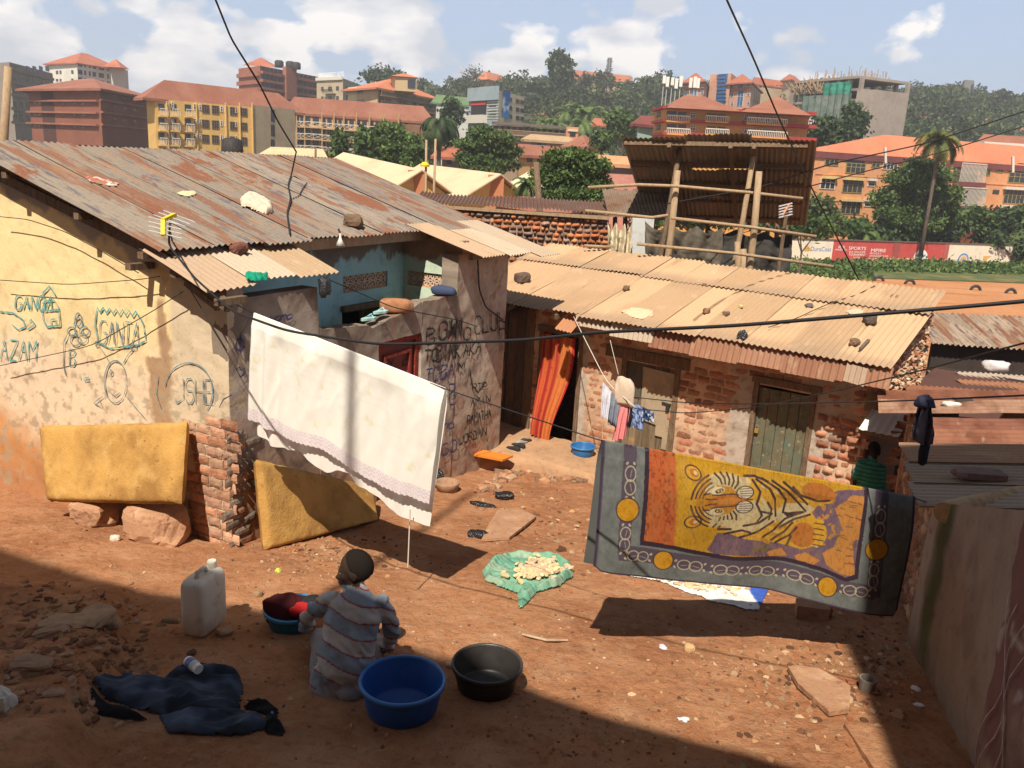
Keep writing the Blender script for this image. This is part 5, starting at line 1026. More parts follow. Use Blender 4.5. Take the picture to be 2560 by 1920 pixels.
    mb.build('props', M['palewood'], t)['kind'] = 'stuff'
    b = Bld('lilac_house', 'plain white and lilac house below the netted building site', (1735, 252, 150), (1737, 252, 148), (1776, 254, 150), simple('white_paint', (.64, .58, .56)), zb=-2); b.bm = tn; b.win(1, 1766, 1774, 258, 275)
    # orange two storey lodge on the near slope
    og = simple('ochre_render', (.56, .30, .085)); b = Bld('ochre_lodge', 'ochre lodge with dark red floor bands, white balconies and brown hipped roofs', (1415, 231, 118), (1440, 234, 111), (1748, 252, 112), og, zb=-3.5); b.bm = og; rd = simple('red_band', (.30, .04, .035))
    for k in range(3):
        y = 234+k*27.5; b.slab(1, 1438, 1606, y+2, .32, .9, rd, ref=1525); b.slab(1, 1602, 1756, y+9, .42, 1.3, rd, ref=1680); b.slab(0, 1415, 1440, y+1.0, .32, .5, rd)
        if k == 2: continue
        b.wins(1, [(1440, 1461), (1464, 1482), (1526, 1546), (1549, 1567), (1690, 1700)], [(y+9, y+27)], ref=1500, name='gallery', out=.03); b.wins(1, [(1491, 1502)], [(y+9, y+21)], frame=M['rail'], bars=1, ref=1497); b.wins(1, [(1607, 1632), (1640, 1676)], [(y+16, y+28)], frame=M['rail'], bars=5, ref=1640); b.wins(0, [(1419, 1427)], [(y+8, y+19)])
        b.balc(1, 1436, 1486, y+18, y+27, ref=1461, out=1.0); b.balc(1, 1519, 1569, y+19, y+28, ref=1545, out=1.0); b.balc(1, 1605, 1690, y+24, y+34, ref=1648, out=1.6)
    for i, (x0, xc, x1, y0, y1, h, pk_) in enumerate(((1408, 1440, 1602, 229, 238, 2.1, .3), (1598, 1600, 1752, 238, 251, 2.6, .5))):
        q = [at(x0, y0, 122), at(xc, y0+3, 109), at(x1, y1, 109), at(x1-6, y1-5, 124)]; zt_ = q[1][2]
        for p in q: p[2] = zt_
        m1, m2 = (q[0]+q[1])/2, (q[2]+q[3])/2; up = np.array([0, 0, h]); mb = MB(); mb.add(q+[m1+(m2-m1)*pk_+up, m1+(m2-m1)*(.55 if i == 0 else .52)+up], [(0, 1, 4), (1, 2, 5, 4), (2, 3, 5), (3, 0, 4, 5), (3, 2, 1, 0)]); mb.build('roof', M['tile2'], b.t)
    # salmon apartments beyond the pitch
    sa = simple('salmon_wall', (.62, .30, .14)); mr = simple('maroon_fascia', (.17, .055, .055)); b = Bld('salmon_apartments', 'big salmon apartment block with a maroon eave and grilled balconies beyond the pitch', (1757, 326, 113), (1759, 326, 106), (2330, 366, 124), sa); b.bm = sa
    cr_ = mat('olive_frame', (.28, .25, .09), .6)
    b.wins(1, [(1782, 1811)], [(338, 357)], frame=cr_, bars=2, ref=1796); b.wins(1, [(1883, 1900)], [(347, 361)], frame=cr_, bars=1, ref=1890); b.wins(1, [(1907, 1938)], [(347, 366)], frame=M['rail'], bars=3, ref=1920); b.wins(1, [(2118, 2139)], [(360, 378)], frame=cr_, bars=2, ref=2130); b.wins(1, [(2153, 2167)], [(359, 372)], frame=cr_, bars=1, ref=2160)
    for x0, x1, y in ((1827, 1868, 341), (2178, 2226, 362)):
        b.win(1, x0, x1, y+12, y+33, frame=cr_, bars=3, ref=(x0+x1)/2)
        A_, B_ = b.hit(1, x0, y+12), b.hit(1, x1, y+12); zc = b.hit(1, (x0+x1)/2, y+12)[2]; c_ = (A_+B_)/2; c_[2] = zc; hw = np.linalg.norm((B_-A_)[:2])/2; d_ = nz(np.array([*(B_-A_)[:2], 0]))
        mb = MB(); mb.prism([c_+d_*hw*math.cos(a)+np.array([0, 0, 1])*hw*.62*math.sin(a) for a in np.linspace(0, math.pi, 14)], b.nrm(1)*.05); mb.build('arch_window', M['glass'], b.t)
    for k in range(2): b.win(1, 1820-k*4, 1862-k*4, 389+k*46, 416+k*46, frame=cr_, bars=3, ref=1841-k*4); b.slab(1, 1820-k*4, 1864-k*4, 386+k*46, .35, .5, simple('cream_lintel', (.62, .47, .2)), 'lintel'); b.wins(1, [(1875-k*8, 1889-k*8)], [(391+k*44, 402+k*44)], frame=M['rail'], bars=0, ref=1882); b.slab(1, 1874-k*8, 1891-k*8, 388+k*44, .3, .4, M['rail'], 'lintel')
    b.win(1, 1772, 1803, 386, 408, frame=M['rail'], bars=2, ref=1787); b.slab(1, 1775, 1806, 383, .35, .5, simple('cream_lintel', (.62, .47, .2)), 'lintel')
    for k in range(2): b.wins(1, [(2104-k*5, 2131-k*5)], [(406+k*46, 423+k*46)], frame=cr_, bars=3, ref=2117); b.win(1, 2168-k*8, 2212, 410+k*40, 440+k*40, frame=cr_, bars=4, ref=2190); b.slab(1, 2166-k*8, 2212, 407+k*40, .35, .5, M['rail'], 'lintel', ref=2190); b.wins(1, [(2144, 2158)], [(410+k*45, 419+k*45)], ref=2150)
    for x0, x1, y in ((1958, 2024, 345), (2060, 2113, 352)):
        for k in range(3):
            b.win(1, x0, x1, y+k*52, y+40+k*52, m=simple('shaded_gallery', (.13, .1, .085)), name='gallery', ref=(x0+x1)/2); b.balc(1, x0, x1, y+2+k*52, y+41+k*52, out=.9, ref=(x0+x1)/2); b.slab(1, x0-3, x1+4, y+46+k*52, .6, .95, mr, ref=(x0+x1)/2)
    for y in (371, 424): b.slab(1, 1759, 2330, y+18, .12, .08, sa, 'band', ref=2000)
    b.hip(M['tile3'], 2.7, 1.3, 1.6, fas=mr, fh=.75)
    for x, y in ((1912, 340), (2188, 360)): mb = MB(); P = at(x, y-22, 104); mb.bar(P, P+np.array([.35, 0, -1.8]), .25, .25); mb.build('roof_vent', M['rail'], b.t)
    b = Bld('white_fascia_house', 'building with a broad white fascia and brown roof at the right edge', (2112, 318, 150), (2114, 318, 148), (2300, 322, 150), simple('shade_wall', (.25, .14, .12)), zb=-2); b.bm = tn; b.slab(1, 2112, 2300, 319, 1.6, 1.5, M['rail'], 'fascia', ref=2150); b.hip(M['tile2'], 2.2, 1, .8); b.wins(1, [(2120+i*14, 2129+i*14) for i in range(9)], [(324, 335)], ref=2150)
    # bell tower and mast on the hill
    t = thing('hill_tower', at(2087, 205, 420), 'grey tapering stone tower standing above the hilltop trees', 'tower'); c_ = at(2087, 206, 420); c_ = c_-np.array([0, 0, 4]); mb = MB()
    q = [c_+np.array([x, y, 0]) for x, y in ((-3.2, -3), (3.2, -3), (3.2, 3), (-3.2, 3))]; tp = [c_+np.array([x, y, 10.5]) for x, y in ((-2.6, -2), (1.6, -2), (2.9, 2.4), (-1.5, 2.4))]; mb.add(q+tp, [(0, 1, 5, 4), (1, 2, 6, 5), (2, 3, 7, 6), (3, 0, 4, 7), (4, 5, 6, 7)]); mb.build('shaft', simple('grey_stone', (.17, .165, .16)), t)
    mb = MB(); mb.corner(c_+np.array([.3, -3.05, 3.8]), [.9, 0, 0], [0, .3, .0], [0, 0, 5]); mb.build('window', M['glass'], t); mb = MB(); mb.corner(c_+np.array([-3.6, -3.4, -1]), [7.2, 0, 0], [0, 6.8, 0], [0, 0, 3.6]); mb.build('base', M['rail'], t)
    t = thing('radio_mast', at(1313, 175, 400), 'tall thin lattice mast behind the orange hilltop roof', 'mast'); mb = MB(); p = at(1314, 168, 400); r = np.random.RandomState(3)
    for k in range(4): o = np.array([(-1, 1)[k % 2]*.7, (-1, 1)[k//2]*.7, 0]); mb.bar(p+o-np.array([0, 0, 6]), p+o*.7+np.array([0, 0, 8.5]), .16, .16)
    for k in range(26): z = -4+k*.48; mb.bar(p+np.array([-r.uniform(.8, 1.7), 0, z]), p+np.array([r.uniform(.8, 1.7), 0, z+.3]), .3, .3)
    mb.build('lattice', M['black'], t)
    r = np.random.RandomState(14)
    for i, (x, y, h) in enumerate(((1431, 164, 16), (1438, 167, 20), (1449, 168, 16), (1457, 171, 20), (1467, 165, 22), (1488, 169, 20), (1497, 167, 22), (1504, 170, 20))):
        P = at(x, y+h, 122+i % 3); tt = MB(); tt.corner(P, [.42, 0, 0], [0, .25, 0], [0, 0, h*KPX/2199*122], (.66, .66, .6)); tt.tube([P+np.array([.2, .3, -3.5]), P+np.array([.2, .3, 1])], .06, 5, (.4, .4, .4)); o = tt.build('panel_aerial', mat('aerial_white', rough=.6, attr=True) if i == 0 else bpy.data.materials['aerial_white']); tag(o, 'white upright phone antenna panel in the cluster behind the ochre lodge roof', 'aerial', 'phone antennas behind the lodge')
    # painted boundary wall of the pitch
    A, B = at(1713, 557, 93), at(2206, 594, 103.5); z0 = -5.15; hgt = 2.3
    t = thing('painted_wall', (A+B)/2*np.array([1, 1, 0])+np.array([0, 0, z0]), 'long boundary wall of the pitch painted in white and red advertising panels', 'wall'); dx = B-A; dx[2] = 0; Lw = np.linalg.norm(dx); d_ = dx/Lw; n = np.array([d_[1], -d_[0], 0]); A[2] = z0
    def wx(x): r_ = ray(x, 560); P = C0+r_*((A-C0)@n/(r_@n)); return (P-A)@d_
    WH, RDC = (.72, .64, .5), (.47, .07, .06)
    wm = mat('wall_paint', rough=.85, attr=True, layers=[(.8, .8, .5, .7), (3, (.42, .26, .16), .6, .72, (1, 1, 1), .6)])
    for x0, x1, c in ((1690, 1796, WH), (1796, 1874, RDC), (1874, 1926, RDC), (1926, 1940, (.30, .07, .06)), (1940, 2036, RDC), (2036, 2046, (.42, .1, .08)), (2046, 2115, WH), (2115, 2206, WH)):
        mb = MB(); a, b_ = wx(x0), wx(x1); k = MB(); o_ = .04 if x1-x0 < 20 else 0; mb.corner(A+d_*a+n*o_, d_*(b_-a-.02), -n*.25, [0, 0, hgt+(1.2 if False else 0)], c); mb.build('panel', wm, t)
    mb = MB(); mb.corner(A+d_*wx(1690)+n*.08+np.array([0, 0, hgt]), d_*(wx(2206)-wx(1690)), -n*.4, [0, 0, .12], (.12, .09, .07)); mb.build('coping', wm, t)
    mb = MB(); bricks(mb, A+d_*wx(1890)-np.array([0, 0, .35])+n*.02, d_, n, wx(2050)-wx(1890), .9, .5, .3, .06, [(.5, .33, .2), (.42, .26, .15), (.55, .4, .26)], 77, .12, .3); mb.build('stone_footing', M['brick'], t)
    WT, BL, YL = mat('sign_white_paint', (.8, .76, .7), .8), mat('sign_blue', (.06, .22, .5), .8), mat('sign_ochre', (.6, .36, .1), .8)
    def wtxt(s_, x, y, x1, h, m): 
        P = A+d_*wx(x); r_ = ray(x, y); P = C0+r_*((A-C0)@n/(r_@n))+n*.02; text_mesh(s_, 'lettering', P, d_, [0, 0, 1], h*KPX/2199*97, m, t, wx(x1)-wx(x))
    wtxt('DuraCoat', 1751, 542, 1795, 9, BL); wtxt('R.K', 1811, 537, 1826, 6, WT); wtxt('SPORTS', 1833, 539.5, 1870, 7, WT); wtxt('PRESENTS:', 1804, 541, 1830, 3, WT); wtxt('R.K SOCCER', 1834, 546, 1869, 4, WT); wtxt('TOURNAMENT', 1833, 552, 1869, 4.5, WT); wtxt('2020', 1842, 558, 1857, 3.6, WT)
    wtxt('MPIRE', 1881, 544, 1913, 7, WT); wtxt('PROUDLY', 1879, 549, 1903, 3.6, WT); wtxt('SPONSORED BY:', 1878, 554.5, 1919, 3.6, WT); wtxt('BASCOPAINT', 1876, 562, 1918, 5, WT); wtxt('DuraCoat', 1876, 569.5, 1918, 6, WT); wtxt('BASCOPAINTS', 2128, 576, 2193, 9, mat('sign_black', (.05, .06, .09), .8))
    mb = MB()
    def spt(x, y, o=.02): r_ = ray(x, y); return C0+r_*((A-C0)@n/(r_@n))+n*o
    for q in ([(1734, 541), (1742, 530), (1752, 541)], [(1738, 541), (1739, 536), (1747, 536), (1747, 541), (1738, 541)], [(1740, 538), (1746, 538)]): ribbon(mb, np.array([spt(*p) for p in q]), .16, n)
    mb.build('house_emblem', YL, t)
    def disc(x, y, r_, m, nm, o): mb = MB(); c = spt(x, y, o); mb.prism([c+d_*r_*math.cos(a)+np.array([0, 0, r_*math.sin(a)]) for a in np.linspace(0, 6.283, 26)[:-1]], -n*.01); mb.build(nm, m, t)
    disc(1988, 558, 1.0, WT, 'roundel', .03); disc(1988, 552, .42, BL, 'roundel_emblem', .045); disc(1990, 551, .28, mat('roundel_black', (.05, .05, .06), .8), 'roundel_emblem', .06)
    mb = MB(); [ribbon(mb, np.array([spt(1988+6*math.cos(a), 559+7*math.sin(a), .05), spt(1988+13*math.cos(a), 557+13*math.sin(a), .05)]), .22, n) for a in (.3, 1.0, 2.1, 2.9, 3.7, 5.7)]; mb.build('roundel_emblem', BL, t)
    disc(2080, 562, .8, BL, 'seal', .03); disc(2080, 562, .62, mat('seal_pale', (.6, .5, .35), .8), 'seal_centre', .04); disc(2080, 562, .42, YL, 'seal_centre', .05); disc(2080, 563, .2, BL, 'seal_centre', .06)
    mb = MB(); mb.prism([spt(2124, 553), spt(2142, 553), spt(2134, 558), spt(2129, 567), spt(2124, 566)], -n*.005); mb.build('swoosh', YL, t)
town()
# ------------------------------------------------------------------ trees and plants
M['leaf'] = mat('leaves', rough=.6, attr=True, spec=.25, transl=.25)
M['bark'] = mat('bark', (.13, .10, .075), .9, [(3, .6, .45, .65)])
M['scrub'] = mat('wooded_slope', (.055, .075, .03), .95, [(.05, (.10, .075, .035), .45, .65), (.4, .5, .45, .65)])
sheet('wooded_slope', [(-260, 150, 0), (330, 150, 0), (520, 640, 0), (-420, 640, 0)], .25, M['scrub'], n=60)
sheet('valley_floor', [(-160, 42, 0), (-8, 42, 0), (-5, 149, 0), (-160, 149, 0)], .05, mat('valley_earth', (.2, .12, .06), .95, [(.08, (.07, .09, .03), .45, .6), (.6, .6, .5, .7)]))
GRN = [(.06, .105, .028), (.08, .13, .034), (.045, .082, .023), (.10, .155, .04)]
DKG = [(.045, .075, .03), (.058, .092, .034), (.035, .06, .025), (.075, .11, .04)]
LTG = [(.10, .16, .04), (.125, .185, .05), (.08, .13, .033), (.15, .21, .06)]
DRY = [(.09, .085, .05), (.11, .1, .06), (.07, .06, .04)]
def leaves(mb, cen, size, n, cols, r, spread=1.0, flatk=.0, elong=1.0):
    """n leaf faces round each clump centre, one tint per clump"""
    K = len(cen); c = np.repeat(np.asarray(cen), n, 0)+r.normal(0, 1, (K*n, 3))*spread*np.array([1, 1, .75])
    a = r.normal(0, 1, (K*n, 3)); a[:, 2] *= 1-flatk; a /= np.linalg.norm(a, axis=1)[:, None]; b = r.normal(0, 1, (K*n, 3)); b[:, 2] *= 1-flatk; b -= a*np.sum(a*b, 1)[:, None]; b /= np.linalg.norm(b, axis=1)[:, None]+1e-9
    s = size*r.uniform(.6, 1.4, (K*n, 1)); V = np.stack([c-a*s*elong, c+b*s*.55-a*s*.1, c+a*s*elong, c-b*s*.55+a*s*.1], 1).reshape(-1, 3)
    tint = np.asarray(cols)[r.randint(0, len(cols), K)]*r.uniform(.75, 1.3, (K, 1)); C = np.repeat(tint, n*4, 0)*np.repeat(r.uniform(.85, 1.15, (K*n, 1)), 4, 0)
    F = np.arange(K*n*4).reshape(-1, 4); mb.add(V, F.tolist(), C)
def crown_pts(blobs, k, r, shell=.55):
    P = []
    for (c, rad) in blobs:
        d = r.normal(0, 1, (k, 3)); d /= np.linalg.norm(d, axis=1)[:, None]; q = (shell+(1-shell)*r.rand(k, 1))*np.where(r.rand(k, 1) < .25, r.rand(k, 1), 1)
        P.append(np.asarray(c)+d*q*np.asarray(rad))
    return np.concatenate(P)
def tree(name, label, foot, D, crown, cols, leaf=.3, clumps=40, n=16, seed=0, zb=None, trunk=.25, group=None, cat='tree', spread=None, elong=1.0, bare=False):
    """crown: px ellipses (x, y, rx, ry) at depth D; foot: px x and the ground height"""
    r = np.random.RandomState(seed); k = KPX/2199*D; zb = -5.2 if zb is None else zb; base = at(foot[0], foot[1], D); base[2] = zb
    t = thing(name, base, label, cat, group); blobs = []
    for i, (x, y, rx, ry) in enumerate(crown): c = at(x, y, D); c[1] += r.uniform(-.35, .35)*rx*k; blobs.append((c, (rx*k, rx*k*.9, ry*k)))
    mb = MB(); P = crown_pts(blobs, clumps, r); leaves(mb, P, leaf, n, cols, r, spread or leaf*1.5, elong=elong)
    if not bare: mb.build('crown', M['leaf'], t)
    mb = MB(); top = np.mean([b_[0] for b_ in blobs], 0); fork = base+(top-base)*.55; mb.tube([base-np.array([0, 0, .5]), base*.5+fork*.5+r.normal(0, .1, 3), fork], [trunk*1.2, trunk, trunk*.8], 7)
    for c, rad in blobs:
        mid = fork*.5+c*.5+r.normal(0, .15*rad[0], 3); mb.tube([fork, mid, c], [trunk*.7, trunk*.4, trunk*.15], 6)
        for j in range(7 if bare else 3):
            e = c+r.normal(0, .6, 3)*np.array(rad); m2 = (mid+e)/2+r.normal(0, .1, 3)*rad[0]; mb.tube([mid, m2, e], [trunk*.3, trunk*.2, trunk*.06], 5)
            if bare:
                for q in range(5): mb.tube([m2, e+r.normal(0, .35, 3)*np.array(rad)], [trunk*.12, trunk*.04], 4)
    mb.build('trunk', M['bark'], t)
    if bare and clumps: mb = MB(); leaves(mb, P, leaf, n, cols, r, leaf*2); mb.build('crown', M['leaf'], t)
    return t
def palm(name, label, head, foot, D, R_, cols, seed=0, nf=18, droop=1.0, zb=-5.2, tr=.16, mid=None, group=None, wd=.55):
    r = np.random.RandomState(seed); H_ = at(*head, D); B_ = at(*foot, D); B_[2] = min(B_[2], zb) if zb is not None else B_[2]
    t = thing(name, B_, label, 'palm tree', group); mb = MB(); M_ = at(*mid, D) if mid else (H_+B_)/2; mb.tube([B_, M_, H_*.9+M_*.1, H_], [tr*1.3, tr, tr*.85, tr*.8], 8); mb.build('trunk', M['bark'], t, smooth=True)
    mb = MB()
    for i in range(nf):
        az = i*2.4+r.uniform(-.3, .3); el = r.uniform(-.3, 1.25); L = R_*r.uniform(.8, 1.1); u = np.array([math.cos(az), math.sin(az), 0]); pts = []; p = H_.copy(); e = el
        for k in range(9): pts.append(p.copy()); p = p+(u*math.cos(e)+np.array([0, 0, math.sin(e)]))*L/8; e -= droop*.24
        pts = np.array(pts); c0 = np.array(cols[r.randint(len(cols))])*r.uniform(.8, 1.25); mb.tube(pts, np.linspace(.04, .012, 9)*R_*.4, 4, c0*1.2)
        for k in range(1, 9):
            for q in range(3):
                b0 = pts[k-1]+(pts[k]-pts[k-1])*q/3; tn_ = nz(pts[k]-pts[k-1]); sd_ = nz(np.cross(tn_, [0, 0, 1])); ll = L*wd*.5*math.sin(.5+2.4*k/9)
                for s_ in (-1, 1): e_ = b0+(sd_*s_*.8+tn_*.6-np.array([0, 0, .35+.2*r.rand()]))*ll; mb.add([b0-tn_*.06*R_*.5, b0+tn_*.06*R_*.5, e_], [(0, 1, 2)], c0*r.uniform(.8, 1.2))
    mb.build('crown', M['leaf'], t); return t
tree('spreading_tree', 'broad layered green tree in front of the tan gallery block', (842, 350), 92, [(842, 284, 34, 12), (870, 300, 44, 9), (835, 312, 48, 10), (890, 322, 36, 9), (840, 338, 58, 12), (880, 348, 45, 14), (815, 352, 36, 14)], GRN+LTG[:2], .2, 85, 26, 1, spread=.3)
tree('spreading_tree', 'broad layered green tree left of the low shops', (1050, 365), 92, [(1045, 288, 30, 10), (1075, 300, 40, 9), (1030, 312, 45, 9), (1085, 325, 40, 9), (1025, 340, 40, 10), (1075, 350, 48, 14), (1045, 362, 50, 9)], GRN+LTG[:1], .2, 80, 26, 2, spread=.3)
tree('leafy_tree', 'big bright green leafy tree beside the pole shelter', (1235, 420), 46, [(1205, 345, 28, 16), (1245, 340, 45, 14), (1280, 358, 34, 14), (1190, 380, 46, 20), (1250, 380, 56, 18), (1285, 400, 34, 18), (1200, 420, 44, 22), (1260, 425, 50, 20), (1290, 440, 24, 18), (1230, 440, 40, 18)], LTG[:1]+GRN+LTG[2:3], .10, 120, 24, 3, trunk=.2, spread=.17)
tree('slender_tree', 'thin dark cypress like tree before the gallery block', (734, 345), 88, [(734, 300, 4, 14), (734, 325, 7, 18), (736, 348, 10, 12)], GRN, .25, 40, 14, 4, trunk=.12)
tree('slender_tree', 'thick leafy column of a tree left of the broad layered tree', (790, 345), 88, [(788, 298, 6, 12), (790, 322, 10, 18), (792, 348, 16, 14)], GRN, .28, 42, 14, 5, trunk=.12)
palm('palm', 'tall shaggy palm with drooping fronds in the middle distance', (950, 272), (948, 345), 105, 3.6, DKG, 6, 46, 1.5, tr=.28)
tree('airy_tree', 'thin airy grey green tree before the white green roofed house', (975, 275), 160, [(975, 222, 14, 12), (985, 240, 17, 10), (965, 245, 14, 10), (982, 258, 20, 10)], DKG, .32, 26, 12, 7, zb=-4)
tree('tall_tree', 'lone tall dark tree standing above the skyline', (1212, 182), 335, [(1206, 124, 10, 8), (1222, 132, 13, 10), (1200, 138, 10, 7), (1215, 148, 15, 9), (1224, 160, 13, 9), (1205, 162, 14, 8), (1214, 174, 20, 10)], DKG, .75, 34, 14, 8, zb=25, trunk=.5)
tree('bare_tree', 'leafless pale branching tree on the skyline', (1030, 178), 330, [(1028, 156, 20, 13)], DRY, .4, 30, 5, 9, zb=25, trunk=.45, bare=True)
tree('bare_tree', 'half bare tree on the skyline behind the peach apartments', (818, 178), 310, [(815, 152, 24, 14)], DRY, .45, 26, 6, 10, zb=20, trunk=.4, bare=True)
tree('dark_tree', 'dark bushy tree behind the peach apartments', (835, 175), 312, [(815, 168, 24, 10), (848, 168, 22, 9)], DKG, .8, 36, 14, 11, zb=20)
tree('big_tree', 'large dense dark green tree in front of the salmon apartments', (1985, 500), 101, [(1985, 362, 34, 18), (2025, 380, 38, 20), (1950, 385, 40, 20), (1985, 405, 62, 22), (2040, 425, 36, 22), (1930, 430, 46, 22), (1990, 445, 66, 24), (1920, 465, 36, 20), (2030, 465, 48, 22), (1975, 480, 60, 18)], GRN+LTG[:1], .2, 100, 24, 12, trunk=.35, spread=.33)
palm('palm', 'tall leaning coconut palm in front of the salmon apartments', (2031, 306), (1994, 520), 96.5, 3.3, [(.10, .12, .03), (.14, .15, .04), (.08, .10, .025), (.2, .17, .05)], 13, 26, 1.15, mid=(2008, 440), tr=.2)
tree('pale_bush', 'pale leaved bush at the left end of the salmon apartments', (1770, 510), 99, [(1768, 440, 34, 14), (1750, 465, 32, 16), (1790, 470, 30, 18), (1765, 495, 46, 14)], LTG[:2]+DRY[:1]+GRN, .3, 40, 14, 14)
for i, (x, y, rx, ry, cl) in enumerate(((1850, 497, 40, 20, GRN), (1905, 505, 34, 16, DKG), (2070, 478, 34, 26, GRN), (2110, 475, 40, 28, GRN), (2165, 480, 40, 30, DKG), (2210, 478, 34, 34, GRN), (1960, 508, 40, 14, GRN), (2030, 508, 40, 14, DKG), (2140, 515, 40, 14, DKG))):
    tree('shrub', ['round green shrub behind the white panel with the blue lettering', 'dark low shrub above the first red wall panel', 'leafy shrub right of the coconut palm trunk', 'tall leafy shrub below the second grilled balcony stack', 'dark shrub at the right part of the salmon apartments', 'tall shrub at the right edge of the photo', 'low shrub above the roundel panel', 'dark low shrub between the palm and the seal panel', 'dark low shrub above the last wall panel'][i], (x, y+10), 96.5+(x-1713)/493*10.5, [(x-rx*.3, y, rx*.6, ry*.8), (x+rx*.35, y+3, rx*.6, ry*.8), (x, y-ry*.4, rx*.5, ry*.6)], cl, .3, 34, 14, 20+i, trunk=.1, cat='shrub', group='shrubs behind the painted wall')
for i, (x, y) in enumerate(((1868, 505), (1890, 500), (1940, 510), (1958, 512), (2140, 505), (2190, 505))):
    palm('banana_plant', ['broad leaved banana plant left of the big tree', 'second banana plant from the left behind the wall', 'banana plant behind the roundel panel', 'banana plant beside the palm trunk foot', 'fan palm bush above the last white panel', 'fan palm bush at the right end of the painted wall'][i], (x, y), (x, y+25), 95.5+(x-1713)/493*10.5, 1.7, LTG[:2]+GRN, 40+i, 12, 1.0, tr=.1, group='banana plants behind the wall', wd=.9)
tree('hanging_bush', 'bush hanging over the right end of the painted wall', (2207, 560), 102.5, [(2207, 540, 9, 30), (2204, 575, 8, 20), (2150, 520, 14, 10)], DKG, .28, 40, 12, 50, cat='shrub')
tree('spreading_tree', 'dark spreading tree below the netted building site', (1785, 300), 130, [(1785, 270, 24, 9), (1770, 285, 30, 9), (1808, 286, 26, 9), (1785, 300, 44, 9)], DKG, .42, 42, 14, 51)
tree('airy_tree', 'loose tree in front of the end tower of the building site', (1848, 295), 150, [(1840, 240, 14, 10), (1858, 256, 14, 10), (1840, 268, 18, 9), (1853, 283, 17, 10)], DKG+GRN[:1], .4, 34, 12, 52)
tree('round_tree', 'round green tree beside the small orange gabled house', (1300, 315), 118, [(1300, 298, 14, 12), (1302, 310, 12, 9)], GRN, .35, 40, 14, 53)
tree('pale_tree', 'pale green tree left of the ochre lodge', (1345, 292), 150, [(1345, 252, 18, 8), (1332, 264, 18, 9), (1356, 268, 16, 9), (1345, 282, 20, 9)], LTG[:1]+GRN, .42, 34, 14, 54)
tree('bushy_tree', 'dark bush behind the pole shelter', (1560, 480), 60, [(1450, 462, 30, 12), (1500, 468, 34, 11), (1580, 468, 44, 11), (1650, 472, 40, 11), (1400, 470, 24, 12)], GRN+DKG[:1], .26, 52, 14, 55, trunk=.1, cat='shrub')
tree('bushy_tree', 'green bush right of the pole shelter', (1740, 500), 72, [(1735, 480, 26, 16), (1710, 490, 24, 18), (1770, 492, 24, 14)], GRN, .26, 46, 14, 56, trunk=.1, cat='shrub')
for i, (x, y) in enumerate(((1225, 243), (1248, 238), (1275, 243), (1255, 268), (1290, 250), (1175, 268), (1200, 268))):
    palm('small_palm', 'small pale palm at the foot of the wooded hill', (x, y), (x, y+16), 205 if y < 255 else 178, 4.0, LTG, 60+i, 16, 1.0, zb=None, tr=.2, group='small palms below the wood')
palm('small_palm', 'small arching palm between the ochre hall and the round leafy tree', (1138, 398), (1139, 428), 49, 1.25, GRN, 70, 18, 1.2, zb=-5, tr=.09)
def forest():
    r = np.random.RandomState(5); mb = MB(); tr = MB()
    def one(x, D, big=1.0, cols=DKG):
        P = at(x, 250, D); P[2] = float(gz(P[0], P[1])); h = r.uniform(6, 11)*big; w = h*r.uniform(.5, .75)
        bl = [(P+np.array([r.normal(0, w*.35), r.normal(0, w*.3), h*r.uniform(.45, .85)]), (w*.6, w*.6, h*.3)) for _ in range(4)]
        tint = [np.array(c)*r.uniform(.7, 1.35)*np.array([r.uniform(.85, 1.35), 1, r.uniform(.8, 1.1)]) for c in cols]
        leaves(mb, crown_pts(bl, 11, r, .7), .62 if D < 300 else .75, 8, tint, r, .8)
        tr.tube([P-np.array([0, 0, 1]), P+np.array([0, 0, h*.6])], [.3, .15], 5)
    for i in range(330):
        k = r.rand()
        x = r.uniform(890, 1440) if k < .5 else r.uniform(1725, 2240); D = r.uniform(205, 470) if x < 1440 else r.uniform(190, 470)
        if 1690 < x < 1880 and D < 240: continue
        one(x, D, 1.0, DKG if r.rand() < .75 else DRY[:1]+DKG)
    for i in range(60): one(r.uniform(1380, 1760), r.uniform(270, 430), .8)
    for i in range(40): one(r.uniform(640, 900), r.uniform(300, 420), .8)
    for i in range(45): one(r.uniform(1080, 1420), r.uniform(178, 215), .75, GRN+DKG)
    for i in range(25): one(r.uniform(1860, 2240), r.uniform(140, 185), .7, GRN+DKG)
    o = mb.build('hill_forest', M['leaf'], loc=(0, 330, 20)); o['kind'] = 'stuff'; o = tr.build('hill_forest_trunks', M['bark'], loc=(0, 330, 20)); o['kind'] = 'stuff'
forest()
def scrub():
    r = np.random.RandomState(8); mb = MB(); C = []
    for i in range(1500):
        x, q = r.uniform(1640, 2230), r.rand(); D = 92-q*9+(x-1720)*.018+(0 if x > 1900 else -q*8); P = at(x, 560, D); P[2] = float(gz(P[0], P[1]))+r.uniform(.0, .55)*(1-q*.8); C.append(P)
    for i in range(500):
        x = r.uniform(1300, 1720); P = at(x, 560, r.uniform(30, 60)); P[2] = float(gz(P[0], P[1]))+r.uniform(0, 1.2); C.append(P)
    leaves(mb, C, .22, 12, GRN+LTG, r, .32); o = mb.build('undergrowth', M['leaf'], loc=(20, 85, -5)); o['kind'] = 'stuff'
scrub()
sheet('grass_strip', [at(1640, 600, 78), at(2300, 640, 84), at(2300, 600, 95), at(1640, 560, 90)], .12, mat('grass', (.07, .10, .03), .95, [(.4, (.2, .15, .06), .45, .65)]))
r_ = np.random.RandomState(2)
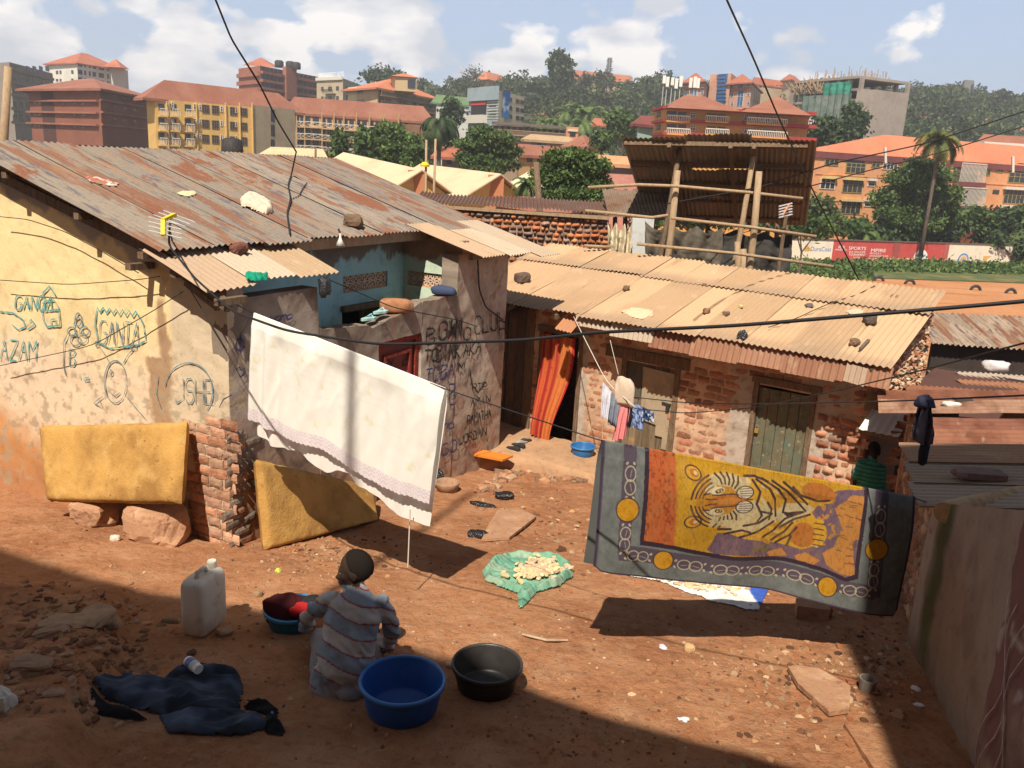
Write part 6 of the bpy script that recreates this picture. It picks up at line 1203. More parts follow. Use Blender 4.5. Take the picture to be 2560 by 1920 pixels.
for i, (x, y) in enumerate(((1898, 607), (1965, 614), (2107, 627), (2183, 634))):
    P = at(x, y, 80); P = C0+ray(x, y)*((-5.2-CAM_H)/ray(x, y)[2]); mb = MB(); mb.tube([P+np.array([.42*math.cos(a), 0, .42*math.sin(a)-.05]) for a in np.linspace(-.2, math.pi+.2, 14)], .13, 8)
    o = mb.build('half_tyre', M['black'], smooth=True); tag(o, ['leftmost half buried tyre at the edge of the pitch', 'half buried tyre below the roundel of the painted wall', 'half buried tyre below the pale seal panel', 'rightmost half buried tyre at the edge of the pitch'][i], 'tyre', 'half buried tyres along the pitch')
# vehicles parked far off
def car_proto(c, van=False):
    t = thing('parked_car', (0, 0, 0), 'x', 'car'); w = .82
    pr = [(-2.1, .3), (-2.15, .75), (-2.0, 1.0), (-1.5, 1.5), (.35, 1.5), (1.1, 1.0), (2.0, .85), (2.1, .4), (2.0, .3)] if not van else [(-2.2, .3), (-2.25, 1.0), (-2.15, 1.95), (1.2, 2.0), (1.75, 1.25), (2.2, 1.05), (2.25, .4), (2.1, .3)]
    mb = MB(); mb.prism([np.array([x, -w, z]) for x, z in pr], [0, 2*w, 0], c); m = bpy.data.materials.get('car_paint') or mat('car_paint', rough=.3, attr=True, spec=.5); mb.build('body', m, t)
    for s_ in (-1, 1):
        mb = MB(); q = [(-1.75, 1.02), (-1.4, 1.4), (.3, 1.4), (.85, 1.02)] if not van else [(-2.0, 1.2), (-1.95, 1.8), (1.1, 1.8), (1.5, 1.25)]
        mb.prism([np.array([x, s_*(w+.012), z]) for x, z in q], [0, -s_*.02, 0]); mb.build('side_window', M['glass'], t)
        for x in (-1.3, 1.35): mb = MB(); mb.lathe([(0, -.1), (.3, -.1), (.31, .1), (0, .1)], (x, s_*(w-.06), .31), 14, ax=(0, 1, 0)); mb.build('wheel', M['black'], t)
    mb = MB(); a, b_ = ((.42, 1.47), (1.05, 1.02)) if not van else ((1.24, 1.92), (1.74, 1.27)); mb.add([[a[0]+.02, -w*.85, a[1]+.02], [b_[0]+.02, -w*.9, b_[1]+.02], [b_[0]+.02, w*.9, b_[1]+.02], [a[0]+.02, w*.85, a[1]+.02]], [(0, 1, 2, 3)]); mb.build('windscreen', M['glass'], t)
    mb = MB()
    for s_ in (-.6, .6): mb.box((2.1, s_, .68), [.08, 0, 0], [0, .3, 0], [0, 0, .14], (.7, .7, .65))
    mb.build('headlight', bpy.data.materials['car_paint'], t); return t
ca = car_proto((.16, .2, .3)); cb = car_proto((.6, .58, .54)); cv = car_proto((.62, .6, .56), True)
for i, (pr, x, y, D, rz, lb, used) in enumerate(((ca, 1318, 374, 88, -1.7, 'blue grey car parked in the open garage', 0), (cb, 1346, 376, 88, -1.4, 'white car parked at the right of the open garage', 0), (cb, 1298, 373, 88, -1.6, 'white car at the left end of the open garage', 1), (cv, 1087, 380, 84, 2.9, 'white minibus parked below the broad layered tree', 0), (cb, 1112, 381, 83, .3, 'small white car right of the white minibus', 1), (cb, 1018, 372, 92, .2, 'white car half hidden under the trees left of the minibus', 1), (ca, 1000, 373, 92, .1, 'dark car under the trees at the far left of the parked cars', 1))):
    o = pr if not used else copy_tree(pr); P = at(x, y, D); P[2] = float(gz(P[0], P[1]))+.06; o.location = P; o.rotation_euler.z = rz; tag(o, lb, 'minibus' if 'minibus' in lb else 'car', 'cars parked beyond the halls')
# poles
def pole(x0, y0, x1, y1, D, r, label, m='palewood', sink=2.0):

    a, b_ = at(x0, y0, D), at(x1, y1, D); b_ = b_+nz(b_-a)*sink; mb = MB(); mb.tube([a, a*.5+b_*.5, b_], [r*.85, r, r*1.1], 8); o = mb.build('wooden_pole', M[m], smooth=True); tag(o, label, 'pole'); return o
pole(18, 144, 8, 312, 21, .10, 'thick wooden pole at the left edge behind the rusty roof'); thin_pole = pole(921, 302, 919, 440, 24, .035, 'thin pole with a yellow cap among the halls', sink=3); pole(941, 300, 937, 425, 27, .04, 'thin pole beside the one with the yellow cap', sink=3); pole(1158, 350, 1166, 462, 26, .10, 'dark leaning pole before the round leafy tree', 'wood', 3); pole(682, 322, 681, 352, 40, .06, 'short dark post before the cream roofed house', 'wood', 3)
mb = MB(); P = at(918, 356, 24); mb.lathe([(0, .08), (.07, .07), (.13, .0), (.12, -.05), (.0, -.05)], P, 12, (.75, .5, .03)); mb.build('cap', mat('yellow_plastic', rough=.5, attr=True), thin_pole)
mb = MB(); P = at(502, 334, 45); mb.lathe([(0, .85), (.3, .82), (.52, .7), (.55, .1), (.5, -.5)], P, 16); o = mb.build('water_tank', M['black'], smooth=True); tag(o, 'black water tank just behind the ridge of the rusty roof', 'water tank')
# ------------------------------------------------------------------ things in the yard
def inside(poly, x, y):
    c = np.zeros(x.shape, bool); n = len(poly)
    for i in range(n):
        x0, y0 = poly[i]; x1, y1 = poly[(i+1) % n]
        k = ((y0 > y) != (y1 > y)) & (x < (x1-x0)*(y-y0)/(y1-y0+1e-12)+x0); c ^= k
    return c
def edged(poly, x, y):
    d = np.full(x.shape, 9.0); n = len(poly)
    for i in range(n):
        a = np.array(poly[i]); b = np.array(poly[(i+1) % n]); e = b-a; t = np.clip(((x-a[0])*e[0]+(y-a[1])*e[1])/(e@e+1e-12), 0, 1)
        d = np.minimum(d, np.hypot(x-a[0]-t*e[0], y-a[1]-t*e[1]))
    return d
def heap(pts, hf, cf_=(1, 1, 1), res=.012, base=None, n=None):
    """soft heap over an outline; hf(x, y, d) gives height above what it lies on, d = distance to the rim"""
    pts = [np.asarray(p, float) for p in pts]
    if n is None: X, Y, Z = np.eye(3)
    else: Z = nz(n); X, Y = frame(Z)
    o = np.mean(pts, 0); pl = [((p-o)@X, (p-o)@Y) for p in pts]; A = np.array(pl)
    xs = np.arange(A[:, 0].min()-res, A[:, 0].max()+2*res, res); ys = np.arange(A[:, 1].min()-res, A[:, 1].max()+2*res, res); x, y = np.meshgrid(xs, ys, indexing='ij')
    x = x+res*.8*(fbm(x*30, y*30, 3, 2)-.5); ins = inside(pl, x, y); d = edged(pl, x, y); h = hf(x, y, d)
    P = o+x[..., None]*X+y[..., None]*Y
    if n is None: P[..., 2] = gz(P[..., 0], P[..., 1])+h if base is None else base+h
    else: P = P+h[..., None]*Z
    a, b = x.shape; I = np.arange(a*b).reshape(a, b); ok = ins[:-1, :-1] & ins[1:, :-1] & ins[1:, 1:] & ins[:-1, 1:]
    F = np.stack([I[:-1, :-1], I[1:, :-1], I[1:, 1:], I[:-1, 1:]], -1)[ok]
    used = np.unique(F); mp = -np.ones(a*b, int); mp[used] = np.arange(len(used)); c = cf_(x, y, d) if callable(cf_) else np.zeros(x.shape+(3,))+np.asarray(cf_)
    mb = MB(); mb.add(P.reshape(-1, 3)[used], mp[F].tolist(), c.reshape(-1, 3)[used]); return mb
M['cloth'] = mat('plain_cloth', rough=.9, attr=True, layers=[(60, .82, .5, .7)], bump=(90, .2, .003), spec=.15)
M['foam'] = mat('old_foam', (.50, .285, .085), .95, [(1.3, (.27, .14, .045), .42, .6, (1, 1, 1), .85), (5, (.56, .36, .13), .52, .7, (1, 1, 1), .6), (11, (.2, .1, .04), .62, .70, (1, 1, 1), .7), (60, .7, .6, .7)], bump=(50, .7, .012), bump2=(7, .5, .03), spec=.08)
M['stone'] = mat('laterite_stone', (.40, .22, .125), .95, [(5, (.5, .3, .18), .5, .65), (14, (.26, .13, .08), .55, .68)], bump=(22, .7, .02), bump2=(80, .5, .006))
M['plastic'] = mat('glossy_plastic', rough=.42, attr=True, spec=.4, layers=[(9, .72, .5, .72), (30, (.3, .2, .13), .66, .74, (1, 1, 1), .35)])
M['bag'] = mat('thin_black_plastic', (.018, .018, .02), .22, spec=.6, bump=(40, .8, .02))
def slab(Cn, th, seed, name, m, rough=.012, n=70):
    u, v = np.meshgrid(np.linspace(0, 1, n), np.linspace(0, 1, n//2), indexing='ij'); TL, TR, BR_, BL = [np.asarray(c, float) for c in Cn]
    P = TL*((1-u)*(1-v))[..., None]+TR*(u*(1-v))[..., None]+BR_*(u*v)[..., None]+BL*((1-u)*v)[..., None]; nn = nz(np.cross(TR-TL, BL-TL)); nn = nn if nn@(C0-TL) > 0 else -nn
    e = (1-np.abs(2*u-1)**26)*(1-np.abs(2*v-1)**16); e = np.sqrt(np.clip(e, 0, 1)); L = np.linalg.norm(TR-TL)
    nb = rough*(fbm(u*L*6, v*5, seed, 5)-.5)*2; wob = .018*(fbm(u*L*9, v*6, seed+3, 4)-.5)
    P = P+wob[..., None]*(TR-TL)/L*(np.abs(2*u-1)**4)[..., None]+np.array([0, 0, 1.])*(wob*np.abs(2*v-1)**4)[..., None]
    mb = MB(); mb.grid(P+nn*(th*e*.5+nb*e)[..., None], flip=False); mb.grid(P-nn*(th*e*.5)[..., None], flip=True); return mb.build(name, m, smooth=True)
def yard():
    # foam blocks leaning on the yellow house
    c = [LH.p(*LH.onb(x, y, b)) for x, y, b in ((92, 920, -.14), (404, 912, -.14), (392, 1090, -.42), (110, 1084, -.42))]
    tag(slab(c, .17, 1, 'foam_mattress', M['foam']), 'thick yellow foam mattress propped on two stones against the yellow house', 'mattress', 'yellow foam mattresses')
    c = [LH.p(*LH.ona(550, 992, .12)), LH.p(*LH.ona(800, 1050, .14)), gp(812, 1124, .0), gp(570, 1190, .0)]
    tag(slab(c, .14, 2, 'foam_mattress', M['foam']), 'torn yellow foam mattress standing on the ground under the white bed sheet', 'mattress', 'yellow foam mattresses')
    for i, (x, y, rx, ry, rz, lb) in enumerate(((188, 1138, .24, .17, .15, 'smaller brown stone under the left end of the raised foam mattress'), (331, 1172, .29, .2, .20, 'biggest brown stone under the right end of the raised foam mattress'))):
        P = gp(x, y); mb = MB(); mb.rock(P+np.array([0, .12, rz*.75]), rx, ry, rz, 3+i, n=14, rough=.35, rot=-.4); tag(mb.build('stone', M['stone'], smooth=False), lb, 'stone', 'stones under the foam mattress')
    for x, y, s_, lb in ((250, 1166, .035, 'little white stone left of the biggest brown stone'), (287, 1138, .028, 'little pale stone between the two brown stones')):
        mb = MB(); mb.rock(gp(x, y, s_*.4), s_*1.4, s_, s_, int(x), (.6, .52, .44), n=7); tag(mb.build('pebble', M['chips']), lb, 'pebble')
    # basins
    def basin(px, py, r, h, col, label, grp, D=None, P=None, rimc=None):
        P = gp(px, py) if P is None else P; t = thing('wash_basin', P, label, 'basin', grp); mb = MB(); k = r
        mb.lathe([(0, .012), (k*.72, .012), (k*.76, .03), (k*.93, h-.01), (k*.95, h), (k*.965, h-.005), (k*.82, .03), (k*.76, 0), (0, 0)], P, 44, col); mb.build('bowl', M['plastic'], t, smooth=True)
        mb = MB(); a = np.linspace(0, 2*math.pi, 49); prof = [(k*.93, h-.004), (k*.94, h+.008), (k*.99, h+.010), (k*1.01, h), (k*1.005, h-.018), (k*.985, h-.018), (k*.98, h-.006), (k*.93, h-.006)]; mb.lathe(prof, P, 44, rimc or np.array(col)*1.25); mb.build('rim', M['plastic'], t, smooth=True); return t
    G = 'wash basins in the yard'
    basin(868, 1535, .262, .215, (.012, .075, .30), 'large empty royal blue wash basin behind the seated man', G, rimc=(.035, .16, .44)); basin(1050, 1486, .232, .18, (.028, .025, .024), 'empty black wash basin, rightmost of the foreground basins', G, rimc=(.04, .038, .037)); Bc = gp(632, 1352); basin(632, 1352, .212, .15, (.02, .12, .23), 'light blue basin full of dark red washing in front of the seated man', G, rimc=(.05, .28, .55))
    Pp = RH.p(*(lambda q: (q[0], q[1]))(RH.ab(atz(1258, 983, -.885))[:2]), -.89); basin(0, 0, .19, .15, (.03, .14, .36), 'small blue basin of water standing on the step by the curtain', G, P=Pp, rimc=(.04, .18, .42))
    mb = MB(); mb.lathe([(0, .09), (.165, .09)], Pp, 30); tag(mb.build('washing_water', mat('basin_water', (.03, .13, .3), .06)), 'blue water in the small basin on the step', 'water')
    # washing in the light blue basin
    ck = lambda dx, dy, r, z, c, s: (lambda mb: mb.rock(Bc+np.array([dx, dy, z]), r, r*.85, r*.6, s, c, n=14, rough=.6))(MB())
    for dx, dy, r, z, c, s, lb in ((-.05, .0, .13, .15, (.07, .012, .014), 1, 'dark maroon garment heaped in the light blue basin'), (.06, -.05, .075, .155, (.42, .02, .02), 2, 'bright red garment in the light blue basin'), (.11, .07, .07, .17, (.02, .02, .022), 3, 'black garment with white edging in the light blue basin'), (.13, -.02, .06, .15, (.3, .4, .5), 4, 'pale blue garment beside the arm of the seated man')):
        tag(ck(dx, dy, r, z, c, s).build('wet_garment', M['cloth'], smooth=True), lb, 'garment', 'washing in the light blue basin')
    # jerrycan
    a, b = gp(428, 1372), gp(488, 1336); ax = nz((b-a)*np.array([1, 1, 0])); ay = np.array([-ax[1], ax[0], 0]); cc = gp(440, 1366)+ax*.06+ay*.03; JS = 1.13
    t = thing('jerrycan', cc, 'scuffed translucent white jerrycan standing on the shaded earth', 'jerrycan'); mb = MB(); P = []
    for z, sx, sy in ((0, .80, .72), (.01, .9, .86), (.03, 1, .98), (.20, 1.0, 1.0), (.33, 1, .98), (.36, .97, .92), (.378, .9, .8), (.385, .7, .55), (.385, .0, .0)):
        q = []
        for k in range(48):
            an = 2*math.pi*k/48; f_ = lambda t_: math.copysign(abs(t_)**.38, t_); q.append(cc+JS*(ax*.145*sx*f_(math.cos(an))+ay*.088*sy*f_(math.sin(an))+np.array([0, 0, z])))
        P.append(q)
    mb.grid(P, wrap=True); jm = mat('milky_plastic', (.72, .68, .60), .5, [(5, (.46, .37, .27), .5, .7), (12, (.32, .2, .12), .62, .72, (1, 1, 1), .6)], transl=.18, bump=(8, .15, .01)); mb.build('body', jm, t, smooth=True)
    up = np.array([0, 0, JS]); ax = ax*JS; mb = MB(); mb.tube([cc+ax*-.07+up*.375, cc+ax*-.06+up*.415, cc+ax*.02+up*.42, cc+ax*.045+up*.375], .017, 10); mb.build('handle', jm, t, smooth=True)
    mb = MB(); mb.lathe([(.034, .37*JS), (.034, .425*JS), (.03, .432*JS), (0, .432*JS)], cc+ax*.10, 18); mb.build('cap', mat('cap_plastic', (.62, .58, .5), .5), t)
    # jeans, jacket and bottle
    def fold(s, amp, hh, w):
        return lambda x, y, d: hh*(1-np.exp(-d/w))*(.7+.6*fbm(x*2.2, y*3, s+5, 2))+np.clip(d/.03, 0, 1)*amp*((.75-np.abs(fbm(x*1.9+y*1.5, y*6.5-x*2.2+.5*fbm(x*4, y*4, s+9, 2), s, 2)-.5)*5.5)*.95+.25*(fbm(x*14, y*20, s+4, 3)-.5))
    def den(s): return lambda x, y, d: mixc(mixc(np.zeros(x.shape+(3,))+np.array([.034, .045, .066]), [.075, .098, .145], sm(.45, .7, fbm(x*6, y*9, s))), [.015, .018, .028], sm(.02, .0, d)+.8*sm(.006, .002, np.abs(y-.03-.08*np.sin(x*3+s))))
    q = [gp(*p) for p in ((195, 1470), (225, 1460), (280, 1470), (345, 1472), (400, 1450), (438, 1452), (520, 1462), (528, 1490), (520, 1530), (490, 1560), (400, 1552), (330, 1545), (275, 1530), (215, 1500))]
    mb = heap(q, fold(3, .075, .06, .05), den(4)); tag(mb.build('jeans', M['cloth'], smooth=True), 'crumpled faded blue jeans lying on the shaded earth', 'jeans')
    q = [gp(*p) for p in ((340, 1545), (420, 1535), (520, 1545), (585, 1558), (598, 1570), (540, 1588), (430, 1592), (360, 1586))]
    mb = heap(q, fold(8, .055, .05, .04), den(9)); tag(mb.build('dark_jeans', M['cloth'], smooth=True), 'second pair of dark jeans trailing below the faded pair', 'jeans')
    q = [gp(*p) for p in ((192, 1475), (205, 1490), (265, 1528), (320, 1556), (300, 1562), (210, 1545), (196, 1520))]; mb = heap(q, fold(5, .03, .06, .05), (.012, .012, .014)); tag(mb.build('black_cloth', M['cloth'], smooth=True), 'black cloth bunched at the left end of the jeans', 'cloth')
    q = [gp(*p) for p in ((515, 1510), (570, 1515), (605, 1535), (600, 1555), (618, 1578), (615, 1592), (575, 1590), (560, 1560), (575, 1548), (530, 1535))]; mb = heap(q, fold(6, .03, .05, .03), (.013, .013, .015)); tag(mb.build('black_cloth', M['cloth'], smooth=True), 'black sleeve shaped cloth at the right end of the jeans', 'cloth')
    A = gp(408, 1478, .17); Bq = gp(432, 1494, .155); t = thing('pill_bottle', A, 'small white bottle with a printed label lying on the jeans', 'bottle'); d = Bq-A; L = np.linalg.norm(d); mb = MB(); mb.lathe([(0, 0), (.03, .0), (.034, .008), (.034, L*.68), (.026, L*.76)], A, 20, (.72, .72, .74), ax=d); mb.build('body', M['plastic'], t, smooth=True)
    mb = MB(); mb.lathe([(.0345, .02), (.0347, L*.5)], A, 20, (.12, .2, .42), ax=d); mb.build('label_band', M['plastic'], t, smooth=True); mb = MB(); mb.lathe([(.031, L*.74), (.031, L*.98), (.028, L), (0, L)], A, 20, (.78, .78, .78), ax=d); mb.build('cap', M['plastic'], t)
    mb = MB(); mb.lathe([(0, .02), (.018, .018), (.02, 0)], gp(584, 1545), 12, (.06, .14, .5)); tag(mb.build('bottle_cap', M['plastic']), 'tiny blue bottle cap on the shaded earth', 'bottle cap')
    # green sack with cassava
    q = [gp(*p) for p in ((1040, 1236), (1060, 1212), (1092, 1199), (1140, 1200), (1200, 1209), (1236, 1226), (1239, 1250), (1205, 1272), (1160, 1284), (1128, 1318), (1120, 1316), (1116, 1285), (1080, 1272), (1046, 1256))]
    def gh(x, y, d): return .008+.05*np.exp(-((d-.05)/.035)**2)*(.4+1.2*fbm(x*4, y*4, 13, 2))+.012*(1-np.exp(-d/.03))+.03*(.5-np.abs(fbm(x*7+y*3, y*7, 14, 3)-.5)*3.5)*np.clip(d/.03, 0, 1)
    mb = heap(q, gh, lambda x, y, d: mixc(np.zeros(x.shape+(3,))+np.array([.16, .38, .26]), [.30, .43, .31], sm(.4, .7, fbm(x*5, y*5, 15))), .01); t = tag(mb.build('green_sack', mat('woven_green', rough=.6, attr=True, transl=.15, bump=(120, .3, .003), layers=[(12, .7, .5, .7)])), 'opened green plastic sack spread on the ground with cassava pieces', 'sack')
    def pieces(n, box, seed, label, dz, smin=.018, smax=.035):
        r = np.random.RandomState(seed); mb = MB()
        for i in range(n):
            x, y = r.normal(box[0], box[2]), r.normal(box[1], box[3])
            if len(box) > 4 and not box[4](x, y): continue
            s_ = r.uniform(smin, smax); mb.rock(gp(x, y, dz+r.uniform(0, .012)), s_*1.3, s_*.8, s_*.5, i, np.array([.66, .53, .34])*r.uniform(.75, 1.15)*np.array([1, r.uniform(.85, 1.02), r.uniform(.75, 1)]), n=5, rough=.5, rot=r.rand()*6)
        o = mb.build('cassava_pieces', M['chips']); o['kind'] = 'stuff'; return o
    pieces(120, (1160, 1240, 26, 13), 4, '', .05)
    # white sack with cassava chips under the blanket
    q = [gp(*p) for p in ((1283, 1226), (1330, 1205), (1480, 1200), (1640, 1245), (1662, 1275), (1640, 1320), (1600, 1316), (1530, 1300), (1440, 1262), (1330, 1240))]
    mb = heap(q, lambda x, y, d: .01+.02*(fbm(x*8, y*8, 16)-.3)*np.clip(d/.03, 0, 1), lambda x, y, d: mixc(np.zeros(x.shape+(3,))+np.array([.72, .7, .66]), [.04, .1, .42], sm(.50, .52, x)*sm(.95, .9, x*0)), .012); tag(mb.build('white_sack', mat('woven_white', rough=.6, attr=True), smooth=True), 'white sack with a blue edge spread under the tiger blanket and covered in chips', 'sack')
    pieces(420, (1480, 1255, 85, 18, lambda x, y: y < 1232+(x-1330)*.26 and 1310 < x < 1615), 6, '', .02, .012, .026)
    # small things on the ground
    def bits(name, lab, cat, px, py, rx, ry, rz, c, m='chips', seed=1, rough=.4, rot=0., n=9, grp=None, P=None):
        mb = MB(); mb.rock((gp(px, py) if P is None else P)+np.array([0, 0, rz*.55]), rx, ry, rz, seed, c, n=n, rough=rough, rot=rot); return tag(mb.build(name, M[m], smooth=(m == 'bag')), lab, cat, grp)
    B = 'black plastic bags in the yard'
    bits('plastic_bag', 'shiny black plastic bag below the orange box lid', 'plastic bag', 1068, 1012, .14, .11, .09, (1, 1, 1), 'bag', 2, .6, 0, 12, B); bits('plastic_bag', 'black plastic bag lying in the middle of the far yard', 'plastic bag', 1086, 1076, .13, .08, .05, (1, 1, 1), 'bag', 3, .7, 0, 12, B); bits('plastic_bag', 'long torn strip of black plastic bag', 'plastic bag', 1046, 1094, .16, .035, .025, (1, 1, 1), 'bag', 4, .7, -.5, 12, B); bits('plastic_bag', 'crumpled black plastic bag beside the cement slab', 'plastic bag', 1032, 1160, .10, .065, .045, (1, 1, 1), 'bag', 5, .7, -.4, 12, B); bits('plastic_bag', 'upright black plastic bag beside the clay pot', 'plastic bag', 946, 1052, .08, .07, .14, (1, 1, 1), 'bag', 6, .6, 0, 12, B)
    P = gp(966, 1060); mb = MB(); mb.lathe([(0, .03), (.12, .03), (.14, .12), (.155, .13), (.16, .11), (.13, 0), (0, 0)], P, 24, (.33, .2, .12)); tag(mb.build('clay_stove', M['chips'], smooth=True), 'low round clay stove against the painted wall', 'stove')
    mb = MB(); c = atz(1057, 990, -.82); mb.corner(c+RH.U*-.28-RH.V*.1, RH.U*.5+RH.V*.12, RH.V*.26, np.array([0, 0, .03]), (.62, .2, .03)); tag(mb.build('box_lid', M['cloth']), 'orange cardboard box lid on the rubble by the step', 'box lid')
    # rubble edge of the step
    r = np.random.RandomState(12); mb = MB()
    for i in range(150):
        k = r.rand(); x, y = (1155+(1048-1155)*k+r.normal(0, 9), 990+(1060-990)*k+r.normal(0, 7)) if i < 90 else (1155+r.rand()*135, 998+r.rand()*45)
        s_ = r.uniform(.02, .07); mb.rock(gp(x, y, s_*.2), s_*1.3, s_, s_*.8, i, np.array([(.3, .16, .09), (.38, .2, .11), (.25, .15, .1), (.42, .27, .17)][i % 4])*r.uniform(.7, 1.2), n=6, rough=.5, rot=r.rand()*6)
    o = mb.build('step_rubble', M['chips']); o['kind'] = 'stuff'
    mb = MB(); q = [gp(*p, .01) for p in ((1040, 1172), (1100, 1168), (1158, 1122), (1120, 1105), (1075, 1108), (1055, 1140))]; mb.prism(q, [0, 0, .03], (.45, .32, .22)); tag(mb.build('cement_slab', M['stone']), 'broken flat cement slab in the middle of the yard', 'slab')
    mb = MB(); q = [gp(*p, .015) for p in ((1700, 1452), (1752, 1448), (1835, 1495), (1832, 1545), (1790, 1552), (1722, 1490))]; mb.prism(q, [0, 0, .035], (.42, .34, .25)); tag(mb.build('cement_slab', M['stone']), 'flat pale cement slab at the right of the yard', 'slab')
    mb = MB(); A_ = gp(1850, 1570); bx = [gp(1822, 1572, -.02), gp(2010, 1588, -.02), gp(2110, 1680, -.02), gp(1900, 1690, -.02)]; mb.prism(bx, [0, 0, .05], (.38, .2, .12)); tag(mb.build('doorstep', M['soil']), 'low earth covered doorstep at the foot of the shed wall', 'step')
    mb = MB(); P = gp(1752, 1332); mb.box(P+np.array([0, 0, .06]), [.26, -.05, 0], [.03, .14, 0], [0, 0, .12], (.3, .17, .1)); mb.rock(P+np.array([.12, .03, .05]), .07, .05, .05, 5, (.5, .36, .22)); tag(mb.build('brick', M['stone']), 'lone weathered brick below the hem of the tiger blanket', 'brick')
    bits('stone', 'small round yellowish stone on the sunlit earth', 'stone', 1489, 1405, .042, .038, .036, (.5, .33, .17), seed=7); bits('stone', 'small dark stone cylinder near the jerrycan', 'stone', 556, 1287, .035, .03, .03, (.28, .18, .1), seed=8); bits('stone', 'pale pebble beside the black basin', 'stone', 975, 1440, .04, .03, .02, (.5, .36, .22), seed=9)
    mb = MB(); mb.tube([gp(1128, 1374, .015), gp(1180, 1388, .02), gp(1226, 1387, .015)], [.009, .011, .008], 6, (.45, .34, .24)); tag(mb.build('stick', M['chips']), 'thin pale stick lying on the sunlit earth', 'stick')
    mb = MB(); mb.lathe([(.05, 0), (.055, .05), (.06, .09), (.05, .09), (.045, .01)], gp(1872, 1490), 14, (.24, .21, .18)); tag(mb.build('tin_can', M['chips']), 'small pale tin can at the edge of the alley shade', 'tin can')
    for i, (x, y, c, lb) in enumerate(((1098, 1113, (.6, .35, .05), 'yellow and red sweet wrapper on the cement slab'), (1302, 1108, (.5, .04, .03), 'red plastic scrap left of the tiger blanket'), (1432, 1401, (.6, .6, .7), 'white paper scrap on the sunlit earth'), (1478, 1556, (.6, .68, .72), 'pale blue scrap at the shade edge'), (1885, 1640, (.02, .02, .02), 'black plastic scrap by the doorstep'), (1978, 1490, (.65, .65, .6), 'white scrap in the alley shade'), (1985, 1525, (.6, .6, .58), 'white paper ball in the alley shade'), (2055, 1465, (.5, .48, .2), 'yellowish scrap at the foot of the shed wall'), (600, 1235, (.55, .62, .1), 'lime green scrap near the torn mattress'))):
        bits('litter_scrap', lb, 'litter', x, y, .035, .022, .012, c, seed=20+i, rough=.8, rot=i, n=6, grp='scraps of litter')
    r = np.random.RandomState(21)
    for i, (x, y, sx, sy, lb) in enumerate(((150, 1352, .16, .10, 'pale flat stone flake on the left bank'), (110, 1372, .10, .05, 'smaller stone flake left of the pale one'), (200, 1338, .17, .12, 'grey earth lump on top of the left bank'), (75, 1440, .12, .08, 'flat earth lump on the lower left bank'), (233, 1352, .08, .05, 'narrow yellowish stone flake on the left bank'), (372, 1345, .07, .035, 'small plank like stone beside the jerrycan'), (487, 1368, .06, .05, 'flat stone under the right side of the jerrycan'))):
        bits('stone_flake', lb, 'stone', x, y, sx, sy, .03, (.36, .24, .15) if i % 2 == 0 else (.3, .19, .12), seed=40+i, rough=.5, rot=r.rand()*2, n=8, grp='flat stones on the left of the yard')
    bits('white_bundle', 'white plastic bundle at the left edge of the photo', 'bundle', 8, 1530, .07, .07, .07, (.5, .48, .42), 'cloth', 50, .7)
    r = np.random.RandomState(33); mb = MB()
    for i in range(230):
        x, y = r.uniform(0, 330), r.uniform(1300, 1560); s_ = r.uniform(.008, .026)*(1.6 if r.rand() < .08 else 1); mb.rock(gp(x, y, s_*.05), s_*1.6, s_, s_*.5, i, np.array([(.25, .12, .065), (.2, .095, .05), (.3, .16, .09), (.34, .21, .13)][i % 4])*r.uniform(.7, 1.2), n=6, rough=.55, rot=r.rand()*6)
    o = mb.build('bank_clods', M['chips']); o['kind'] = 'stuff'
    # shoes on the step
    def shoe(P, ang, c, lb, sole=(.5, .45, .4)):
        f = np.array([math.cos(ang), math.sin(ang), 0]); s_ = np.array([-f[1], f[0], 0]); t = thing('shoe', P, lb, 'shoe', 'shoes on the step'); Q = []
        for k, (x, w, h) in enumerate(((-.13, .012, .03), (-.125, .032, .075), (-.07, .036, .085), (-.01, .038, .07), (.05, .044, .05), (.1, .04, .04), (.13, .015, .025))):
            Q.append([P+f*x+s_*w*math.cos(a)+np.array([0, 0, .018+h*.5+h*.5*math.sin(a)]) for a in np.linspace(0, 2*math.pi, 15)[:-1]])
        mb = MB(); mb.grid(Q, c, wrap=True); mb.build('upper', M['cloth'], t, smooth=True); mb = MB(); mb.prism([P+f*.135*math.cos(a)+s_*.045*math.sin(a) for a in np.linspace(0, 2*math.pi, 17)[:-1]], [0, 0, .022], sole); mb.build('sole', M['cloth'], t)
    for x, y, an, c, lb in ((1108, 975, 2.4, (.03, .03, .032), 'black slip on shoe, nearest the yard on the step'), (1119, 968, 2.4, (.035, .03, .03), 'second black slip on shoe on the step'), (1127, 962, .9, (.3, .3, .28), 'grey and black trainer, left one of its pair on the step'), (1136, 958, .9, (.05, .05, .05), 'dark trainer with a pale sole, right one of its pair on the step')):
        shoe(atz(x, y, -.885), an, c, lb)
yard()
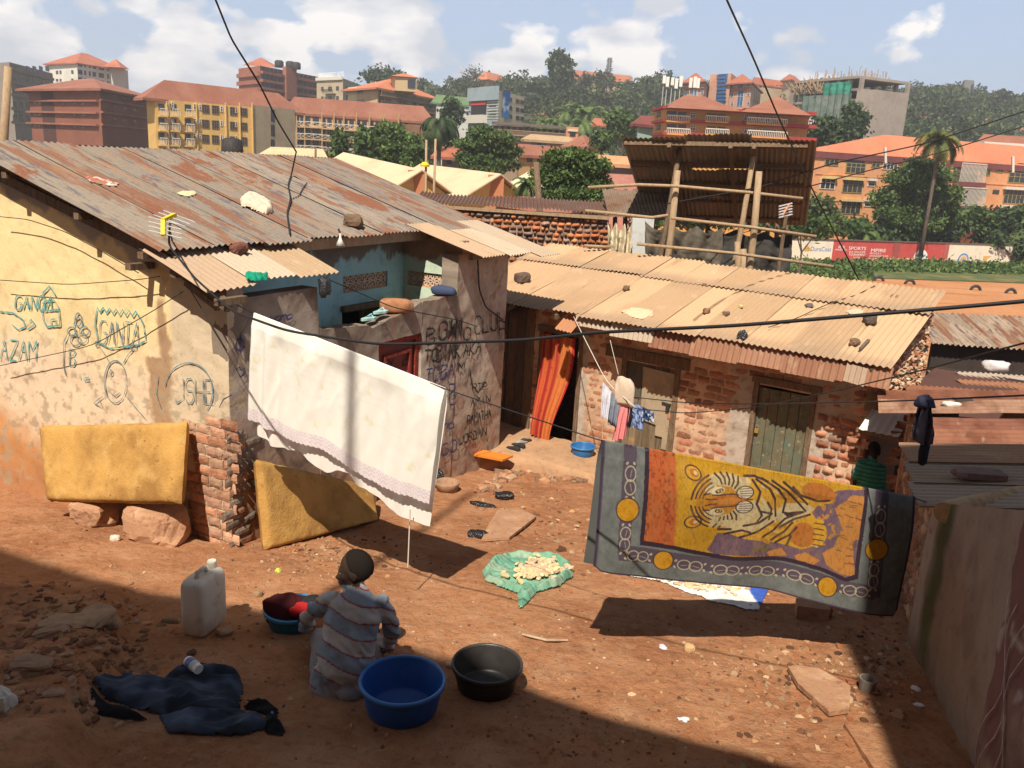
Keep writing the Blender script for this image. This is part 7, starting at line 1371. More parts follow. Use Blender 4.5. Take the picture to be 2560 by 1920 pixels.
# ------------------------------------------------------------------ cables and washing lines
def wire(name, label, pts, r, m='cable', sag=0.0, smooth=14, cat='cable'):
    P = np.array(pts); t = np.arange(len(P)); T = np.linspace(0, len(P)-1, smooth*(len(P)-1)+1); Q = np.stack([np.interp(T, t, P[:, k]) for k in range(3)], 1)
    for _ in range(smooth//2): Q[1:-1] = (Q[:-2]+2*Q[1:-1]+Q[2:])/4
    s_ = np.linspace(0, 1, len(Q)); Q[:, 2] -= sag*4*s_*(1-s_); mb = MB(); mb.tube(Q, r, 6); o = mb.build(name, M[m], smooth=True); return tag(o, label, cat)
cT0, cT1 = at(550, 678, 7.45), np.array([-.51, 6.38, 1.59]); bT0, bT1 = at(1300, 953, 5.43), at(1975, 1075, 5.91); logP = at(2036, 1098, 5.98)
wire('washing_line', 'washing line carrying the white bed sheet and the tiger blanket', [at(505, 655, 7.62), cT0, cT1, at(1200, 919, 5.6), bT0, bT0*.5+bT1*.5-np.array([0, 0, .0]), bT1, logP], .0045, cat='washing line')
wire('power_cable', 'thick black cable sagging across the whole yard to the right edge', [at(368, 470, 6.9), at(364, 530, 6.6), at(420, 600, 6.3), at(500, 672, 6.0), at(620, 715, 5.6), at(820, 745, 5.0), at(1130, 735, 4.5), at(1290, 718, 4.2), at(1600, 703, 3.8), at(2215, 651, 3.3), at(2600, 610, 3.0)], .0085)
wire('power_cable', 'black cable swooping from the top left down to the rusty roof ridge', [at(440, -60, 9), at(466, 0, 9.2), at(500, 85, 9.6), at(560, 180, 10.2), at(600, 262, 10.8), at(640, 328, 11.6)], .011)
wire('power_cable', 'loose black cable wandering over the rusty roof', [at(640, 328, 11.6), LH.onslope(630, 375, 'a', -.55, 2.44, -.29), LH.onslope(622, 400, 'a', -.55, 2.44, -.29), LH.onslope(628, 430, 'a', -.55, 2.44, -.29), LH.onslope(620, 460, 'a', -.55, 2.44, -.29), LH.onslope(626, 505, 'a', -.55, 2.44, -.29)], .010)
wire('power_cable', 'black cable running from the top edge down to the tan roof of the brick house', [at(1555, -40, 9), at(1570, 0, 9.3), at(1625, 120, 10.3), at(1680, 250, 11.3), at(1750, 400, 12.4), at(1862, 617, 13.3)], .012)
wire('washing_line', 'dark line rising to the right above the shed roofs', [at(1370, 882, 10.2), at(1480, 893, 9.2), at(1640, 880, 8.3), at(1845, 835, 6.6), at(2000, 798, 5.4), at(2215, 740, 4.2), at(2500, 670, 3.5)], .0055, cat='washing line')
wire('washing_line', 'dark line on which the dark jacket hangs', [at(1368, 858, 10.4), at(1480, 870, 9.4), at(1640, 873, 8.2), at(1950, 866, 5.2), at(2215, 854, 4.2), at(2500, 840, 3.5)], .006, cat='washing line')
wire('washing_line', 'steep pale cord from the eave down to the baby clothes', [RH.p(.5, -.45, 1.2), at(1310, 825, 10.4), at(1372, 880, 10.2)], .006, 'rail', cat='washing line'); wire('cord', 'thin cord hanging from the eave beside the baby clothes', [at(1318, 735, 11.0), at(1336, 810, 10.8)], .004, 'rail', cat='cord')
for i, (pl, D, lb) in enumerate((([(0, 605), (150, 615), (300, 604), (345, 597)], 6.0, 'level cable across the yellow wall'), ([(0, 790), (200, 747), (330, 672), (395, 630)], 6.4, 'cable rising over the flower doodle on the yellow wall'), ([(0, 468), (60, 474), (140, 500), (215, 540), (300, 590)], 6.8, 'thin cable following the gable of the yellow house'), ([(395, 600), (450, 690), (490, 757)], 7.2, 'cable falling from the purlins to the corner of the yellow house'))):
    wire('house_cable', lb, [LH.p(*LH.onb(x, y, -.12)) for x, y in pl], .0045)
wire('house_cable', 'cable loop sagging in front of the turquoise yard', [at(700, 600, 9.0), at(760, 625, 9.4), at(850, 665, 9.6), at(985, 690, 10.2), at(1030, 705, 10.6)], .006); wire('house_cable', 'cable running down the side wall beside the black letters', [LH.p(.06, 4.35, 2.1), LH.p(*LH.ona(1035, 625, .05)), LH.p(*LH.ona(1050, 665, .05)), LH.p(*LH.ona(1085, 690, .05))], .012)
wire('far_cable', 'thin cable from the pole shelter to the right edge', [at(1440, 440, 15.5), at(1640, 405, 16), at(1790, 355, 17), at(2000, 310, 18), at(2215, 240, 19), at(2400, 180, 20)], .014); wire('far_cable', 'second thin cable crossing the salmon apartments', [at(1740, 405, 17), at(1850, 375, 18), at(2030, 330, 19), at(2215, 272, 20), at(2400, 210, 21)], .012)
mb = MB(); P = at(884, 1120, 6.45); mb.tube([at(886, 1100, 6.5), at(884, 1150, 6.5), at(881, 1225, 6.5)], .006, 5); tag(mb.build('string', M['rail']), 'white string dangling from the hem of the bed sheet', 'string')
# ------------------------------------------------------------------ washing: bed sheet, blanket, small clothes, jacket
def cloth_grid(T0, T1, drop0, drop1, out, nu, nv, foldf, top=None, lean=0.0, swing=(0, 0)):
    u, v = np.meshgrid(np.linspace(0, 1, nu), np.linspace(0, 1, nv), indexing='ij'); dr = T1-T0; nn = nz(np.cross(dr, [0, 0, 1])); nn = nn if nn@(C0-T0) > 0 else -nn
    dp = drop0(u) if callable(drop0) else drop0+(drop1-drop0)*u; P = T0+u[..., None]*dr; P = P-np.array([0, 0, 1.])*(v*dp)[..., None]+nn*(out*(.35+.65*np.clip(v*9, 0, 1))+foldf(u, v)+lean*v)[..., None]+nz(dr*np.array([1, 1, 0]))*(swing[0]*v*(1-u)+swing[1]*v*u)[..., None]
    return u, v, P
def bed_sheet():
    t = thing('bed_sheet', (cT0+cT1)/2-np.array([0, 0, 1.1]), 'white bed sheet with a lace hem folded over the washing line', 'bed sheet')
    def fo(s):
        def f(u, v):
            w = sm(.0, .25, v)
            return w*(.022*np.sin(u*58+2.2*np.sin(u*9)+v*.6)*(.22+.78*sm(.35, .0, u)+.45*sm(.8, .95, u))+.045*(fbm(u*6+v*.25, v*.35, s, 2)-.5)*2+.014*np.sin(u*23+v*.8))+.009*(.3-np.abs(fbm(u*17+v*2, v*2.2+u*3, s+2, 2)-.5)*3)*sm(0, .2, v)+.004*(fbm(u*40, v*9, s+5, 3)-.5)
        return f
    u, v, P = cloth_grid(cT0, cT1, lambda u: .96+.03*u+.03*np.sin(u*11), 0, .035, 170, 90, fo(3), swing=(-.06, -.10))
    c = np.zeros(u.shape+(3,))+np.array([.88, .86, .80]); r = np.random.RandomState(3)
    for i in range(26):
        x, y = r.rand(), r.uniform(.05, .85); c = mixc(c, [.7, .66, .3], sm(.03, .0, np.hypot((u-x)*2.1, (v-y)*1.0)*(1+.6*np.sin(np.arctan2(v-y, u-x)*5)))*.55)
    for y in (.13, .3, .36, .52): c = mixc(c, [.82, .8, .74], sm(.008, .003, np.abs(v-y+.01*np.sin(u*30)))*sm(.2, .5, fbm(u*14, v*3, 9))*.8)
    lace = sm(.885, .895, v); c = mixc(c, [.78, .70, .74], lace*.8); c = mixc(c, [.55, .47, .53], lace*(np.sin(u*260)*np.sin(v*190) > .35)*.7)
    P = P-np.array([0, 0, 1.])*(.012*(v > .97)*np.abs(np.sin(u*130)))[..., None]
    sheet_m = mat('thin_white_cotton', rough=.9, attr=True, transl=.22, bump=(70, .15, .003), spec=.1)
    mb = MB(); mb.grid(P, c.reshape(-1, 3)); mb.build('front_fold', sheet_m, t, smooth=True)
    u, v, P = cloth_grid(cT0, cT1, lambda u: 1.13+.10*u+.03*np.sin(u*17)+.03*(fbm(u*9, u*0, 4)-.5)-.10*sm(.4, .5, u)*sm(.62, .55, u), 0, -.05, 130, 60, fo(13), swing=(-.02, -.14))
    mb = MB(); mb.grid(P, (.86, .84, .78)); mb.build('back_fold', sheet_m, t, smooth=True)
    mb = MB(); U_ = np.linspace(0, 1, 60); ring = [[cT0+(cT1-cT0)*q+nz(np.cross(cT1-cT0, [0, 0, 1]))*.014*math.cos(a)*(-1)+np.array([0, 0, .012*math.sin(a)-.001]) for a in np.linspace(-.3, math.pi+.3, 9)] for q in U_]; mb.grid(ring, (.88, .86, .80)); mb.build('top_fold', sheet_m, t, smooth=True)
bed_sheet()
def tiger_blanket():
    t = thing('blanket', (bT0+bT1)/2-np.array([0, 0, 1.0]), 'grey blanket with a tiger picture and gold discs hung over the washing line', 'blanket')
    def fo(u, v): return sm(0, .3, v)*(.035*np.sin(u*7+v*1.2)+.05*(fbm(u*4, v*1.2, 31, 2)-.5)*2+.012*np.sin(u*26+v*1.5)*fbm(u*5, v, 3, 2))+.02*sm(.6, 1, v)*np.sin(u*22)*.7+.004*(fbm(u*22, v*9, 8, 3)-.5)
    u, v, P = cloth_grid(bT0, bT1, lambda u: .895-.03*sm(.03, .0, u)-.05*sm(.985, 1.0, u)+.03*np.sin(u*9)*u, 0, .03, 560, 260, fo, swing=(-.02, -.05), lean=.03)
    X = 165+1960*u-65*v; Y = 100+360*u+745*v+12*np.sin(u*13)*v; n1 = fbm(X*.02, Y*.02, 32)-.5; n2 = fbm(X*.07, Y*.05, 33)-.5
    GR = np.array([.125, .135, .13]); c = np.zeros(u.shape+(3,))+GR; c = c*(1+.5*n1[..., None]+.3*n2[..., None])
    PUR, CRM, GLD, BLK, YEL, ORA, RED, WHT = [.075, .06, .08], [.34, .29, .21], [.42, .21, .02], [.035, .022, .032], [.40, .22, .022], [.36, .125, .028], [.36, .085, .03], [.40, .33, .20]
    def put(col, m):
        nonlocal c; c = mixc(c, col, np.clip(m, 0, 1))
    def poly(pts, col): put(col, inside(pts, X+5*n2*2, Y+5*n2*2).astype(float))
    def line(pts, w, col):
        d = np.full(X.shape, 1e4)
        for i in range(len(pts)-1):
            a, b = np.array(pts[i], float), np.array(pts[i+1], float); e = b-a; tt = np.clip(((X-a[0])*e[0]+(Y-a[1])*e[1])/(e@e+1e-9), 0, 1); ww = 1.0-.5*abs((i+.5)/(len(pts)-1)-.4); d = np.minimum(d, np.hypot(X-a[0]-tt*e[0], Y-a[1]-tt*e[1])/ww)
        put(col, sm(w+2.5, w-2.5, d))
    def ell(x, y, rx, ry, col, a=0.0, ring=None):
        ca, sa = math.cos(a), math.sin(a); k = np.hypot(((X-x)*ca+(Y-y)*sa)/rx, (-(X-x)*sa+(Y-y)*ca)/ry)
        if ring is None: put(col, sm(1.03, .97, k))
        else: put(col, sm(ring+.05, ring-.02, np.abs(k-1)))
    # ornamental border
    for q in ([(290, 100), (365, 130), (320, 735), (240, 735)], [(240, 700), (245, 790), (1890, 1065), (1915, 985), (330, 712)], [(1855, 400), (1945, 420), (1925, 1060), (1830, 1030)]): poly(q, PUR)
    def knot(x, y, dx, dy, L, w):
        for s_ in (-1, 1):
            ell(x+s_*dx*L*.48, y+s_*dy*L*.48, L*.52, w, CRM, math.atan2(dy, dx), .085); line([(x+s_*dx*L*.25, y+s_*dy*L*.25), (x+s_*dx*L*.75+dy*8, y+s_*dy*L*.75+dx*8)], 1.4, CRM)
            for k in (-1, 1): ell(x+s_*dx*L*1.2-k*dy*20, y+s_*dy*L*1.2+k*dx*20, 10, 7, CRM, math.atan2(dy, dx)+k*.6)
    for x, y, dx, dy, L in ((320, 320, -.05, 1, 82), (287, 665, -.1, 1, 70), (368, 775, .98, .17, 66), (697, 843, .98, .17, 80), (930, 890, .98, .17, 80), (1160, 925, .98, .17, 84), (1405, 960, .98, .17, 84), (1760, 1010, .98, .12, 80), (1895, 600, -.02, 1, 82), (1873, 920, -.03, 1, 72)): knot(x, y, dx, dy, L, 30)
    for x, y, rx, ry in ((303, 492, 66, 70), (527, 806, 60, 58), (1578, 998, 60, 62), (1883, 760, 72, 66), (330, 118, 40, 18)):
        if y > 130: ell(x, y, rx, ry, np.array(GLD)); put([.36, .17, .01], sm(.52, .62, fbm(X*.06, Y*.06, 36))*sm(1, .9, np.hypot((X-x)/rx, (Y-y)/ry)))
        ell(x, y, rx, ry, BLK, 0, .035)
    # picture
    inn = lambda e: [(428-e, 150), (395-e, 690+e), (600, 722+e), (960, 812+e), (1300, 850+e), (1540, 890+e), (1690, 935+e), (1752+e, 915+e), (1790+e, 380)]
    poly(inn(18), BLK); pm = inside(inn(-8), X, Y).astype(float); keep = c.copy()
    put(YEL, pm); put([.42, .22, .012], pm*sm(.0, .25, n1)); put(RED, pm*sm(600, 575, X+20*n2)); put([.22, .04, .02], pm*sm(600, 575, X)*sm(.08, .2, n2+.3*np.sin(X*.05)*.3)); poly([(1480, 480), (1600, 400), (1790, 400), (1760, 940), (1540, 890), (1250, 840), (850, 780), (800, 750), (850, 640), (1000, 650), (1200, 700), (1400, 700)], [.115, .075, .115])
    for q in ([(1590, 510), (1700, 430), (1780, 440), (1765, 690), (1690, 720), (1650, 640)], [(1530, 790), (1600, 745), (1640, 640), (1720, 700), (1750, 920), (1640, 905), (1560, 860)], [(1180, 800), (1280, 780), (1320, 830), (1200, 830)], [(1360, 830), (1430, 800), (1520, 840), (1480, 870), (1380, 855)]): poly(q, [.40, .17, .045])
    for q in ([(1090, 760), (1170, 740), (1210, 790), (1120, 800)],): poly(q, [.12, .09, .06])
    for i in range(26): r = np.random.RandomState(i+70); ell(r.uniform(1490, 1640), r.uniform(440, 800), r.uniform(8, 22), r.uniform(5, 12), [.36, .17, .05], r.rand()*3)
    for i in range(22): r = np.random.RandomState(i+170); x, y = r.uniform(1600, 1760), r.uniform(450, 890); line([(x, y), (x+r.uniform(20, 50), y+r.uniform(-6, 16))], 3, [.10, .05, .04])
    # the animal, lying on its side in the weave
    GD, DG, CR, RU = [.46, .25, .028], [.36, .17, .022], [.44, .36, .20], [.34, .115, .025]
    poly([(900, 275), (1000, 300), (1250, 345), (1380, 380), (1560, 410), (1600, 420), (1560, 480), (1480, 500), (1450, 540), (1490, 600), (1540, 640), (1510, 740), (1400, 785), (1230, 740), (1020, 690), (900, 640), (800, 590)], GD)
    for i in range(40): r = np.random.RandomState(i+300); x, y = r.uniform(1000, 1480), r.uniform(350, 720); line([(x, y), (x+r.uniform(30, 70), y+r.uniform(10, 50))], r.uniform(6, 14), [DG, CR, [.52, .30, .05]][i % 3])
    for q in ([(1060, 440), (1150, 500), (1260, 545), (1200, 610), (1080, 650), (960, 650), (880, 620)], [(1260, 490), (1400, 480), (1470, 520), (1390, 590), (1270, 630), (1220, 560)]): poly(q, CR)
    ell(1440, 665, 112, 92, GD, .2); ell(1405, 690, 78, 80, RU, .2); ell(1480, 412, 112, 56, RU, .25)
    for k in range(5): line([(1478, 590+k*36), (1535-abs(k-2)*8, 596+k*36)], 11, GD); line([(1470, 608+k*34), (1530, 612+k*34)], 3.5, BLK)
    ell(862, 440, 196, 168, GD, .08); ell(862, 440, 160, 138, DG, .08)
    for sgn in (-1, 1): ell(890, 440+sgn*120, 110, 36, CR, sgn*-.12); ell(792, 440+sgn*78, 40, 26, CR, sgn*.5); ell(985, 440+sgn*92, 60, 34, CR, sgn*.4)
    for x, y, k in ((688, 275, .55), (690, 560, -.15)): ell(x, y, 50, 36, GD, k); ell(x, y, 50, 36, BLK, k, .09); ell(x+6, y, 28, 20, RU, k); ell(x+14, y, 14, 10, CR, k)
    poly([(770, 425), (850, 402), (960, 402), (1008, 440), (965, 482), (850, 482), (775, 462)], RU); poly([(800, 432), (950, 420), (985, 442), (950, 464), (800, 456)], [.42, .17, .035])
    for sgn in (-1, 1):
        ell(1008, 442+sgn*44, 52, 38, [.5, .45, .32]); ell(1008, 442+sgn*44, 52, 38, BLK, 0, .07)
        for k in range(4): line([(975, 442+sgn*(26+k*13)), (1048, 442+sgn*(24+k*15))], 2.6, BLK)
        ell(838, 440+sgn*62, 44, 22, [.5, .44, .3], sgn*.15); ell(846, 440+sgn*60, 27, 13, BLK, sgn*.15); ell(848, 440+sgn*60, 17, 8.5, [.45, .30, .06]); ell(850, 440+sgn*60, 6, 6, BLK)
        for k, (rx, ry) in enumerate(((192, 165), (168, 142), (146, 118), (126, 96))): line([(862-rx*math.cos(q), 440+sgn*ry*math.sin(q)) for q in np.linspace(.12+.05*k, 1.15, 8)], 7-k, BLK)
        for k in range(5): q0 = 1.35+k*.2; line([(862-190*math.cos(q0), 440+sgn*162*math.sin(q0)), (862-150*math.cos(q0+.15), 440+sgn*128*math.sin(q0+.15)), (862-112*math.cos(q0+.22), 440+sgn*100*math.sin(q0+.22))], 6.5, BLK)
        line([(800, 440+sgn*40), (850, 440+sgn*36), (930, 440+sgn*38), (968, 440+sgn*30)], 4.5, BLK); line([(760, 440+sgn*20), (790, 440+sgn*14), (830, 440+sgn*14)], 4, BLK); line([(745, 440+sgn*45), (785, 440+sgn*50)], 4.5, BLK)
    poly([(985, 420), (1022, 440), (985, 462)], [.30, .09, .06]); line([(1022, 441), (1056, 441)], 4, BLK); ell(930, 585, 90, 22, CR, .12)
    for q in ([(1055, 330), (1110, 400), (1085, 470), (1120, 545), (1085, 600)], [(1075, 318), (1160, 385), (1205, 455), (1225, 560)], [(1110, 320), (1215, 385), (1285, 465), (1262, 540), (1320, 552)], [(1010, 610), (1110, 597), (1195, 552), (1120, 520)], [(1000, 685), (1110, 655), (1205, 600)], [(1140, 695), (1215, 655), (1290, 592), (1395, 547)], [(1185, 335), (1275, 395), (1345, 465), (1415, 530)], [(1250, 350), (1345, 425), (1415, 485)], [(1320, 372), (1365, 425), (1480, 472), (1555, 458)], [(1200, 725), (1285, 672), (1340, 618)], [(1240, 745), (1320, 692), (1360, 640)], [(1305, 765), (1330, 705)], [(1255, 640), (1350, 592), (1445, 560)], [(905, 655), (1000, 640), (1060, 655)], [(860, 620), (940, 622)], [(1010, 305), (1070, 300), (1160, 340)], [(1290, 560), (1390, 548), (1290, 572)], [(1160, 470), (1190, 520), (1170, 575)]):
        line([(x_+6*math.sin(y_*.2), y_+5*math.sin(x_*.13)) for x_, y_ in q], 8.5, BLK)
    soft = mixc(c, [.30, .17, .05], .06+.22*sm(.45, .7, fbm(X*.03, Y*.012, 41))); soft = soft*(1-.22*sm(.48, .7, fbm(X*.12, Y*.05, 42)))[..., None]; c = soft
    m_in = inside(inn(-8), X, Y)[..., None]; bord = inside(inn(18), X, Y)[..., None] & ~m_in
    c = np.where(m_in, c, np.where(bord, np.asarray(BLK), np.where(inside(inn(18), X, Y)[..., None], c, np.where(X[..., None] > 1e6, c, keep))))
    c = c*(1+.25*(fbm(X*.4, Y*.05, 40, 2)-.5)[..., None]); c = mixc(c, [.05, .035, .06], np.maximum(sm(.012, .006, u), np.maximum(sm(.99, .994, u), sm(.985, .99, v))))
    bm = mat('fleece_blanket', rough=1.0, attr=True, spec=.05, bump=(150, .5, .004), transl=.06); mb = MB(); mb.grid(P, c.reshape(-1, 3)); mb.build('front_fold', bm, t, smooth=True)
    u, v, P = cloth_grid(bT0, bT1, .90, .86, -.04, 60, 30, fo, swing=(-.05, -.03), lean=-.03); mb = MB(); mb.grid(P, (.10, .105, .10)); mb.build('back_fold', bm, t, smooth=True)
    mb = MB(); n_ = nz(np.cross(bT1-bT0, [0, 0, 1])); n_ = n_ if n_@(C0-bT0) > 0 else -n_; cc = c[:, 2]; Q = np.linspace(0, 1, 560); ring = [[bT0+(bT1-bT0)*q+n_*(.0125*math.cos(a)-.001)+np.array([0, 0, .011*math.sin(a)-.001]) for a in np.linspace(-.1, math.pi+.1, 7)] for q in Q]; mb.grid(ring, np.repeat(cc, 7, 0), flip=True); mb.build('top_fold', bm, t, smooth=True)
    q = bT0+(bT1-bT0)*.89; mb = MB(); mb.box(q+n_*.05-np.array([0, 0, .90]), [.05, 0, 0], [0, .006, 0], [0, 0, .03], (.45, .3, .12)); mb.build('cloth_tag', M['cloth'], t)
tiger_blanket()
def small_clothes():
    L0, L1 = at(1312, 828, 10.4), at(1408, 893, 10.2); P_ = lambda x, y, D=10.35: at(x, y, D)
    def hang(lb, xs, top, bot, c, seed, cat='garment', D=10.3, nm='baby_garment', tags=()):
        u, v = np.meshgrid(np.linspace(0, 1, 22), np.linspace(0, 1, 26), indexing='ij'); x0, x1, b0, b1 = xs
        tp = np.array([P_(x0+(x1-x0)*q, top[0]+(top[1]-top[0])*q, D) for q in np.linspace(0, 1, 22)]); bt = np.array([P_(b0+(b1-b0)*q, bot[0]+(bot[1]-bot[0])*q, D) for q in np.linspace(0, 1, 22)])
        P = tp[:, None]*(1-v)[..., None]+bt[:, None]*v[..., None]+np.array([0, -1., 0])*(.03*np.sin(u*15+seed)*v+.03*(fbm(u*3+seed, v*3, seed)-.5))[..., None]; cc = c(u, v) if callable(c) else np.zeros(u.shape+(3,))+np.asarray(c)
        mb = MB(); mb.grid(P, cc.reshape(-1, 3)); mb.grid(P+np.array([.01, .03, 0]), cc.reshape(-1, 3)*.9); tag(mb.build(nm, M['cloth'], smooth=True), lb, cat, 'baby clothes on the cord')
    hang('white baby vest at the left end of the baby clothes', (1302, 1322, 1297, 1314), (826, 850), (900, 905), (.62, .64, .72), 1); hang('grey blue cloth between the white vest and the pink trousers', (1320, 1342, 1312, 1333), (848, 866), (912, 926), lambda u, v: mixc(np.zeros(u.shape+(3,))+np.array([.2, .235, .30]), [.03, .03, .06], sm(.85, .95, v)), 2)
    hang('pink baby trousers hanging lowest of the baby clothes', (1342, 1362, 1322, 1352), (866, 878), (952, 946), lambda u, v: mixc(np.zeros(u.shape+(3,))+np.array([.66, .24, .25]), [.45, .15, .16], sm(.35, .5, np.abs(u-.5)*sm(.3, .5, v))), 3); hang('black cloth strip right of the pink trousers', (1354, 1372, 1352, 1360), (864, 880), (918, 925), (.02, .02, .035), 4)
    hang('light blue baby shirt among the baby clothes', (1366, 1392, 1364, 1386), (868, 884), (922, 930), lambda u, v: mixc(np.zeros(u.shape+(3,))+np.array([.28, .38, .62]), [.04, .06, .16], sm(.55, .65, fbm(u*6, v*7, 5))), 5); hang('dark blue and white patterned baby garment at the right end', (1388, 1412, 1384, 1411), (880, 893), (908, 912), lambda u, v: mixc(np.zeros(u.shape+(3,))+np.array([.03, .06, .17]), [.55, .6, .66], sm(.55, .62, fbm(u*7, v*6, 6))), 6)
    mb = MB(); mb.rock(P_(1347, 850), .13, .07, .17, 6, (.55, .44, .34), n=12, rough=.6); tag(mb.build('towel', M['cloth'], smooth=True), 'beige patterned towel bunched over the cord above the pink trousers', 'towel')
    t = thing('jacket', at(1998, 930, 5.05), 'dark checked jacket hanging bunched on the line by the rusty roof', 'jacket'); mb = MB()
    D = 5.0; J = lambda x, y, d=D: at(x, y, d)
    u, v = np.meshgrid(np.linspace(0, 1, 40), np.linspace(0, 1, 50), indexing='ij'); w = np.interp(v, [0, .15, .4, .75, 1], [.35, .5, .8, 1, .75]); ctr = np.stack([np.interp(v, [0, 1], [a_, b_]) for a_, b_ in zip(J(2000, 866), J(1997, 958))], -1)
    P = ctr+np.array([1., 0, 0])*((u-.5)*w*.115)[..., None]+np.array([0, -1., 0])*(.03*np.sqrt(np.clip(1-(2*u-1)**2, 0, 1))+.012*np.sin(u*16+v*4)+.02*(fbm(u*4, v*4, 3)-.5))[..., None]; c = np.zeros(u.shape+(3,))+np.array([.045, .042, .06]); c = mixc(c, [.12, .10, .12], ((np.sin(u*60) > .8) | (np.sin(v*70) > .8))*.5*(u > .55)); mb.grid(P, c.reshape(-1, 3)); mb.grid(P+np.array([0, .05, 0]), c.reshape(-1, 3)); mb.build('body', M['cloth'], t, smooth=True)
    mb = MB(); mb.tube([J(2001, 950), J(1995, 975), J(1992, 1000), J(1990, 1005)], [.028, .03, .026, .01], 9, (.012, .013, .02)); mb.build('sleeve', M['cloth'], t, smooth=True); mb = MB(); mb.rock(J(2000, 868), .05, .04, .035, 4, (.05, .055, .1), n=10, rough=.5); mb.build('collar', M['cloth'], t, smooth=True)
small_clothes()
# ------------------------------------------------------------------ odds and ends lying on the roofs
def roof_bits():
    mr = lambda x, y: LH.onslope(x, y, 'a', -.55, 2.42, -.29); lt = lambda x, y: LH.onslope(x, y, 'a', -.72, 2.42, -.36); rr = lambda x, y: RH.onslope(x, y, 'b', -.5, 1.26, .225)
    n1 = nz(np.cross(LH.V, np.array([*(LH.U)[:2], -.29]))); n1 = n1 if n1[2] > 0 else -n1; n2 = nz(np.cross(RH.U, np.array([*(RH.V)[:2], .225]))); n2 = n2 if n2[2] > 0 else -n2
    def rag(f, px, hh, c, lb, cat, n, seed, name='rag', m='cloth'):
        mb = heap([f(*p) for p in px], lambda x, y, d: hh*(1-np.exp(-d/.03))+hh*(1.1 if hh < .05 else .6)*(np.abs(fbm(x*(14 if hh < .05 else 5), y*(14 if hh < .05 else 5), seed, 4 if hh < .05 else 3)-.5)*3)*np.clip(d/.02, 0, 1), c, .008, n=n); tag(mb.build(name, M[m], smooth=True), lb, cat)
    pat = lambda x, y, d: mixc(mixc(np.zeros(x.shape+(3,))+np.array([.45, .1, .09]), [.62, .58, .5], sm(.5, .56, fbm(x*10, y*10, 3))), [.3, .2, .1], sm(.6, .66, fbm(x*14, y*14, 8)))
    rag(mr, ((180, 383), (205, 382), (240, 390), (257, 396), (252, 403), (225, 400), (195, 393)), .012, pat, 'red and white patterned rag lying on the rusty roof', 'rag', n1, 1); rag(mr, ((381, 417), (395, 412), (425, 414), (424, 420), (408, 425), (390, 422)), .012, (.6, .55, .33), 'pale yellow rag on the rusty roof', 'rag', n1, 2)
    rag(mr, ((517, 432), (530, 423), (560, 426), (588, 444), (590, 462), (575, 465), (540, 452), (520, 446)), .07, (.62, .52, .4), 'big cream sack lying on the dark strip of the rusty roof', 'sack', n1, 3, 'roof_sack'); rag(lt, ((528, 592), (532, 586), (555, 592), (580, 593), (578, 608), (550, 610), (530, 605)), .03, (.01, .25, .15), 'green plastic bag tied in a bow on the lower porch roof', 'plastic bag', n1, 4, 'roof_bag')
    rag(rr, ((1340, 672), (1370, 664), (1410, 670), (1412, 682), (1385, 690), (1360, 684)), .012, (.62, .48, .32), 'cream crumpled paper on the tan roof', 'paper', n2, 5); rag(rr, ((1592, 722), (1610, 716), (1618, 726), (1608, 735), (1590, 730)), .035, (.02, .02, .02), 'black plastic bag near the eave of the tan roof', 'plastic bag', n2, 6, 'roof_bag', 'bag')
    rag(rr, ((1826, 672), (1850, 666), (1868, 672), (1862, 682), (1840, 682)), .015, (.5, .42, .3), 'pale twigs and scraps on the tan roof', 'scraps', n2, 7); rag(rr, ((1915, 638), (1940, 635), (1945, 643), (1925, 647)), .015, (.2, .14, .09), 'brown scrap near the far right corner of the tan roof', 'scrap', n2, 8); rag(rr, ((1736, 658), (1755, 655), (1760, 662), (1745, 664)), .02, (.12, .1, .1), 'black and white scrap high on the tan roof', 'scrap', n2, 9)
    for i, (f, x, y, s_, c, lb) in enumerate(((mr, 762, 487, .10, (.17, .11, .07), 'brown stone at the eave of the rusty roof'), (lt, 516, 544, .07, (.16, .07, .05), 'dark stone on the lower porch roof'), (rr, 1128, 608, .12, (.13, .09, .07), 'biggest dark stone at the left end of the tan roof'), (rr, 1353, 625, .05, (.2, .13, .08), 'small stone in the middle of the upper tan roof'), (rr, 1526, 675, .05, (.25, .14, .08), 'stub of brick in the middle of the tan roof'), (rr, 1600, 664, .03, (.55, .46, .2), 'small yellowish block on the tan roof'), (rr, 1568, 680, .04, (.16, .10, .07), 'small dark brick bit on the tan roof'), (rr, 1846, 743, .06, (.2, .13, .09), 'round flat stone near the right eave of the tan roof'), (rr, 1877, 696, .085, (.10, .08, .07), 'dark jug shaped stone on the right of the tan roof'), (rr, 1522, 617, .03, (.2, .14, .09), 'pebble below the poles on the tan roof'))):
        P = f(x, y); mb = MB(); mb.rock(P+np.array([0, 0, s_*.5]), s_*1.15, s_*.9, s_*.75, 60+i, c, n=9, rough=.4, rot=i); tag(mb.build('roof_stone', M['chips']), lb, 'stone', 'stones weighing down the roofs')
    P, Q = rr(1858, 757), rr(1876, 738); mb = MB(); mb.bar(P+n2*.02, Q+n2*.02, .035, .03, (.15, .12, .09), up=n2); tag(mb.build('wood_stick', M['chips']), 'short dark stick lying down the slope of the tan roof', 'stick')
    wire('roof_wire', 'thin wire curling over the right of the tan roof', [rr(x, y)+n2*.02 for x, y in ((1890, 620), (1850, 640), (1800, 655), (1760, 672), (1722, 690), (1660, 710))], .006)
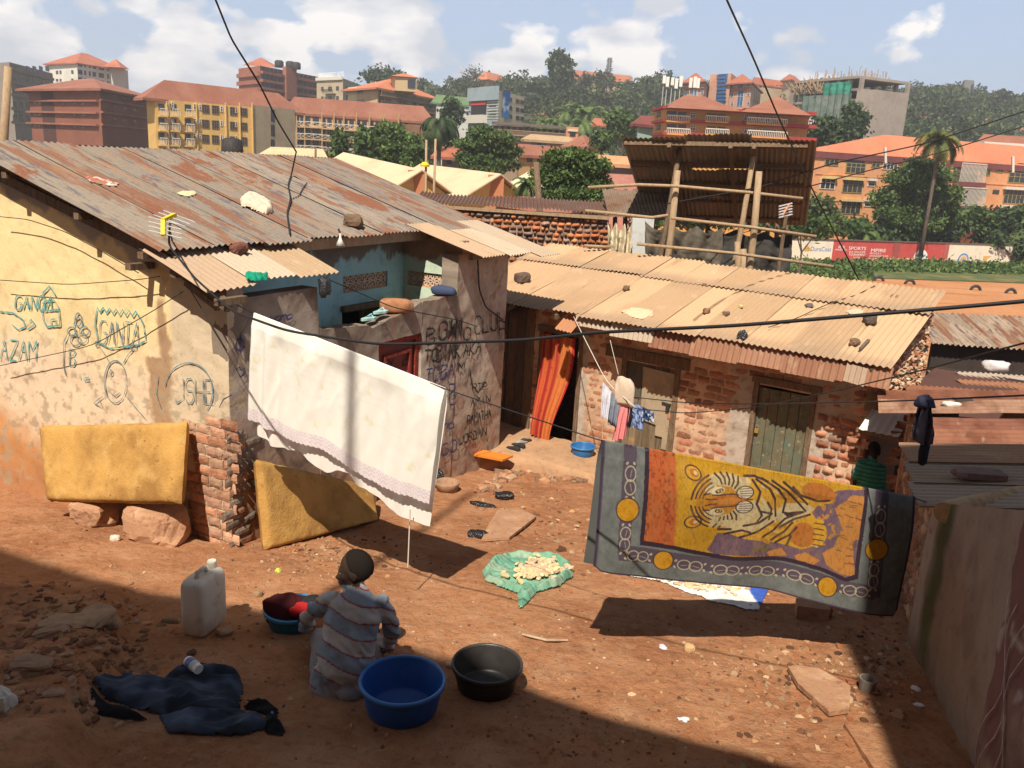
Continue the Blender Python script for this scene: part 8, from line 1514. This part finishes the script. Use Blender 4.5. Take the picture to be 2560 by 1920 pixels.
    # yellow taped aerial at the eave
    t = thing('yellow_aerial', mr(370, 500), 'small yellow taped aerial with thin rods at the eave of the rusty roof', 'aerial'); a0, a1, a2 = at(352, 508, 6.55), at(352, 476, 6.6), at(378, 464, 6.75); mb = MB(); mb.bar(a0, a1, .03, .03, (.7, .55, .02)); mb.bar(a1, a2, .03, .03, (.7, .55, .02)); mb.build('boom', mat('yellow_tape', rough=.5, attr=True), t)
    mb = MB()
    for k in range(4): q = a0+(a1-a0)*(.1+k*.3); mb.tube([q-LH.V*.0+np.array([-.11, .0, .02]), q+np.array([.13, .03, -.03])], .004, 5, (.6, .6, .6))
    for k in range(3): q = a1+(a2-a1)*(.2+k*.4); mb.tube([q+np.array([-.09, 0, .03]), q+np.array([.14, .03, -.05])], .004, 5, (.6, .6, .6))
    mb.build('rods', M['plastic'], t); mb = MB(); mb.tube([mr(372, 520), at(366, 495, 6.7), at(368, 482, 6.75)], .008, 6); mb.build('stem', M['black'], t)
    # on the yard wall and the rusty roofs
    ww = lambda b, z: LH.p(-.09, b, z); mb = MB(); mb.rock(ww(2.75, 1.60), .20, .11, .09, 5, (.36, .17, .09), n=10); tag(mb.build('clay_lump', M['chips'], smooth=True), 'brown clay bowl like lump on top of the yard wall', 'pot'); 
    for k in (0, 1):
        P = ww(2.20+.22*k, 1.50+.05*k); mb = MB(); mb.prism([P+LH.V*.13*math.cos(a)+LH.U*.05*math.sin(a)*(1.2 if math.cos(a) > 0 else .9) for a in np.linspace(0, 6.28, 15)[:-1]], [0, 0, .025], (.35, .55, .52)); q = P+LH.V*.03; mb.tube([q-LH.U*.05+np.array([0, 0, .02]), q+np.array([0, 0, .06])+LH.V*.02, q+LH.U*.05+np.array([0, 0, .02])], .009, 6, (.3, .55, .6)); tag(mb.build('sandal', M['plastic']), ['mint green sandal on the yard wall, the left one', 'mint green sandal on the yard wall next to the clay lump'][k], 'sandal', 'sandals on the yard wall')
    mb = MB(); mb.rock(LH.p(-.05, 3.75, 1.68), .16, .10, .06, 7, (.05, .07, .13), n=10, rough=.6); tag(mb.build('blue_cloth', M['cloth'], smooth=True), 'dark blue cloth lying on the right end of the yard wall', 'cloth')
    P = LH.p(*LH.ona(700, 620, .1)); mb = MB(); mb.rock(P, .05, .05, .09, 8, (.10, .09, .1), n=10, rough=.8); tag(mb.build('hanging_bag', M['bag'], smooth=True), 'dark plastic bag hanging from the corner of the lower porch roof', 'plastic bag')
    mb = MB(); P = at(2150, 800, 11.2); mb.rock(P+np.array([.0, 0, .06]), .17, .1, .07, 9, (.6, .58, .58), n=10, rough=.6); tag(mb.build('white_bag', M['cloth'], smooth=True), 'white plastic bag on the farther rusty roofs', 'plastic bag')
    for x, y, D, c, s_, lb in ((2060, 878, 7.4, (.6, .58, .55), .10, 'white rag behind the hanging jacket'), (2085, 870, 7.5, (.05, .045, .045), .12, 'black rag behind the hanging jacket'), (2150, 885, 7.2, (.12, .06, .04), .07, 'brown scrap on the rusty roof right of the jacket')):
        P = atz(x, y, .98); mb = MB(); mb.rock(P+np.array([0, 0, .02]), s_, s_*.5, .035, 10, c, n=9, rough=.8); tag(mb.build('rag', M['cloth'], smooth=True), lb, 'rag')
    P = atz(2085, 1030, 1.12); mb = MB(); mb.box(P+np.array([.12, 0, .03]), [.34, -.02, 0], [.02, .16, 0], [0, 0, .05], (.17, .10, .08)); mb.rock(P+np.array([-.04, 0, .03]), .05, .08, .03, 4, (.2, .12, .1)); tag(mb.build('brown_board', M['chips']), 'dark brown folded board on the grey sheets of the near shed roof', 'board')
roof_bits()
# ------------------------------------------------------------------ people
def blend(mb, voxel, smooth_n=4):
    """one continuous surface out of overlapping closed shells"""
    V = np.concatenate(mb.v); me = bpy.data.meshes.new('tmp'); me.from_pydata(V.tolist(), [], mb.f); ob = bpy.data.objects.new('tmp', me); COL.objects.link(ob)
    m = ob.modifiers.new('r', 'REMESH'); m.mode = 'VOXEL'; m.voxel_size = voxel; s_ = ob.modifiers.new('s', 'SMOOTH'); s_.iterations = smooth_n; s_.factor = .5
    bpy.context.view_layer.update(); me2 = bpy.data.meshes.new_from_object(ob.evaluated_get(bpy.context.evaluated_depsgraph_get()))
    n = len(me2.vertices); A = np.empty(n*3); me2.vertices.foreach_get('co', A); N_ = np.empty(n*3); me2.vertices.foreach_get('normal', N_); F = [tuple(p.vertices) for p in me2.polygons]
    bpy.data.objects.remove(ob); bpy.data.meshes.remove(me); bpy.data.meshes.remove(me2); return A.reshape(-1, 3), N_.reshape(-1, 3), F
class Body:
    def __init__(s): s.mb = MB(); s.seg = []
    def limb(s, P, r, lab, n=14):
        P = np.asarray(P, float); T = np.linspace(0, len(P)-1, 6*(len(P)-1)+1); t = np.arange(len(P)); Q = np.stack([np.interp(T, t, P[:, k]) for k in range(3)], 1); rr = np.interp(T, t, np.broadcast_to(np.asarray(r, float), len(P)))
        for _ in range(2): Q[1:-1] = (Q[:-2]+2*Q[1:-1]+Q[2:])/4
        s.mb.tube(Q, rr, n)
        for p, k in ((Q[0], rr[0]), (Q[-1], rr[-1])): s.mb.rock(p, k*.98, k*.98, k*.98, 1, n=8, rough=0)
        for p, k in zip(Q, rr): s.seg.append((p, k, lab))
    def ball(s, c, rx, ry, rz, lab, X=None):
        th = np.linspace(0, math.pi, 11); ph = np.linspace(0, 2*math.pi, 20, endpoint=False); T, Pp = np.meshgrid(th, ph, indexing='ij'); P = np.stack([rx*np.sin(T)*np.cos(Pp), ry*np.sin(T)*np.sin(Pp), rz*np.cos(T)], -1)
        if X is not None: P = P@np.asarray(X)
        s.mb.grid(P+np.asarray(c), wrap=True, flip=True); s.seg.append((np.asarray(c, float), (rx+ry+rz)/3, lab))
    def loft(s, rings, lab):              # (centre, half width vector, half depth vector)
        Q = []
        rings = [tuple(np.asarray(q, float) for q in r_) for r_ in rings]; k = len(rings); T = np.linspace(0, k-1, 5*(k-1)+1)
        for t in T:
            i = min(int(t), k-2); f = t-i; f = f*f*(3-2*f)*.5+f*.5; c, w, d = [rings[i][j]*(1-f)+rings[i+1][j]*f for j in range(3)]
            Q.append([c+w*math.copysign(abs(math.cos(a))**.85, math.cos(a))+d*math.copysign(abs(math.sin(a))**.85, math.sin(a)) for a in np.linspace(0, 2*math.pi, 29)[:-1]])
            for x in (-.6, 0, .6): s.seg.append((c+w*x, np.linalg.norm(d)*.9, lab))
        Q = np.array(Q); Q = np.concatenate([np.repeat(Q[:1].mean(1, keepdims=True), 28, 1), Q, np.repeat(Q[-1:].mean(1, keepdims=True), 28, 1)]); s.mb.grid(Q, wrap=True, flip=np.dot(np.cross(rings[0][1], rings[0][2]), rings[-1][0]-rings[0][0]) > 0)
    def head(s, c, f, up, k=1.0):
        f = nz(f); up = nz(np.asarray(up)-f*np.dot(up, f)); sd_ = np.cross(up, f); X = np.stack([f, sd_, up]); g = lambda a, b, d: np.asarray(c)+k*(f*a+sd_*b+up*d); B = lambda a, b, d, x, y, z, l='skin': s.ball(g(a, b, d), x*k, y*k, z*k, l, X)
        B(-.006, 0, .02, .094, .075, .10); B(.035, 0, -.045, .062, .058, .07); B(.066, 0, -.092, .034, .036, .028); B(.092, 0, -.018, .02, .013, .03); B(.108, 0, -.034, .02, .019, .014); B(.078, 0, .018, .022, .05, .014); B(.094, 0, -.062, .022, .025, .011); B(.091, 0, -.076, .02, .022, .010); B(.055, .045, -.02, .03, .02, .025); B(.055, -.045, -.02, .03, .02, .025)
        for q in (-1, 1): B(-.005, q*.076, -.012, .022, .009, .032)
        s.hd = (g, X, k)
    def hand(s, w, d, pn, lab='skin', curl=.5, side=1):
        """palm at w pointing along d, palm normal pn; four fingers of different length and a thumb"""
        d = nz(d); pn = nz(np.asarray(pn)-d*np.dot(pn, d)); x = np.cross(pn, d)*side; s.limb([w, w+d*.05, w+d*.085], [.024, .034, .03], lab)
        for i, (o, L) in enumerate(((-.028, .062), (-.010, .075), (.010, .07), (.027, .055))):
            b = w+d*.085+x*o; m = b+d*L*.5+pn*L*curl*.25; s.limb([b, m, m+d*L*.35+pn*L*curl*.6], [.0105, .0095, .008], lab, 8)
        b = w+d*.03-x*.032; s.limb([b, b-x*.02+d*.025, b-x*.022+d*.055+pn*.015], [.012, .011, .009], lab, 8)
    def finish(s, name, t, colf, voxel=.009, fold=None, m=None):
        V, N_, F = blend(s.mb, voxel, 5); labs = [q[2] for q in s.seg]; C_ = np.array([q[0] for q in s.seg]); r = np.array([q[1] for q in s.seg]); best = np.full(len(V), 9.0); idx = np.zeros(len(V), int)
        for i in range(len(C_)):
            d = np.linalg.norm(V-C_[i], axis=1)-r[i]; k = d < best; best[k] = d[k]; idx[k] = i
        lab = np.array(labs)[idx]; c = colf(V, lab)
        if fold is not None: V = V+N_*fold(V, lab)[:, None]
        mb = MB(); mb.add(V, F, c); return mb.build(name, m, t, smooth=True)
    def hair(s, t, col=(.016, .012, .010)):
        g, X, k = s.hd; th = np.linspace(0, math.pi, 44); ph = np.linspace(0, 2*math.pi, 80, endpoint=False); T, Pp = np.meshgrid(th, ph, indexing='ij'); D = np.stack([np.sin(T)*np.cos(Pp), np.sin(T)*np.sin(Pp), np.cos(T)], -1)
        n = .002*(fbm(D[..., 0]*20+D[..., 2]*9, D[..., 1]*20, 5)-.5)*2; L = np.array([.0985, .078, .1035])*k; edge = sm(.30, .12, D[..., 0]-.42*D[..., 2]+.05+.04*(fbm(D[..., 1]*6, D[..., 2]*6, 3)-.5))*sm(-.78, -.66, D[..., 2]+.25*D[..., 0])
        P = D*(L*(.90+.10*edge)[..., None]+n[..., None]*edge[..., None])@X+g(-.008, 0, .021); mb = MB(); mb.grid(P, col, wrap=True, flip=True); mb.build('hair', M['hair'], t, smooth=True)
        for q in (-1, 1):
            mb = MB(); mb.rock(g(.080, q*.031, .0), .009*k, .012*k, .008*k, 1, (.10, .085, .075), n=9, rough=0, X=X); e = mb.build('eye', M['skin'], t, smooth=True); mb = MB(); mb.rock(g(.0855, q*.031, .0), .004*k, .0055*k, .0055*k, 1, (.01, .008, .007), n=8, rough=0, X=X); mb.build('iris', M['skin'], e, smooth=True)
M['skin'] = mat('skin', rough=.55, attr=True, spec=.3, layers=[(30, .85, .5, .7)])
M['hair'] = mat('short_hair', rough=.95, attr=True, spec=.08, bump=(160, 1.0, .004))
M['clothed'] = mat('worn_clothes', rough=.88, attr=True, spec=.12, layers=[(14, .82, .5, .7)], bump=(26, .3, .006), bump2=(140, .2, .002))
def seated_man():
    t = thing('person', at(735, 1500, 4.78)*np.array([1, 1, 0])+np.array([0, 0, float(gz(-.98, 4.78))]), 'man in a striped shirt seated with his back to us, head turned left', 'person'); b = Body(); p = at
    LS, RS = p(703, 1300, 5.06), p(830, 1306, 5.02); w = nz(RS-LS); fw = nz(np.cross([0, 0, 1.], w)); fw = fw if fw[1] > 0 else -fw; up = np.array([0, 0, 1.])
    ring = lambda x, y, D, hw, hd, ax=w: (p(x, y, D), ax*hw, nz(fw-.25*up)*hd)
    b.loft([ring(740, 1480, 4.86, .195, .135), ring(742, 1445, 4.86, .197, .135), ring(748, 1405, 4.90, .182, .12), ring(757, 1365, 4.95, .172, .118), ring(764, 1328, 5.0, .178, .118), ring(769, 1300, 5.04, .165, .10), ring(773, 1279, 5.07, .095, .07), ring(775, 1266, 5.09, .062, .058)], 'shirt')
    b.limb([LS+w*.03, p(672, 1322, 5.12), p(660, 1350, 5.18)], [.060, .060, .051], 'shirt'); b.limb([p(660, 1350, 5.18), p(668, 1348, 5.34), p(668, 1338, 5.46)], [.05, .046, .041], 'shirt'); b.limb([p(668, 1338, 5.46), p(664, 1332, 5.54)], [.036, .028], 'skin'); b.hand(p(664, 1332, 5.54), p(655, 1332, 5.66)-p(664, 1332, 5.54), [0, 0, -1.], curl=.6)
    b.limb([RS-w*.03, p(845, 1332, 5.05), p(846, 1372, 5.10)], [.060, .060, .052], 'shirt'); b.limb([p(846, 1372, 5.10), p(838, 1392, 5.18)], [.052, .047], 'shirt'); b.limb([p(838, 1394, 5.18), p(822, 1404, 5.34)], [.043, .03], 'skin'); b.hand(p(822, 1404, 5.34), [-.5, .8, -.2], [-.2, .1, -1.], curl=.7, side=-1)
    b.ball(p(738, 1480, 4.87), .205, .16, .112, 'pants'); b.ball(p(716, 1486, 4.84), .14, .13, .09, 'pants'); b.ball(p(762, 1486, 4.82), .14, .13, .09, 'pants')
    for x0, xk, xa in ((706, 692, 690), (778, 806, 800)):
        kn = p(xk, 1392, 5.30); an = p(xa, 1420, 5.48); an[2] = float(gz(an[0], an[1]))+.07; b.limb([p(x0, 1470, 4.9), p((x0+xk)/2, 1430, 5.08), kn], [.098, .092, .068], 'pants'); b.limb([kn, kn*.5+an*.5+fw*.02, an], [.064, .06, .045], 'pants'); b.limb([an, an+fw*.06-up*.03, an+fw*.17-up*.045], [.036, .036, .026], 'skin')
    hc = p(769, 1232, 5.12); b.limb([p(774, 1272, 5.08), p(772, 1256, 5.10), hc-up*.04], [.056, .053, .055], 'skin'); b.head(hc, np.array([-.97, .10, -.16]), up+np.array([-.06, .05, 0]), 1.16)
    sp = [p(741, 1500, 4.84), p(748, 1405, 4.9), p(757, 1365, 4.95), p(764, 1328, 5.0), p(775, 1262, 5.09)]; S = np.array(sp); ax = nz(S[-1]-S[0]); tilt = nz(ax+w*.22)
    def col(V, lab):
        h = (V-S[0])@tilt; u = (V-S[0])@w; h = h+.010*np.sin(u*18)-.02*u*u*8; L = .62; k = (h/.098) % 2; c = np.zeros((len(V), 3))+np.array([.44, .415, .39]); c[k < 1] = [.24, .285, .335]
        f = np.abs((h/.098) % 1); c[(f < .07) | (f > .965)] = [.27, .07, .08]
        n = fbm(V[:, 0]*9, V[:, 2]*9+V[:, 1]*4, 4)[:, None]; c *= (.80+.4*n)
        arm = (lab == 'shirt') & (np.abs(u-.0) > .235); c[(lab == 'pants') | ((lab == 'shirt') & (h < .035+.04*np.sin(u*9)))] = [.27, .255, .26]; c[lab == 'skin'] = [.04, .024, .017]; return c
    def fold(V, lab):
        u = (V-S[0])@w; h = (V-S[0])@ax; q = u*.75+h*.65; f = .030*(.35-np.abs(fbm(q*13, (u*.65-h*.75)*3+3, 6, 2)-.5)*2.4)+.014*(fbm(u*7, h*18, 7, 3)-.5)+.008*(.4-np.abs(fbm(q*30, (u-h)*8, 9, 2)-.5)*3); f[lab == 'skin'] = 0; f[lab == 'pants'] *= 1.2; return f
    b.finish('body', t, col, .0085, fold, M['clothed']); b.hair(t)
    mb = MB(); q = p(741, 1497, 4.80); q[2] = float(gz(q[0], q[1])); mb.lathe([(0, .0), (.13, 0), (.14, .02), (.13, .07), (0, .07)], q+np.array([0, .08, 0]), 20, (.12, .07, .04)); tag(mb.build('low_stool', M['wood']), 'very low wooden stool hidden under the seated man', 'stool')
seated_man()
def doorway_person():
    D = 10.25; g = at(1880, 1100, D); g[2] = float(gz(g[0], g[1])); t = thing('person', g, 'person in a green striped t-shirt sitting in the dark passage doorway', 'person'); b = Body(); p = lambda x, y: at(x, y, D); up = np.array([0, 0, 1.])
    LS, RS = p(1858, 1003), p(1905, 1014); w = nz(RS-LS); fw = nz(np.cross(w, up))*-1; fw = fw if fw[1] > 0 else -fw; hip = np.array([p(1874, 1098)[0], D, g[2]+.12]); ch = p(1880, 1030)
    b.loft([(hip, w*.15, fw*.11), (hip*.6+ch*.4, w*.15, fw*.10), (ch*.8+hip*.2, w*.17, fw*.105), (p(1882, 1006), w*.165, fw*.085), (p(1884, 995), w*.07, fw*.06)], 'shirt')
    for s_, sh, el, ha in ((-1, LS, p(1848, 1046), p(1846, 1085)), (1, RS, p(1906, 1050), p(1896, 1090))): b.limb([sh-w*s_*.02, sh*.5+el*.5], [.066, .07], 'shirt'); b.limb([sh*.5+el*.5, el, ha], [.046, .042, .032], 'skin'); b.hand(ha, [0, .2, -1], w*-s_, curl=.5, side=s_)
    for s_ in (-1, 1): k = hip+w*s_*.09; kn = k+fw*.36+up*.22; an = k+fw*.46; an[2] = g[2]+.06; b.limb([k, kn], [.095, .065], 'pants'); b.limb([kn, an], [.06, .045], 'pants'); b.limb([an, an+fw*.16-up*.03], [.04, .03], 'skin')
    hc = p(1890, 977)+fw*.04; b.limb([p(1884, 996), hc-up*.03], [.055, .055], 'skin'); b.head(hc, fw+w*.4-up*.3, up)
    def col(V, lab):
        h = V[:, 2]-g[2]; c = np.zeros((len(V), 3))+np.array([.05, .26, .19]); c[((h+((V-ch)@w)*.12)/.052) % 1 < .22] = [.012, .05, .045]; c[lab == 'pants'] = [.05, .05, .06]; c[lab == 'skin'] = [.035, .02, .014]; return c
    b.finish('body', t, col, .012, lambda V, lab: .008*(fbm(V[:, 0]*20, V[:, 2]*12, 6)-.5)*(lab == 'shirt'), M['clothed']); b.hair(t)
doorway_person()
# ------------------------------------------------------------------ the houses the photo was taken from (unseen; shaped and widened to shade the foreground)
def behind():
    t = thing('tall_house', (-4, -4, 2), 'tall plastered house on the rise behind the camera', 'house'); m = simple('back_plaster', (.4, .3, .2)); G = [(-17.0, 16.2), (-9.0, 7.4+3), (-4.64, 7.17), (-2.93, 6.27), (-1.92, 6.05), (-.37, 5.36), (.67, 4.67), (1.68, 4.19), (2.2, 4.0)]; top = []
    for x, y in G: k = (y+1.6)/SUN_AZ[1]; z = float(gslope(y)); top.append(np.array([x-SUN_AZ[0]*k, -1.6, z+k*math.tan(SUN_EL)]))
    P = [np.array([top[0][0], -1.6, 1.5])]+top+[np.array([top[-1][0]+.35, -1.6, 1.5])]; mb = MB(); mb.prism(P, [0, -7, 0]); mb.build('wall', m, t)
    x0 = 2.25-SUN_AZ[0]*(4.21+1.6)/SUN_AZ[1]+.03; mb = MB(); mb.corner([x0, -1.6, 1.5], [6, 0, 0], [0, -6, 0], [0, 0, 12.2]); mb.build('stair_tower', m, t)
behind()
def haze():
    mb = MB(); mb.corner([-760, -70, -60], [1520, 0, 0], [0, 1010, 0], [0, 0, 150]); m = bpy.data.materials.new('haze_air'); m.use_nodes = True; N = m.node_tree.nodes; N.clear(); o_ = N.new('ShaderNodeOutputMaterial'); v = N.new('ShaderNodeVolumePrincipled'); v.inputs['Color'].default_value = (.93, .95, 1, 1); v.inputs['Density'].default_value = .00065; v.inputs['Anisotropy'].default_value = .2; m.node_tree.links.new(v.outputs[0], o_.inputs['Volume'])
    o = mb.build('haze', m); o['kind'] = 'stuff'
haze()
mb = MB(); mb.tube([[-3.42, -1.45, 1.0], [-3.4, -1.45, 9], [-3.38, -1.45, 16]], [.06, .055, .045], 12); tag(mb.build('utility_pole', M['palewood'], smooth=True), 'tall timber utility pole on the rise behind the camera', 'pole')
